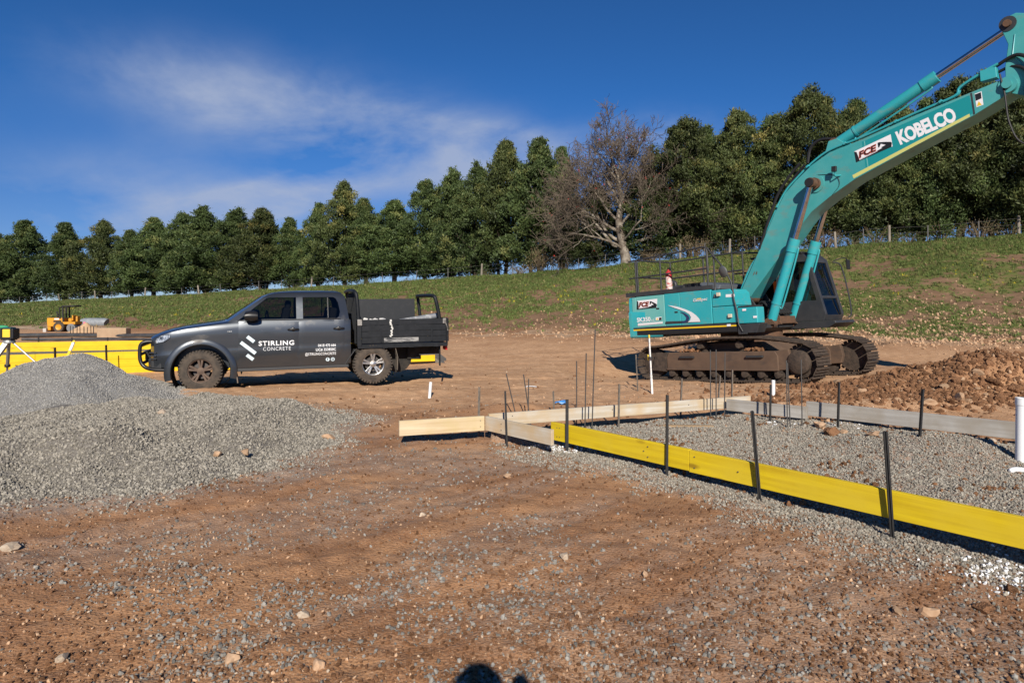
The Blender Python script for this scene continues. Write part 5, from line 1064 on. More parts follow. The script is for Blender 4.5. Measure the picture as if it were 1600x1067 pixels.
o = decal([(-.775+x, .505+z) for x, z in ((-.02, -.02), (.02, -.02), (.02, .02), (-.02, .02))], P_GREY, .0085); decal([(-.775+.010*math.cos(a), .505+.010*math.sin(a)) for a in np.linspace(0, 2*math.pi, 12, endpoint=False)], M_DECB, .0105)
# ------------------------------------------------------------------ the excavator (x towards the boom, y left, z up)
T_TEAL = mat('teal_paint', (.020, .335, .385), .42, .0, .5, .25, noise=((1.2, 1.2, 1.2), (.045, .36, .385), .35, .7), dirt=((3, 3, 6), (.14, .26, .24), .55, .80))
T_FADE = mat('faded_teal_paint', (.115, .395, .375), .6, noise=(3, (.16, .42, .395), .35, .7))
T_BOOM = mat('boom_teal_paint', (.038, .295, .305), .45, .0, .5, .2, noise=(1.5, (.080, .345, .34), .35, .7), dirt=((2.5, 2.5, 5), (.15, .22, .19), .56, .80))
T_BAND = mat('deep_teal_band', (.010, .25, .265), .40, .0, .5, .3)
E_DK = mat('charcoal_paint', (.028, .030, .034), .5, noise=(4, (.045, .045, .046), .4, .7)); E_BLK = mat('black_rubber', (.012, .012, .013), .6); E_ROOF = mat('engine_cover_grey', (.085, .095, .11), .5)
E_RUST = mat('rusty_steel', (.105, .062, .040), .85, .2, noise=(7, (.17, .085, .045), .4, .7), bump=(20, .4, .02)); E_TRK = mat('dirty_track_steel', (.085, .060, .044), .88, .15, noise=(9, (.038, .029, .023), .38, .66), bump=(24, .5, .02))
E_FRM = mat('brown_track_frame', (.088, .054, .036), .85, .0, noise=(3, (.125, .078, .050), .35, .7), dirt=((2, 2, 5), (.055, .040, .032), .55, .75))
E_CHR = mat('chrome_rod', (.62, .62, .63), .16, 1.0, noise=(6, (.35, .33, .31), .5, .8)); E_YEL = mat('yellow_stripe', (.75, .48, .015), .5); E_SIL = mat('silver_decal', (.66, .67, .69), .4); E_NAVY = mat('navy_decal', (.02, .03, .10), .5)
E_WHT = mat('white_decal_film', (.76, .76, .79), .5); E_BD = mat('black_decal', (.010, .010, .012), .5); E_RD = mat('red_decal', (.50, .09, .05), .5); E_PY = mat('pale_yellow_stripe', (.56, .56, .18), .55); E_ORG = mat('orange_cloth', (.75, .14, .02), .8)
EX_L = Vector((6.38, 18.0, -.36)); EX_R = (0, R(-4), R(-50))
EXC = empty('excavator', EX_L, EX_R, 'teal crawler excavator with its boom raised to the right', 'excavator')
EM = Matrix.LocRotScale(EX_L, Euler(EX_R), None); EMI = EM.inverted()
def mpt(px, py, yp):
    """photo pixel -> machine (x, z) on the plane y = yp"""
    o = EMI @ Vector((0, 0, HCAM)); d = EMI.to_3x3() @ Vector(((px-800)/F, 1, -(py-YH)/F)); t = (yp-o.y)/d.y; return (o.x+t*d.x, o.z+t*d.z)
# --- tracks
def track(s):
    tk = empty('track', (0, 0, 0)); tk.parent = EXC; yo = s*1.30
    loop = []
    for i in range(17): a = R(90+i*180/16); loop.append((-2.12+.43*math.cos(a), .455+.43*math.sin(a)))
    for i in range(1, 12): loop.append((-2.12+4.17*i/12, .022))
    for i in range(17): a = R(-90+i*180/16); loop.append((2.05+.45*math.cos(a), .475+.45*math.sin(a)))
    tp = [(1.6, 1.00), (1.1, 1.055), (.6, 1.07), (.1, 1.075), (-.4, 1.06), (-.9, 1.01), (-1.4, .95), (-1.8, .905)]; loop += tp
    P = [Vector((x, 0, z)) for x, z in loop]; n = len(P); L_ = [0]
    for i in range(n): L_.append(L_[-1]+(P[(i+1) % n]-P[i]).length)
    ns = 50; sm = MB(); sm.box((0, 0, 0), (.200, .60, .022))
    for gx in (-.075, 0, .072): sm.box((gx, 0, .024), (.020, .598, .030))
    sm.box((0, -.0, -.035), (.16, .20, .05)); sme = sm.mesh('shoe'); sme.materials.append(E_TRK)
    for k in range(ns):
        dd = L_[-1]*k/ns; i = max(j for j in range(n) if L_[j] <= dd+1e-9); f = (dd-L_[i])/(L_[i+1]-L_[i]); a, b_ = P[i], P[(i+1) % n]; p = a.lerp(b_, f); t = (b_-a).normalized()
        o = link('track_shoe', sme, None, tk, (p.x, yo, p.z), (0, math.atan2(-t.z, t.x)+math.pi, 0))
    fr = MB(); fr.xz([(-1.62, .30), (1.55, .30), (1.55, .62), (1.48, .735), (-1.55, .735), (-1.62, .62)], s*1.08, s*1.53); f_ = fr.build('track_frame', E_FRM, tk, bevel=.02)
    MB().bb(-1.62, 1.55, s*1.06, s*1.555, .275, .325).build('frame_flange', E_FRM, f_, bevel=.01)
    b = MB(); b.xz([(-2.16, .26), (-1.64, .22), (-1.64, .74), (-2.0, .70)], s*1.12, s*1.52); b.build('idler_guard', E_TRK, tk, bevel=.02)
    b = MB(); b.lathe([(.0005, s*.16), (.13, s*.155), (.16, s*.10), (.32, s*.10), (.375, s*.08), (.375, -s*.08), (.32, -s*.10), (.0005, -s*.12)], (-2.12, yo, .455), 'y', 28); b.build('idler', E_TRK, tk, 40)
    b = MB(); b.lathe([(.0005, s*.27), (.24, s*.265), (.27, s*.24), (.275, s*.13), (.36, s*.11), (.36, -s*.08), (.0005, -s*.10)], (2.05, yo, .475), 'y', 32)
    for k in range(21): a = 2*math.pi*k/21; b.box((2.05+.385*math.cos(a), yo, .475+.385*math.sin(a)), (.07, .07, .07), (0, -a, 0))
    b.build('sprocket', E_TRK, tk, 40)
    b = MB(); b.xz([(1.48, .28), (1.80, .30), (1.86, .50), (1.80, .78), (1.48, .74)], s*1.10, s*1.50); b.build('sprocket_bracket', E_FRM, tk, bevel=.02)
    for k in range(8):
        x = -1.5+k*.43; b = MB(); b.lathe([(.0005, s*.22), (.085, s*.21), (.095, s*.11), (.12, s*.10), (.12, -s*.10), (.0005, -s*.12)], (x, yo, .185), 'y', 14); b.build('track_roller', E_TRK, tk, 40); MB().bb(x-.10, x+.10, s*1.40, s*1.50, .225, .275).build('roller_cap', E_TRK, tk, bevel=.01)
    for x in (-.62, .50):
        b = MB(); b.lathe([(.0005, s*.16), (.085, s*.155), (.10, s*.04), (.10, -s*.1)], (x, yo, .90), 'y', 16); b.build('carrier_roller', E_TRK, tk, 40); MB().bb(x-.09, x+.09, s*1.10, s*1.28, .73, .90).build('carrier_bracket', E_TRK, tk)
    for x in (-.95, .98):
        MB().bb(x-.22, x+.22, s*1.535, s*1.60, .585, .64).build('step_bar', E_DK, tk, bevel=.01)
        b = MB(); rn = random.Random(int(x*10)+3)
        for _ in range(26): r_ = rn.uniform(.03, .08); b.box((x+rn.gauss(0, .13), s*(1.40+rn.uniform(-.12, .12)), .745+rn.random()*.06), (r_, r_, r_*.9), (rn.uniform(0, 3), rn.uniform(0, 3), 0))
        o = b.build('caked_dirt', S_brown, tk, bevel=.012); tag(o, kind='stuff')
track(-1); track(1)
b = MB(); b.xz([(-1.3, .55), (1.3, .55), (.85, .95), (-.85, .95)], -1.1, 1.1); b.bb(-1.35, -.75, -1.2, 1.2, .42, .66); b.bb(.75, 1.35, -1.2, 1.2, .42, .66); b.build('car_body', E_FRM, EXC, bevel=.02)
b = MB(); b.lathe([(.80, .93), (.84, .95), (.84, 1.05), (.78, 1.06), (.78, 1.22)], axis='z', n=40); b.build('slew_ring', E_RUST, EXC, 40)
# --- upper frame and counterweight
MB().xz([(-2.72, 1.20), (.80, 1.20), (.95, 1.28), (.95, 1.365), (-2.72, 1.365)], -1.44, 1.40).build('upper_frame', E_DK, EXC, bevel=.015)
MB().bb(-2.74, .52, -1.492, -1.445, 1.225, 1.352).build('frame_skirt', E_BLK, EXC, bevel=.006)
MB().bb(-2.735, .50, -1.499, -1.46, 1.3555, 1.392).build('yellow_stripe', E_YEL, EXC)
MB().bb(-2.735, .50, -1.497, -1.46, 1.3955, 1.44).build('grey_stripe', E_DK, EXC)
b = MB(); secs = []
for z, g in ((1.15, .05), (1.19, .0), (1.42, .0), (1.62, -.02), (1.86, -.02), (1.90, .02), (2.16, .02), (2.27, .05), (2.31, .11)):
    ring_ = [(-2.755, -1.50+g, z), (-2.86, -1.50+g, z)]
    for i in range(13): a = R(-60+i*10); ring_.append((-.56-2.62*math.cos(a)*(1-g/3)+.12, 2.62*math.sin(a)*.645*(1-g/3), z))
    ring_ += [(-2.86, 1.50-g, z), (-2.755, 1.50-g, z)]; secs.append(ring_)
b.loft(secs); b.build('counterweight', T_TEAL, EXC, 40)
def rpanel(name, x0, x1, z0, z1, m, proud=.0, dz=0): return MB().bb(x0, x1, -1.49-proud, -1.40, z0, z1+dz).build(name, m, EXC, bevel=.014, seg=3)
pn = rpanel('access_door', -2.745, -2.60, 1.445, 2.285, T_FADE); pd = rpanel('access_door', -2.592, -1.625, 1.445, 2.295, T_FADE, .006); pe = rpanel('access_door', -1.617, -1.125, 1.445, 2.305, T_TEAL, .004); pg = rpanel('access_door', -1.117, -.165, 1.445, 2.31, T_TEAL, .006)
for o_, x, z in ((pd, -1.85, 1.93), (pe, -1.25, 1.80)): MB().bb(x-.05, x+.05, -1.503, -1.495, z-.02, z+.02).build('door_latch', E_BLK, o_, bevel=.004)
MB().bb(-2.70, -.17, -1.39, 1.35, 1.40, 2.28).build('engine_bay', E_DK, EXC)
tk_ = MB().xz([(-.155, 1.445), (.53, 1.445), (.53, 1.83), (.50, 1.86), (-.155, 1.86)], -1.486, -.72).build('fuel_tank', T_TEAL, EXC, bevel=.02)
MB().xz([(-.155, 1.87), (.50, 1.87), (.46, 2.19), (.36, 2.285), (-.155, 2.285)], -1.478, -.72).build('tool_box', T_TEAL, EXC, bevel=.02)
MB().bb(.545, 1.08, -1.486, -1.16, 1.41, 1.80).build('front_box', T_TEAL, EXC, bevel=.025)
MB().bb(.56, 1.06, -1.47, -1.18, 1.803, 1.84).build('front_box_lid', E_DK, EXC, bevel=.008)
b = MB(); b.xz([(.55, 1.18), (1.05, 1.18), (1.15, 1.40), (.55, 1.40)], -1.52, -1.15); b.build('front_step', E_DK, EXC, bevel=.012)
MB().bb(.62, .82, -1.60, -1.53, 1.16, 1.19).build('step_plate', E_DK, EXC)
for x, z in ((.36, 1.62), (.07, 2.17)):
    MB().bb(x-.05, x+.05, -1.545, -1.49, z-.045, z+.045).build('work_lamp', mat('lamp_cream', (.6, .52, .4), .3), EXC, bevel=.01)
# top of the house: kick plate, engine cover, handrails
MB().bb(-2.98, -.12, -1.46, -1.42, 2.315, 2.43).build('kick_plate', E_DK, EXC, bevel=.005)
MB().bb(-2.70, -.12, -1.41, 1.3, 2.30, 2.335).build('roof_deck', E_DK, EXC)
ec = MB().loft([[(x, y0, 2.34), (x, y1, 2.34), (x, y1-.12, z), (x, y0+.12, z)] for x, y0, y1, z in ((-2.3, -.7, 1.0, 2.44), (-2.0, -.75, 1.05, 2.56), (-.9, -.75, 1.05, 2.58), (-.45, -.7, 1.0, 2.48))]).build('engine_cover', E_ROOF, EXC, bevel=.03)
for k in range(4): MB().bb(-1.55+.14*k, -1.46+.14*k, -.70, -.62, 2.45, 2.585).build('vent_slot', E_BLK, ec)
b = MB(); b.tube(smooth_path([(-2.25, -.1, 2.34), (-2.25, -.1, 2.62), (-2.28, -.1, 2.70), (-2.40, -.1, 2.74)], 4), .06, 10); b.build('exhaust_stack', E_DK, EXC, 50)
b = MB(); b.tube([(-2.0, -.9, 2.40), (-1.75, -.7, 2.52), (-1.5, -.75, 2.50)], .05, 8); b.build('intake_pipe', E_DK, EXC, 50)
HR = empty('handrail', (0, 0, 0)); HR.parent = EXC
def rail(name, pts, r_=.022): MB().tube(pts, r_, 8).build(name, E_DK, HR, 50)
for x, y in ((-2.66, -1.36), (-2.60, -1.36), (-1.78, -1.38), (-.30, -1.38), (-.10, -1.38), (-2.66, .25), (-.62, .30), (-.30, .30), (-1.55, .30), (.62, 1.5), (-.12, 1.45)): rail('rail_post', [(x, y, 2.31 if y < 1.4 else 2.2), (x, y, 3.36 if x < -.2 or y > 0 else 3.30)], .024)
rail('top_rail', [(-2.90, -1.36, 3.33), (-1.78, -1.38, 3.37), (-.42, -1.38, 3.43), (-.32, -1.38, 3.41), (-.28, -1.38, 3.33), (-.28, -1.38, 2.75)]); rail('mid_rail', [(-2.90, -1.36, 2.84), (-.30, -1.38, 2.87)])
rail('top_rail', [(-2.68, -1.36, 3.34), (-2.68, .25, 3.34), (-.30, .30, 3.38)]); rail('mid_rail', [(-2.68, -1.36, 2.86), (-2.68, .25, 2.86), (-.30, .30, 2.88)])
rail('top_rail', [(-.62, .30, 3.37), (-.12, 1.45, 3.38), (.62, 1.5, 3.40)]); rail('mid_rail', [(-.62, .30, 2.80), (-.12, 1.45, 2.85), (.62, 1.5, 2.85)])
rail('stair_rail', [(-.28, -1.38, 3.40), (-.10, -1.40, 3.18), (.22, -1.42, 2.80), (.40, -1.44, 2.45), (.46, -1.46, 2.15)]); rail('stair_rail', [(.46, -1.50, 2.16), (.56, -1.53, 1.75), (.60, -1.54, 1.40), (.70, -1.54, 1.22)], .018); rail('stair_rail', [(-.10, -1.38, 3.30), (-.10, -1.38, 2.35), (-.06, -1.50, 2.1)], .024)
b = MB(); c_ = mpt(1130, 425, -1.45); b.lathe([(.0005, -.03), (.10, -.025), (.145, 0), (.15, .03), (.0005, .035)], (0, 0, 0), 'y', 24); b.build('round_mirror', mat('mirror_back', (.10, .105, .11), .45), EXC, 40, loc=(c_[0], -1.48, c_[1]), rot=(R(15), 0, R(-20)))
fe = empty('fire_extinguisher', EM @ Vector((-1.62, -1.24, 2.36)), EX_R, 'red fire extinguisher with worn white label strapped inside the excavator handrail', 'extinguisher')
b = MB(); b.lathe([(.0005, 0), (.075, .0), (.085, .02), (.085, .50), (.07, .56), (.03, .59), (.03, .62)], axis='z', n=20); b.build('bottle', mat('red_enamel', (.42, .03, .03), .35), fe, 40)
b = MB(); b.lathe([(.087, .05), (.087, .42)], axis='z', n=20); b.build('label_sleeve', mat('worn_white_label', (.62, .55, .52), .7, noise=(14, (.42, .06, .05), .5, .6)), fe, 40)
MB().bb(-.03, .09, -.012, .012, .61, .66).build('handle', E_BLK, fe, bevel=.004); b = MB(); b.tube(smooth_path([(.03, 0, .62), (.11, 0, .56), (.10, 0, .3)], 4), .010, 6); b.build('hose', E_BLK, fe, 50)
# --- cab
CB = empty('cab', (0, 0, 0)); CB.parent = EXC
co = [(-.15, 1.40), (1.74, 1.40), (1.80, 1.56), (1.46, 2.98), (1.30, 3.13), (-.05, 3.13), (-.18, 2.9)]
ci_ = [(-.08, 1.46), (1.68, 1.46), (1.73, 1.56), (1.40, 2.93), (1.26, 3.05), (0, 3.05), (-.1, 2.85)]
cm = MB().xz(co, .46, 1.46).mesh('c')
cu = [MB().xz(ci_, .52, 1.40).mesh('c'), MB().bb(1.2, 2.2, .56, 1.36, 2.03, 2.90).mesh('c'), MB().bb(1.2, 2.2, .56, 1.36, 1.54, 1.965).mesh('c'), MB().xz([(.62, 1.92), (1.58, 1.92), (1.36, 2.92), (.62, 2.98)], .2, 1.7).mesh('c'), MB().xz([(-.02, 1.92), (.54, 1.92), (.54, 2.98), (.02, 2.98)], .2, 1.7).mesh('c')]
cm = bool_mesh(cm, cu); cm.materials.clear(); co_ = link('cab_frame', cm, E_DK, CB); mm = co_.modifiers.new('bevel', 'BEVEL'); mm.width = .018; mm.segments = 2; mm.limit_method = 'ANGLE'
E_GL = glass('cab_glass', (.26, .28, .30))
def fx(z): return 1.80+(1.56-z)*(1.80-1.46)/(2.98-1.56)
for z0, z1 in ((2.02, 2.91), (1.53, 1.975)):
    b = MB(); b.add([(fx(z0)-.03, .55, z0), (fx(z0)-.03, 1.37, z0), (fx(z1)-.03, 1.37, z1), (fx(z1)-.03, .55, z1)], [(0, 1, 2, 3)]); b.build('front_window', E_GL, CB)
for y in (.49, 1.43):
    for pf in ([(.61, 1.91), (1.59, 1.91), (1.37, 2.93), (.61, 2.99)], [(-.03, 1.91), (.55, 1.91), (.55, 2.99), (.01, 2.99)]):
        b = MB(); b.add([(x, y, z) for x, z in pf], [tuple(range(len(pf)))]); b.build('side_window', E_GL, CB)
MB().xz([(-.2, 1.22), (1.85, 1.22), (2.05, 1.33), (2.02, 1.395), (-.2, 1.395)], .44, 1.50).build('cab_base', E_DK, CB, bevel=.015)
MB().bb(-.16, 1.30, .44, 1.48, 3.133, 3.19).build('cab_roof', E_BLK, CB, bevel=.025)
b = MB(); b.box((.45, .95, 1.72), (.5, .5, .14)); b.box((.20, .95, 2.15), (.14, .5, .8), (0, R(-8), 0)); b.box((.16, .95, 2.62), (.1, .28, .2)); b.build('operator_seat', M_SEAT, CB, bevel=.04)
b = MB(); b.box((.30, .94, 2.25), (.05, .42, .55), (0, R(-8), 0)); b.build('orange_vest', E_ORG, CB, bevel=.02)
for y in (.7, 1.2): MB().bb(.55, .95, y-.06, y+.06, 1.46, 1.95).build('console', E_BLK, CB, bevel=.02)
b = MB(); b.tube(smooth_path([(1.58, 1.50, 2.92), (1.70, 1.62, 2.86), (1.78, 1.64, 2.6), (1.90, 1.62, 1.9), (1.92, 1.60, 1.55), (1.88, 1.52, 1.46)], 5), .018, 6); b.build('grab_rail', E_DK, CB, 50)
b = MB(); b.tube(smooth_path([(1.60, 1.50, 2.95), (1.78, 1.72, 3.02), (1.84, 1.78, 2.95)], 4), .014, 6); b.box((1.84, 1.80, 2.84), (.03, .17, .25)); b.build('cab_mirror', E_BLK, CB, 50)
b = MB(); b.tube([(fx(2.0)+.02, 1.2, 2.02), (fx(2.55)+.02, 1.0, 2.55)], .008, 5); b.build('wiper', E_BLK, CB)
# --- boom
BM = empty('boom', (0, 0, 0)); BM.parent = EXC
top_px = [(1160, 450), (1184, 396), (1210, 334), (1226, 303), (1243, 283), (1268, 258), (1296, 238), (1344, 219), (1431, 180), (1516, 145), (1560, 127)]
bot_px = [(1566, 153), (1521, 181), (1431, 228), (1336, 280), (1296, 308), (1268, 331), (1251, 353), (1230, 384), (1178, 456)]
tp_ = [mpt(x, y, -.31) for x, y in top_px]; bt_ = [mpt(x, y, -.31) for x, y in bot_px]
out_ = tp_+[(6.10, 6.02), (6.22, 5.92), (6.22, 5.80), (6.10, 5.70)]+bt_+[(.14, 1.98), (-.08, 2.02), (-.14, 2.18)]
MB().xz(out_, -.31, .31).build('boom_body', T_BOOM, BM, bevel=.012)
def ln(p, q, f): return (p[0]+(q[0]-p[0])*f, p[1]+(q[1]-p[1])*f)
def strip(name, pxs, m, off=.0025, parent=None):
    b = MB(); b.add([(x, -.31-off, z) for x, z in [mpt(px, py, -.31) for px, py in pxs]], [tuple(range(len(pxs)))]); return b.build(name, m, parent or BM)
strip('teal_band', [(1347, 222), (1515, 149), (1521, 177), (1354, 268)], T_BAND, .0015)
strip('yellow_stripe', [(1332, 274), (1515, 178), (1516, 182.5), (1334, 279)], E_PY, .003)
def boom_text(s, p0, p1, hpx, m, bold, off, shear=0.0, space=1.0):
    """lettering along the boom from photo pixel p0 (baseline start) to p1 (baseline end)"""
    a, e = Vector(mpt(*p0, -.31)), Vector(mpt(*p1, -.31)); me_ = text_mesh(s, 1.0, bold, shear, 'LEFT', space); xs = [v.co.x for v in me_.vertices]; ysx = [v.co.y for v in me_.vertices]; w0, w1 = min(xs), max(xs); h0, h1 = min(0, min(ysx)), max(ysx)
    d = e-a; hh = hpx/F*15.6; nrm = Vector((-d.y, d.x)).normalized()
    for v in me_.vertices: q = a+d*((v.co.x-w0)/(w1-w0))+nrm*((v.co.y)/.70*hh); v.co = Vector((q.x, -.31-off, q.y))
    me_.materials.clear(); return link('lettering', me_, m, BM)
boom_text('KOBELCO', (1405, 226.5), (1496, 187), 20, E_WHT, .045, .004, -.12, .94)
def fce(parent, P, q4, yl_, sc):
    """company plate on a quad q4 of plan points (bl, br, tr, tl) in machine (x, z)"""
    bl, br, tr, tl = [Vector(v) for v in q4]
    def uv(u_, v_): return bl.lerp(br, u_).lerp(tl.lerp(tr, u_), v_)
    def poly(nm, pts, m, off): b = MB(); b.add([(p.x, yl_-off, p.y) for p in [uv(*t) for t in pts]], [tuple(range(len(pts)))]); return b.build(nm, m, parent)
    pl = poly('plate', [(0, 0), (1, 0), (1, 1), (0, 1)], E_WHT, .004)
    poly('plate_black', [(0, 0), (.97, .0), (1, .34), (.62, .20), (.10, .12), (.06, .86), (0, .98)], E_BD, .0055)  # black print along the lower left of the plate
    def txt(s, u0, u1, v0, v1, m, bold, off, shear=.0):
        me_ = text_mesh(s, 1.0, bold, shear); xs = [v.co.x for v in me_.vertices]; zs_ = [v.co.y for v in me_.vertices]; a0, a1, b0, b1 = min(xs), max(xs), min(zs_), max(zs_)
        for v in me_.vertices: p = uv(u0+(u1-u0)*(v.co.x-a0)/(a1-a0), v0+(v1-v0)*(v.co.y-b0)/(b1-b0)); v.co = Vector((p.x, yl_-off, p.y))
        me_.materials.clear(); link('lettering', me_, m, parent)
    txt('FCE', .09, .60, .20, .80, E_RD, .07, .0065, .15); txt('FCE', .11, .58, .24, .76, E_BD, .02, .008, .15)
    poly('digger_mark', [(.64, .80), (.68, .80), (.84, .60), (.98, .40), (.98, .26), (.72, .26), (.72, .32), (.84, .36), (.72, .62), (.67, .40), (.64, .40)], E_BD, .007)
    poly('caption_line', [(.10, .06), (.60, .14), (.60, .175), (.10, .095)], E_WHT, .007)
q4 = [mpt(*p, -.31) for p in ((1338, 254), (1395, 229), (1392, 210), (1335, 237))]; fce(BM, None, q4, -.31, 1)
strip('weld_seam', [(1350, 221), (1351.5, 220.5), (1358, 265), (1356.5, 266)], T_FADE, .0025); strip('rust_patch', [(1176, 432), (1179, 428), (1180, 423), (1178, 426)], E_RUST, .003); strip('rust_patch', [(1180.5, 428), (1183, 423), (1183.5, 426), (1182, 430)], E_RUST, .003)
# warning plate on the boom tip
strip('warning_plate', [(1523, 147), (1534, 143), (1537, 164), (1526, 168)], E_WHT, .003); strip('warning_plate', [(1523.5, 148), (1533, 144.5), (1534, 154), (1525, 158)], E_BD, .0045); strip('warning_plate', [(1529.5, 158.5), (1534.5, 164), (1526.5, 166.5)], E_YEL, .0045)
strip('end_gusset', [(1516, 146), (1519, 145), (1524, 178), (1521, 180)], E_DK, .002)
# pins and bosses
def pin(name, x, z, r_, y0, y1, m, parent=BM, n=20): MB().cyl((x, y0, z), (x, y1, z), r_, n=n).build(name, m, parent, 40, bevel=0)
rx, rz_ = mpt(1268, 286, -.52); pin('boom_boss', rx, rz_, .21, -.335, .335, T_BOOM); pin('boom_boss', rx, rz_, .14, -.42, .42, E_RUST); pin('cylinder_pin', rx, rz_, .085, -.66, .66, E_RUST); pin('pin_cap', rx, rz_, .10, -.67, -.62, E_BLK); 
fx_, fz_ = .05, 2.11; pin('foot_pin', fx_, fz_, .10, -.46, .46, E_RUST); pin('foot_boss', fx_, fz_, .17, -.34, .34, E_RUST)
for y in (-.42, .42):
    b = MB(); b.xz([(-.42, 1.37), (.72, 1.37), (.60, 1.60), (.22, 2.22), (-.02, 2.30), (-.20, 2.20)], y-.03, y+.03); b.build('foot_bracket', E_DK, EXC, bevel=.008)
tx_, tz_ = 6.08, 5.86; pin('tip_pin', tx_, tz_, .085, -.40, .40, T_BOOM); pin('tip_boss', tx_, tz_, .16, -.335, .335, T_BOOM)
# boom cylinders
def cylinder(name, a, e, y, f_barrel, rb, rr, parent):
    a, e = Vector((a[0], y, a[1])), Vector((e[0], y, e[1])); m_ = a.lerp(e, f_barrel); d = (e-a).normalized()
    cy = empty(name, (0, 0, 0)); cy.parent = parent
    MB().cyl(a+d*.10, m_, rb, n=20).build('barrel', T_TEAL, cy, 40); MB().cyl(m_-d*.28, m_+d*.04, rb*1.14, n=20).build('gland', T_TEAL, cy, 40); MB().cyl(m_, e, rr, n=16).build('rod', E_CHR, cy, 40)
    MB().cyl(a+Vector((0, -.11, 0)), a+Vector((0, .11, 0)), rb*1.15, n=18).build('base_eye', E_RUST, cy, 40); MB().cyl(e+Vector((0, -.09, 0)), e+Vector((0, .09, 0)), rr*1.9, n=18).build('rod_eye', E_RUST, cy, 40)
    sd = Vector((d.z, 0, -d.x)); b = MB(); b.tube(smooth_path([a+d*.45+sd*rb*1.0, a+d*.5+sd*rb*1.5, a.lerp(m_, .6)+sd*rb*1.5, m_-d*.22+sd*rb*1.35, m_-d*.14+sd*rb*1.1], 4), .022, 6); b.build('oil_pipe', T_TEAL, cy, 50); MB().cyl(a+d*.50, a+d*.54, rb*1.1, n=20).build('pipe_clamp', T_TEAL, cy, 40)
    return cy
lx, lz = mpt(1205, 505, -.52)
cylinder('boom_cylinder', (lx, lz), (rx, rz_), -.53, .60, .115, .062, EXC); cylinder('boom_cylinder', (lx, lz), (rx, rz_), .53, .60, .115, .062, EXC)
pin('cylinder_pin', lx, lz, .075, -.70, .70, E_RUST, EXC); MB().bb(lx-.16, lx+.18, -.38, .38, 1.37, 1.56).build('cylinder_mount', E_RUST, EXC, bevel=.02)
for y in (-.67, -.39, .39, .67): MB().xz([(lx-.2, 1.36), (lx+.22, 1.36), (lx+.1, lz+.1), (lx-.1, lz+.1)], y-.02, y+.02).build('pin_lug', E_RUST, EXC)
ac0 = mpt(1306, 226, 0); ac1 = mpt(1580, 42, 0); cylinder('arm_cylinder', ac0, ac1, 0, .61, .125, .065, BM)
MB().xz([(ac0[0]-.25, ac0[1]-.32), (ac0[0]+.42, ac0[1]-.18), (ac0[0]+.10, ac0[1]+.10), (ac0[0]-.10, ac0[1]+.08)], -.16, .16).build('arm_cylinder_lug', T_BOOM, BM, bevel=.01)
# arm and bucket reach out of the photo on the right
AR = empty('arm', (0, 0, 0)); AR.parent = EXC
ax, az = ac1; arm_o = [(ax-.13, az-.02), (ax-.06, az+.13), (ax+.14, az+.17), (ax+.75, az-.10), (tx_+1.9, 4.7), (tx_+2.62, 3.10), (tx_+2.42, 2.98), (tx_+.9, 4.9), (tx_+.20, 5.60), (tx_-.06, 5.74), (tx_-.04, 6.25), (tx_+.04, 6.68)]
MB().xz(arm_o, -.22, .22).build('arm_body', T_BOOM, AR, bevel=.012); pin('arm_pin', ax, az, .07, -.29, .29, E_RUST, AR); pin('arm_boss', ax, az, .15, -.235, .235, E_DK, AR)
b = MB(); b.tube([(ax+.10, -.225, az-.25), (tx_+.10, -.225, 6.45), (tx_+.35, -.225, 6.0)], .012, 5); b.build('weld_rib', T_TEAL, AR, 50)
bk = MB(); bc = (tx_+2.75, 2.55)
prof = [(bc[0]-.25, bc[1]+.52), (bc[0]+.20, bc[1]+.55), (bc[0]+.62, bc[1]+.25), (bc[0]+.70, bc[1]-.25), (bc[0]+.42, bc[1]-.70), (bc[0]-.10, bc[1]-.88), (bc[0]-.62, bc[1]-.80), (bc[0]-.60, bc[1]-.74), (bc[0]-.10, bc[1]-.78), (bc[0]+.36, bc[1]-.62), (bc[0]+.60, bc[1]-.22), (bc[0]+.52, bc[1]+.20), (bc[0]+.15, bc[1]+.44), (bc[0]-.25, bc[1]+.44)]
bk.xz(prof, -.62, .62); bk.xz([(bc[0]-.25, bc[1]+.5), (bc[0]+.62, bc[1]+.25), (bc[0]+.70, bc[1]-.25), (bc[0]+.42, bc[1]-.7), (bc[0]-.62, bc[1]-.80)], -.65, -.62); bk.xz([(bc[0]-.25, bc[1]+.5), (bc[0]+.62, bc[1]+.25), (bc[0]+.70, bc[1]-.25), (bc[0]+.42, bc[1]-.7), (bc[0]-.62, bc[1]-.80)], .62, .65)
BK = bk.build('bucket', E_RUST, AR)
for k in range(5): MB().box((bc[0]-.70, -.52+.26*k, bc[1]-.80), (.22, .08, .06), (0, R(8), 0)).build('tooth', E_RUST, BK)
cylinder('bucket_cylinder', (ax+.62, az-.02), (tx_+2.5, 3.9), 0, .6, .09, .05, AR)
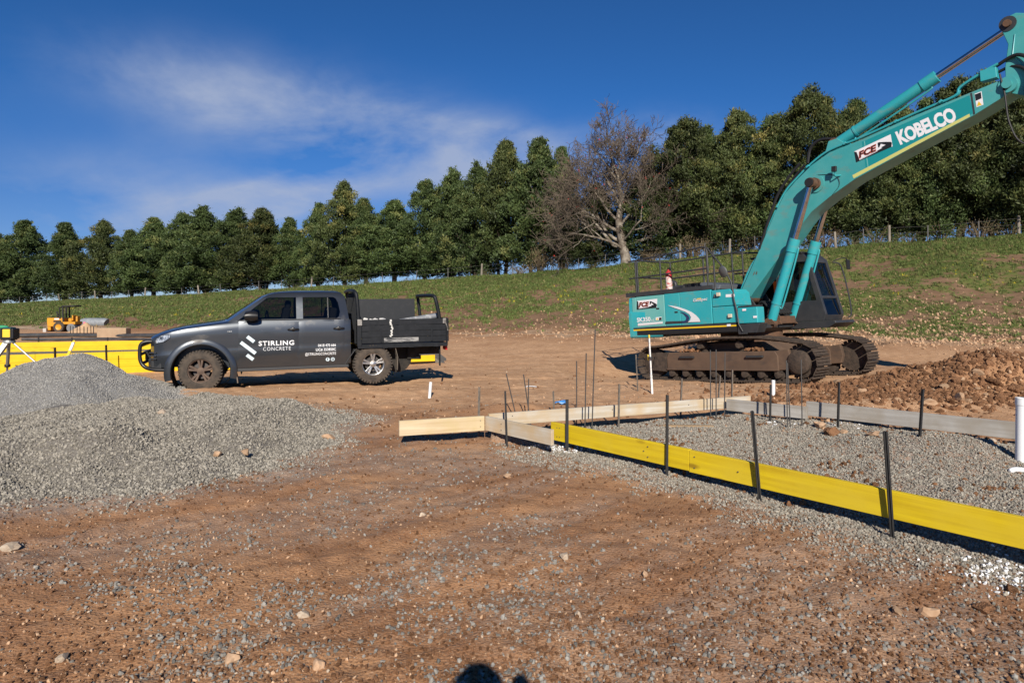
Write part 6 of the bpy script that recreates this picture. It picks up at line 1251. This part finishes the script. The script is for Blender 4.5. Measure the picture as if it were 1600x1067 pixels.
# pipes and hoses along the boom
def off_path(pxs, y, up): return [Vector((x, y, z+up)) for x, z in [mpt(px, py, -.31) for px, py in pxs]]
tl = [(1184, 396), (1210, 334), (1226, 303), (1243, 283), (1268, 258), (1296, 238), (1344, 219), (1431, 180), (1490, 155)]
for k, (y, up) in enumerate(((-.25, .07), (-.17, .085), (.18, .085), (.25, .07))):
    pts = off_path(tl, y, up); pts += [pts[-1]+Vector((.12, 0, .16)), pts[-1]+Vector((.55, 0, .34)), pts[-1]+Vector((.80, 0, .42))] if k in (0, 1) else [pts[-1]+Vector((.4, 0, .10))]
    b = MB(); b.tube(smooth_path(pts, 4), .026, 7); b.build('hydraulic_pipe', T_TEAL, BM, 50)
for f in ((1215, 326), (1262, 264), (1320, 228), (1400, 194), (1470, 163)):
    x, z = mpt(*f, -.31); MB().box((x, -.02, z+.06), (.07, .62, .05), (0, R(-30 if f[0] > 1250 else -62), 0)).build('pipe_clamp', T_TEAL, BM, bevel=.006)
hx, hz_ = mpt(1550, 116, -.2); MB().bb(hx-.18, hx+.10, -.30, -.1, hz_-.12, hz_+.10).build('hose_bracket', T_TEAL, BM, bevel=.01)
b = MB(); b.tube(smooth_path([(hx+.05, -.2, hz_+.12), (hx+.45, -.28, hz_+.22), (hx+.72, -.34, hz_-.05), (hx+.72, -.36, hz_-.45), (hx+.60, -.36, hz_-.85), (hx+.75, -.36, hz_-1.2), (hx+1.4, -.3, hz_-1.35)], 6), .036, 8); b.build('hydraulic_hose', E_BLK, BM, 50)
b = MB(); b.tube(smooth_path([(hx-.1, -.1, hz_-.02), (hx+.35, -.2, hz_+.04), (hx+.62, -.3, hz_-.2), (hx+.55, -.3, hz_-.55), (hx+.72, -.3, hz_-1.0), (hx+1.3, -.25, hz_-1.1)], 6), .032, 8); b.build('hydraulic_hose', E_BLK, BM, 50)
b = MB(); b.tube(smooth_path([(hx+.16, -.33, hz_-.08), (hx+.22, -.35, hz_-.5), (hx+.26, -.36, hz_-1.1), (hx+.45, -.36, hz_-1.55), (hx+.95, -.3, hz_-1.62)], 6), .018, 7); b.build('hydraulic_hose', E_BLK, BM, 50)
hz2 = [(1187, 395), (1196, 366), (1206, 336), (1216, 310), (1232, 284), (1250, 262)]
for y in (-.30, -.05, .2):
    b = MB(); b.tube(smooth_path(off_path(hz2, y, .10), 5), .034, 7); b.build('hydraulic_hose', E_BLK, BM, 50)
b = MB(); p0 = mpt(1262, 255, 0); p1 = mpt(1308, 220, 0); b.tube(smooth_path([(p0[0], 0, p0[1]), (p0[0]+.1, 0, p0[1]+.35), (p0[0]+.35, 0, p1[1]+.12), (p1[0], 0, p1[1]+.05)], 5), .036, 7); b.build('hydraulic_hose', E_BLK, BM, 50)
for y in (-.22, .02, .24):
    b = MB(); b.tube(smooth_path([(-.25, y, 1.9), (-.05, y, 2.35), (.22, y, 2.85), mpt(1187, 398, -.31)[0:1]+(y,)+(mpt(1187, 398, -.31)[1]+.08,)], 5), .034, 7); b.build('hydraulic_hose', T_TEAL if y < 0 else E_BLK, BM, 50)
for k in range(6):
    y = -.34+k*.13; b = MB(); b.tube(smooth_path([(.15, y, 1.42), (.35, y+.03, 1.75), (.55, y, 1.95), (.75, y-.02, 1.80), (lx+.12, y, 1.62)], 5), .030, 7); b.build('hydraulic_hose', E_BLK, EXC, 50)
# work light on the boom
wx, wz = mpt(1304, 269, -.45); b = MB(); b.tube([(wx+.08, -.31, wz-.08), (wx, -.44, wz-.08), (wx, -.44, wz)], .016, 6); b.build('lamp_arm', T_TEAL, BM, 50); MB().box((wx, -.46, wz+.07), (.11, .07, .13), (0, R(5), 0)).build('work_lamp', E_BLK, BM, bevel=.012)
b = MB(); b.tube(smooth_path([(wx-.5, -.315, wz+.05), (wx-.2, -.32, wz), (wx, -.33, wz-.08), (wx+.03, -.32, wz-.3), (wx-.15, -.315, wz-.5)], 5), .006, 5); b.build('lamp_cable', E_BLK, BM, 50)
# --- lettering and marks on the house side (plane y = -1.5)
SY = -1.50
def sp(px, py): return mpt(px, py, SY)
def side_poly(nm, pxs, m, off, parent=EXC): b = MB(); b.add([(x, SY-off, z) for x, z in [sp(*p) for p in pxs]], [tuple(range(len(pxs)))]); return b.build(nm, m, parent)
def side_lab(s, p0, p1, hpx, m, bold, off, shear=0.0):
    a, e = Vector(sp(*p0)), Vector(sp(*p1)); me_ = text_mesh(s, 1.0, bold, shear); xs = [v.co.x for v in me_.vertices]; w0, w1 = min(xs), max(xs); d = e-a; hh = hpx/F*18.4; nr = Vector((-d.y, d.x)).normalized()
    for v in me_.vertices: q = a+d*((v.co.x-w0)/(w1-w0))+nr*(v.co.y/.70*hh); v.co = Vector((q.x, SY-off, q.y))
    me_.materials.clear(); return link('lettering', me_, m, EXC)
fce(EXC, None, [sp(*p) for p in ((995.5, 483.5), (1027, 480.5), (1027.5, 466.8), (996, 470))], SY-.006, 1)
side_lab('SK350', (995.8, 503.2), (1017, 501.6), 6.6, E_WHT, .03, .0095); side_lab('LC', (1018.5, 502), (1023, 501.5), 3, E_WHT, .01, .0095)
side_poly('warning_plate', [(1024.8, 500.8), (1034.2, 500), (1034.2, 495), (1024.8, 495.8)], E_WHT, .0085); side_poly('warning_plate', [(1025.6, 500), (1029, 499.8), (1027.3, 496.2)], E_YEL, .0095); side_poly('warning_plate', [(1030, 500.2), (1034, 499.8), (1034, 496), (1030, 496.4)], E_BD, .0095)
side_poly('silver_band', [(997, 509.3), (1036, 505.6), (1036, 502.2), (997, 505.2)], E_SIL, .0085)
sw = [(1043.5, 477), (1050, 477.6), (1058, 479), (1063, 480.4), (1072, 483.5), (1081, 487.5), (1088, 492.5), (1093, 498), (1095, 502.8), (1075, 503.4), (1079, 500), (1080, 495.5), (1077.5, 491), (1071, 487), (1063, 484), (1054, 481)]
side_poly('silver_swoosh', sw, E_SIL, .0105); side_poly('navy_swoosh', [(1062, 486.5), (1070, 489), (1076, 493), (1078, 497.5), (1076, 501), (1072, 504), (1063, 504.6), (1072, 500), (1073, 496), (1069, 491)], E_NAVY, .009)
side_poly('dark_band', [(1040, 506.2), (1095, 503.2), (1095, 500.4), (1040, 502.4)], E_DK, .0085)
side_lab('Geospec', (1083.5, 471.5), (1106, 469), 4.5, E_SIL, .02, .0105, .25); side_poly('orange_mark', [(1089, 466.4), (1096, 465.6), (1096, 467), (1089, 467.8)], E_YEL, .0105)
b = MB(); b.add([(x, -1.482, z) for x, z in [mpt(px, py, -1.482) for px, py in ((1134, 464.5), (1148, 463.8), (1148, 459.4), (1134, 460))]], [(0, 1, 2, 3)]); b.build('name_plate', E_WHT, EXC)
for px, py in ((1163, 484), (1180, 495), (1139, 508)): side_poly('small_sticker', [(px-3, py+2), (px+3, py+1.6), (px+3, py-1.8), (px-3, py-1.4)], E_WHT, .003 if px != 1139 else .006)
# ------------------------------------------------------------------ slab formwork beyond the gravel pile
sl = [(-17.5, 13.65), (-12.2, 16.3), (-9.05, 17.9), (-6.6, 19.1)]
nm_ = ('bottom', 'middle', 'top')
for i, (a, e) in enumerate([((-17.5, 13.75), (-11.6, 16.6)), ((-11.596, 16.602), (-5.9, 19.4))]):
    for k in range(3):
        board('formwork_board', a, e, -.03+.191*k, .188, .05, W_YEL2, '%s yellow board of the %s stacked formwork run behind the gravel pile' % (nm_[k], ('left', 'right')[i]), 'stacked yellow formwork boards')
board('formwork_board', (-5.6, 19.45), (-2.35, 20.85), .0, .19, .05, W_YEL2, 'low yellow board seen under the truck tray', 'stacked yellow formwork boards')
fa, fb = (-17.8, 20.6), (-5.2, 24.6)
for k in range(2): board('formwork_board', fa, fb, .19+.156*k, .154, .05, W_YEL2, '%s far yellow board across the gravel slab behind the pile' % ('lower', 'upper')[k], 'far yellow formwork boards')
b = MB(); b.loft([[(-17.4, 13.9, -.4), (-17.4, 13.9, .06), (-17.7, 20.5, .06), (-17.7, 20.5, -.4)], [(-5.95, 19.5, -.4), (-5.95, 19.5, .06), (-5.2, 24.5, .06), (-5.2, 24.5, -.4)]]); o = b.build('gravel_slab', M_coarse); tag(o, 'grey gravel fill inside the yellow slab formwork behind the pile', 'gravel fill')
b = MB(); b.loft([[(-5.9, 19.6, -.4), (-5.9, 19.6, -.03), (-5.1, 24.4, .02), (-5.1, 24.4, -.4)], [(-2.45, 20.95, -.4), (-2.45, 20.95, -.03), (-2.6, 23.0, .0), (-2.6, 23.0, -.4)], [(-2.1, 21.1, -.5), (-2.1, 21.1, -.30), (-2.2, 23.0, -.30), (-2.2, 23.0, -.5)]]); o = b.build('gravel_slab', M_coarse); tag(o, 'grey gravel fill behind the low yellow board under the truck tray', 'gravel fill')
def stake2(px, y0, y1, Y, m, r_, lab, grp, lean=0):
    p = at(px, y1, Y); q = at(px+lean, y0, Y); b = MB(); l = (q-p).length; b.prism([(-r_, -r_*.4), (r_, -r_*.4), (r_, r_*.4), (-r_, r_*.4)], lambda v, k: (v[0], v[1], (-.25, l)[k])); o = b.build('formwork_stake', m, None, loc=p, rot=(q-p).to_track_quat('Z', 'Y').to_euler()); tag(o, lab, 'stake', grp)
stake2(87, 543, 592, 16.0, M_STK, .028, 'black stake left of the gravel pile tip against the yellow boards', 'stakes at the slab', -1.5); stake2(167, 539, 586, 16.8, M_STK, .028, 'black stake right of the gravel pile tip against the yellow boards', 'stakes at the slab', -1.5)
for px, lab in ((45, 'left'), (156, 'middle'), (199, 'right')): stake2(px, 540, 552, 22 if px < 100 else 23, M_STK2, .014, 'thin %s peg before the far yellow board' % lab, 'thin pegs at the far board')
for px, y0, lab in ((60, 526, 'left'), (112, 527, 'middle'), (168, 527, 'right')): stake2(px, y0, 536, 24.5, M_STK, .022, '%s stake top behind the far yellow board' % lab, 'stake tops behind the far board')
# leaning staff behind the pile
p = at(98, 575, 15.3); q = at(116, 532, 15.6); d = q-p; sf = empty('levelling_staff', p, d.to_track_quat('Z', 'Y').to_euler(), 'yellow and white staff leaning on the yellow boards behind the gravel pile', 'staff'); l = d.length
MB().bb(-.035, .035, -.015, .015, -.2, l*.62).build('lower_section', M_YP, sf, bevel=.004); MB().bb(-.034, .034, -.014, .014, l*.622, l*.93).build('upper_section', M_STAFF, sf, bevel=.004); MB().bb(-.03, .03, -.013, .013, l*.932, l).build('end_cap', M_YP, sf, bevel=.004)
# bent yellow ply leaning at left
b = MB(); q_ = [at(20, 570, 14.6), at(62, 569, 15.4), at(50, 590, 15.2), at(27, 592, 14.4)]; b.loft([[at(21, 571, 14.7), at(40, 573, 15.3), at(64, 570, 15.5)], [at(24, 582, 14.5), at(42, 583, 15.3), at(62, 580, 15.5)], [at(29, 594, 14.4), at(45, 598, 15.2), at(60, 600, 15.4)]], closed=False, caps=False)
o = b.build('bent_ply', W_YEL2); o.modifiers.new('solid', 'SOLIDIFY').thickness = .03; tag(o, 'bent yellow ply offcut leaning before the stacked boards at far left', 'ply')
# ------------------------------------------------------------------ laser level on a tripod
TY = 12.6; hd = at(14, 533, TY); TP = empty('tripod', (hd.x, hd.y, hz(hd.x, hd.y)), (0, 0, 0), 'aluminium survey tripod behind the gravel pile at far left', 'tripod'); zt_ = hd.z-TP.location.z
M_AL = mat('aluminium', (.34, .34, .33), .5, .6, noise=(10, (.30, .30, .29), .4, .7))
b = MB(); b.lathe([(.0005, zt_+.02), (.09, zt_+.02), (.10, zt_), (.10, zt_-.03), (.0005, zt_-.03)], axis='z', n=20); b.build('tripod_head', M_AL, TP, 40)
for k, (fx2, fy2, w_) in enumerate(((-.30, -.55, .055), (1.0, .1, .018), (-.5, .6, .03))):
    b = MB(); b.tube([(fx2*.06, fy2*.06, zt_-.02), (fx2*.55, fy2*.55, zt_*.46)], w_, 4 if k == 0 else 8); lg = b.build('leg', M_AL, TP)
    b = MB(); b.tube([(fx2*.45, fy2*.45, zt_*.56), (fx2, fy2, -.03)], w_*.62, 6); b.build('leg_slide', M_AL, lg); MB().box((fx2*.55, fy2*.55, zt_*.46), (w_*2.4, w_*2.4, .06)).build('leg_clamp', M_BP, lg, bevel=.006)
LV = empty('laser_level', (hd.x, hd.y, hd.z+.022), (0, 0, R(-4)), 'yellow and black rotating laser level on the tripod at far left', 'laser level')
MB().bb(-.075, .075, -.075, .075, .03, .20).build('housing', M_YP, LV, bevel=.012); MB().bb(-.10, .10, -.085, .085, .0, .055).build('base', M_BP, LV, bevel=.012)
for x in (-1, 1): MB().bb(x*.145, x*.080, -.085, .085, .02, .215).build('guard', M_BP, LV, bevel=.02)
MB().bb(-.085, .085, -.07, .07, .202, .235).build('top_cap', mat('dark_teal_plastic', (.02, .07, .08), .4), LV, bevel=.015)
# ------------------------------------------------------------------ far left: pipes, sand pile, tank, roller
M_HD = mat('black_poly_pipe', (.035, .036, .040), .5, noise=(3, (.07, .066, .062), .45, .7))
def long_pipe(x0, x1, yA, yB, r_, lab):
    a = gz(x0, yA+7); e = gz(x1, yB+7); b = MB(); pts = [a.lerp(e, k/8) for k in range(9)]; pts = [Vector((p.x, p.y+.25*math.sin(i), hz(p.x, p.y)+r_*.9)) for i, p in enumerate(pts)]
    b.tube(smooth_path(pts, 4), r_, 10); o = b.build('poly_pipe', M_HD, None, 50); tag(o, lab, 'pipe', 'black poly pipes')
long_pipe(28, 470, 520, 516, .11, 'thick black poly pipe lying beyond the far yellow board'); long_pipe(34, 470, 525, 521, .07, 'thinner black poly pipe lying in front of the thick one')
p = gz(178, 527); b = MB(); b.box((0, 0, .25), (1.55, .5, .52)); o = b.build('cardboard_roll', mat('tan_card', (.40, .29, .19), .9, noise=(3, (.32, .22, .14), .3, .7)), None, bevel=.03, loc=p); tag(o, 'tan wrapped pallet bundle resting on the black pipes', 'bundle')
p = gz(135, 519); xs = np.linspace(-1, 1, 26); b = MB(); rowz = []
for y in xs: rowz.append([(p.x+1.2*x, p.y+.9*y, p.z-.05+.62*max(0, 1-(x*x+y*y)**.5*1.0)*(.8+.4*float(vnoise(x*4, y*4, 3)))) for x in xs])
b.loft(rowz, closed=False, caps=False); o = b.build('sand_pile', mat('orange_sand', (.50, .33, .19), .95, bump=(20, .5, .03)), None, 60); tag(o, 'small pile of orange sand beside the yellow roller', 'sand pile')
p = gz(138, 511); b = MB(); b.tube(smooth_path([(-.85, 0, .30), (-.75, 0, .31), (0, 0, .32), (.75, 0, .31), (.85, 0, .30)], 4), [.2]+[.30]*3+[.32]*9+[.30]*3+[.2], 16); o = b.build('water_tank', mat('grey_tank', (.20, .22, .24), .5, noise=(5, (.28, .30, .32), .4, .7)), None, 50, loc=(p.x+.1, p.y+.6, p.z)); tag(o, 'grey cylindrical tank lying behind the orange sand pile', 'tank')
b = MB(); b.bb(-.14, .02, -.335, -.325, .14, .36); b.build('pink_label', mat('pink_label', (.7, .15, .25), .6), o, loc=(-.5, 0, 0))
for i, px in enumerate((110, 114, 120, 125, 131, 136, 142, 146, 156)): stake2(px, 509+(i % 3), 524, 39.0, M_STK, .022, '%s thin dark peg from the left before the sand pile' % ('first', 'second', 'third', 'fourth', 'fifth', 'sixth', 'seventh', 'eighth', 'ninth')[i], 'row of thin pegs before the sand pile', (i % 3-1)*.4)
p = gz(98, 518); RL = empty('compact_roller', p, (0, 0, R(4)), 'small orange yellow roller with black roll bar at far left', 'roller'); s = p.y/1067.0
P_OY = mat('orange_yellow_paint', (.62, .29, .015), .45, noise=(4, (.50, .23, .02), .4, .7), dirt=(6, (.28, .18, .09), .58, .8))
def RB(x0, x1, z0, z1): return x0*s, x1*s, (518-z1)*s, (518-z0)*s
def rb(name, x0, x1, y0, y1, z0, z1, m, bev=.02):      # pixel offsets from column 98, rows of the photo
    a0, a1, c0_, c1_ = RB(x0-98, x1-98, z0, z1); return MB().bb(a0, a1, y0, y1, min(c0_, c1_), max(c0_, c1_)).build(name, m, RL, bevel=bev)
rb('bonnet', 78.5, 104, -.32, .32, 496.5, 510, P_OY, .04); rb('nose', 79, 84, -.30, .30, 510.3, 515.5, P_OY); rb('bonnet_vent', 88.5, 100, -.335, -.325, 500.5, 503, E_BLK, .0); rb('badge', 90, 97, -.334, -.326, 497.2, 499.2, E_WHT, .0)
rb('platform', 103.5, 122, -.42, .42, 502.5, 506.5, P_OY); rb('seat', 109, 114, -.22, .22, 497, 502.2, P_OY, .03); rb('seat_back', 114.2, 116.2, -.22, .22, 492.5, 501, P_OY, .03); rb('console', 119, 122, -.15, .15, 494, 502.2, P_OY, .03)
b = MB(); 
for y in (-.36, .36): b.tube(smooth_path([((104-98)*s, y, (518-506)*s), ((103-98)*s, y, (518-490)*s), ((103-98)*s, y, (518-480)*s), ((105-98)*s, y, (518-478.6)*s), ((120-98)*s, y, (518-478.2)*s)], 4), .05, 8); b.tube([((98.2-98)*s, y, (518-497)*s), ((98.2-98)*s, y, (518-481)*s), ((103-98)*s, y, (518-479)*s)], .045, 8)
b.bb((102-98)*s, (121-98)*s, -.40, .40, (518-478.8)*s, (518-477.6)*s); b.build('roll_bar', E_BLK, RL, 50)
b = MB(); b.tube(smooth_path([((90-98)*s, 0, (518-497)*s), ((90-98)*s, 0, (518-490)*s), ((88.5-98)*s, 0, (518-487)*s)], 4), .05, 8); b.build('exhaust_stack', E_BLK, RL, 50)
for y in (-.42, .42):
    b = MB(); sg = -1 if y < 0 else 1; rw_ = 8.2*s; b.lathe([(rw_*.55, sg*.10), (rw_*.9, sg*.12), (rw_, sg*.07), (rw_, -sg*.07), (rw_*.9, -sg*.12)], ((98.5-98)*s, y, rw_-.03), 'y', 24); tw_ = b.build('wheel', M_RUB, RL, 40); b = MB(); b.lathe([(.0005, sg*.07), (rw_*.3, sg*.07), (rw_*.56, sg*.10)], ((98.5-98)*s, y, rw_-.03), 'y', 20); b.build('hub', P_OY, tw_, 40)
b = MB(); rw_ = 6.5*s; b.cyl(((116-98)*s, -.45, rw_-.02), ((116-98)*s, .45, rw_-.02), rw_, n=24); b.build('drum', mat('steel_drum', (.20, .21, .22), .5, .4), RL, 40); rb('blade', 75, 80, -.5, .5, 512.5, 518.5, mat('pale_blade', (.45, .44, .42), .7), .02)
b = MB(); p = gz(6, 514); b.tube(smooth_path([(-.7, 0, .06), (-.3, 0, .14), (.1, .05, .12), (.3, 0, .03)], 5), [.05]+[.12]*14+[.04], 8); o = b.build('green_tarp', mat('green_tarp', (.03, .28, .13), .6), None, 50, loc=p); tag(o, 'bundled green tarp on the ground at the far left edge', 'tarp')
# ------------------------------------------------------------------ the photographer, seen only by the shadow at the bottom of the photo
V = [(0, 0, .95), (0, 0, 1.18), (0, -.02, 1.38), (0, .0, 1.50), (0, .02, 1.58), (0, .02, 1.70), (.10, 0, .88), (.12, .02, .50), (.12, -.02, .08), (.12, .12, .04), (-.10, 0, .88), (-.12, .02, .50), (-.12, -.02, .08), (-.12, .12, .04),
     (.19, -.02, 1.42), (.36, .0, 1.40), (.22, .10, 1.66), (.15, .13, 1.74), (-.19, -.02, 1.42), (-.27, .02, 1.18), (-.10, .14, 1.50), (-.04, .15, 1.57)]
E = [(0, 1), (1, 2), (2, 3), (3, 4), (4, 5), (0, 6), (6, 7), (7, 8), (8, 9), (0, 10), (10, 11), (11, 12), (12, 13), (2, 14), (14, 15), (15, 16), (16, 17), (2, 18), (18, 19), (19, 20), (20, 21)]
rad = [.15, .14, .17, .07, .06, .105, .10, .07, .05, .045, .10, .07, .05, .045, .075, .055, .04, .045, .075, .055, .04, .045]
mp_ = bpy.data.meshes.new('person'); mp_.from_pydata(V, E, []); 
PERS = link('person', mp_, mat('dark_work_clothes', (.03, .035, .05), .9), None, (.0, -.27, hz(0, -.2)))
sk = PERS.modifiers.new('skin', 'SKIN'); 
if not mp_.skin_vertices: mp_.attributes.new('skin_vertex', 'FLOAT', 'POINT') if False else None
bm = bmesh.new(); bm.from_mesh(mp_); ly = bm.verts.layers.skin.verify()
for v in bm.verts: v[ly].radius = (rad[v.index],)*2; v[ly].use_root = (v.index == 0)
bm.to_mesh(mp_); bm.free(); sd_ = PERS.modifiers.new('sub', 'SUBSURF'); sd_.levels = 1; sd_.render_levels = 2
tag(PERS, 'person taking the photo, whose head shadow falls at the bottom edge', 'person')
bh = MB(); bh.lathe([(.0005, 1.845), (.06, 1.83), (.105, 1.78), (.118, 1.73), (.112, 1.68), (.09, 1.62)], (0, .02, 0), 'z', 20); bh.build('hat', mat('dark_cap', (.03, .03, .035), .9), PERS, 40)
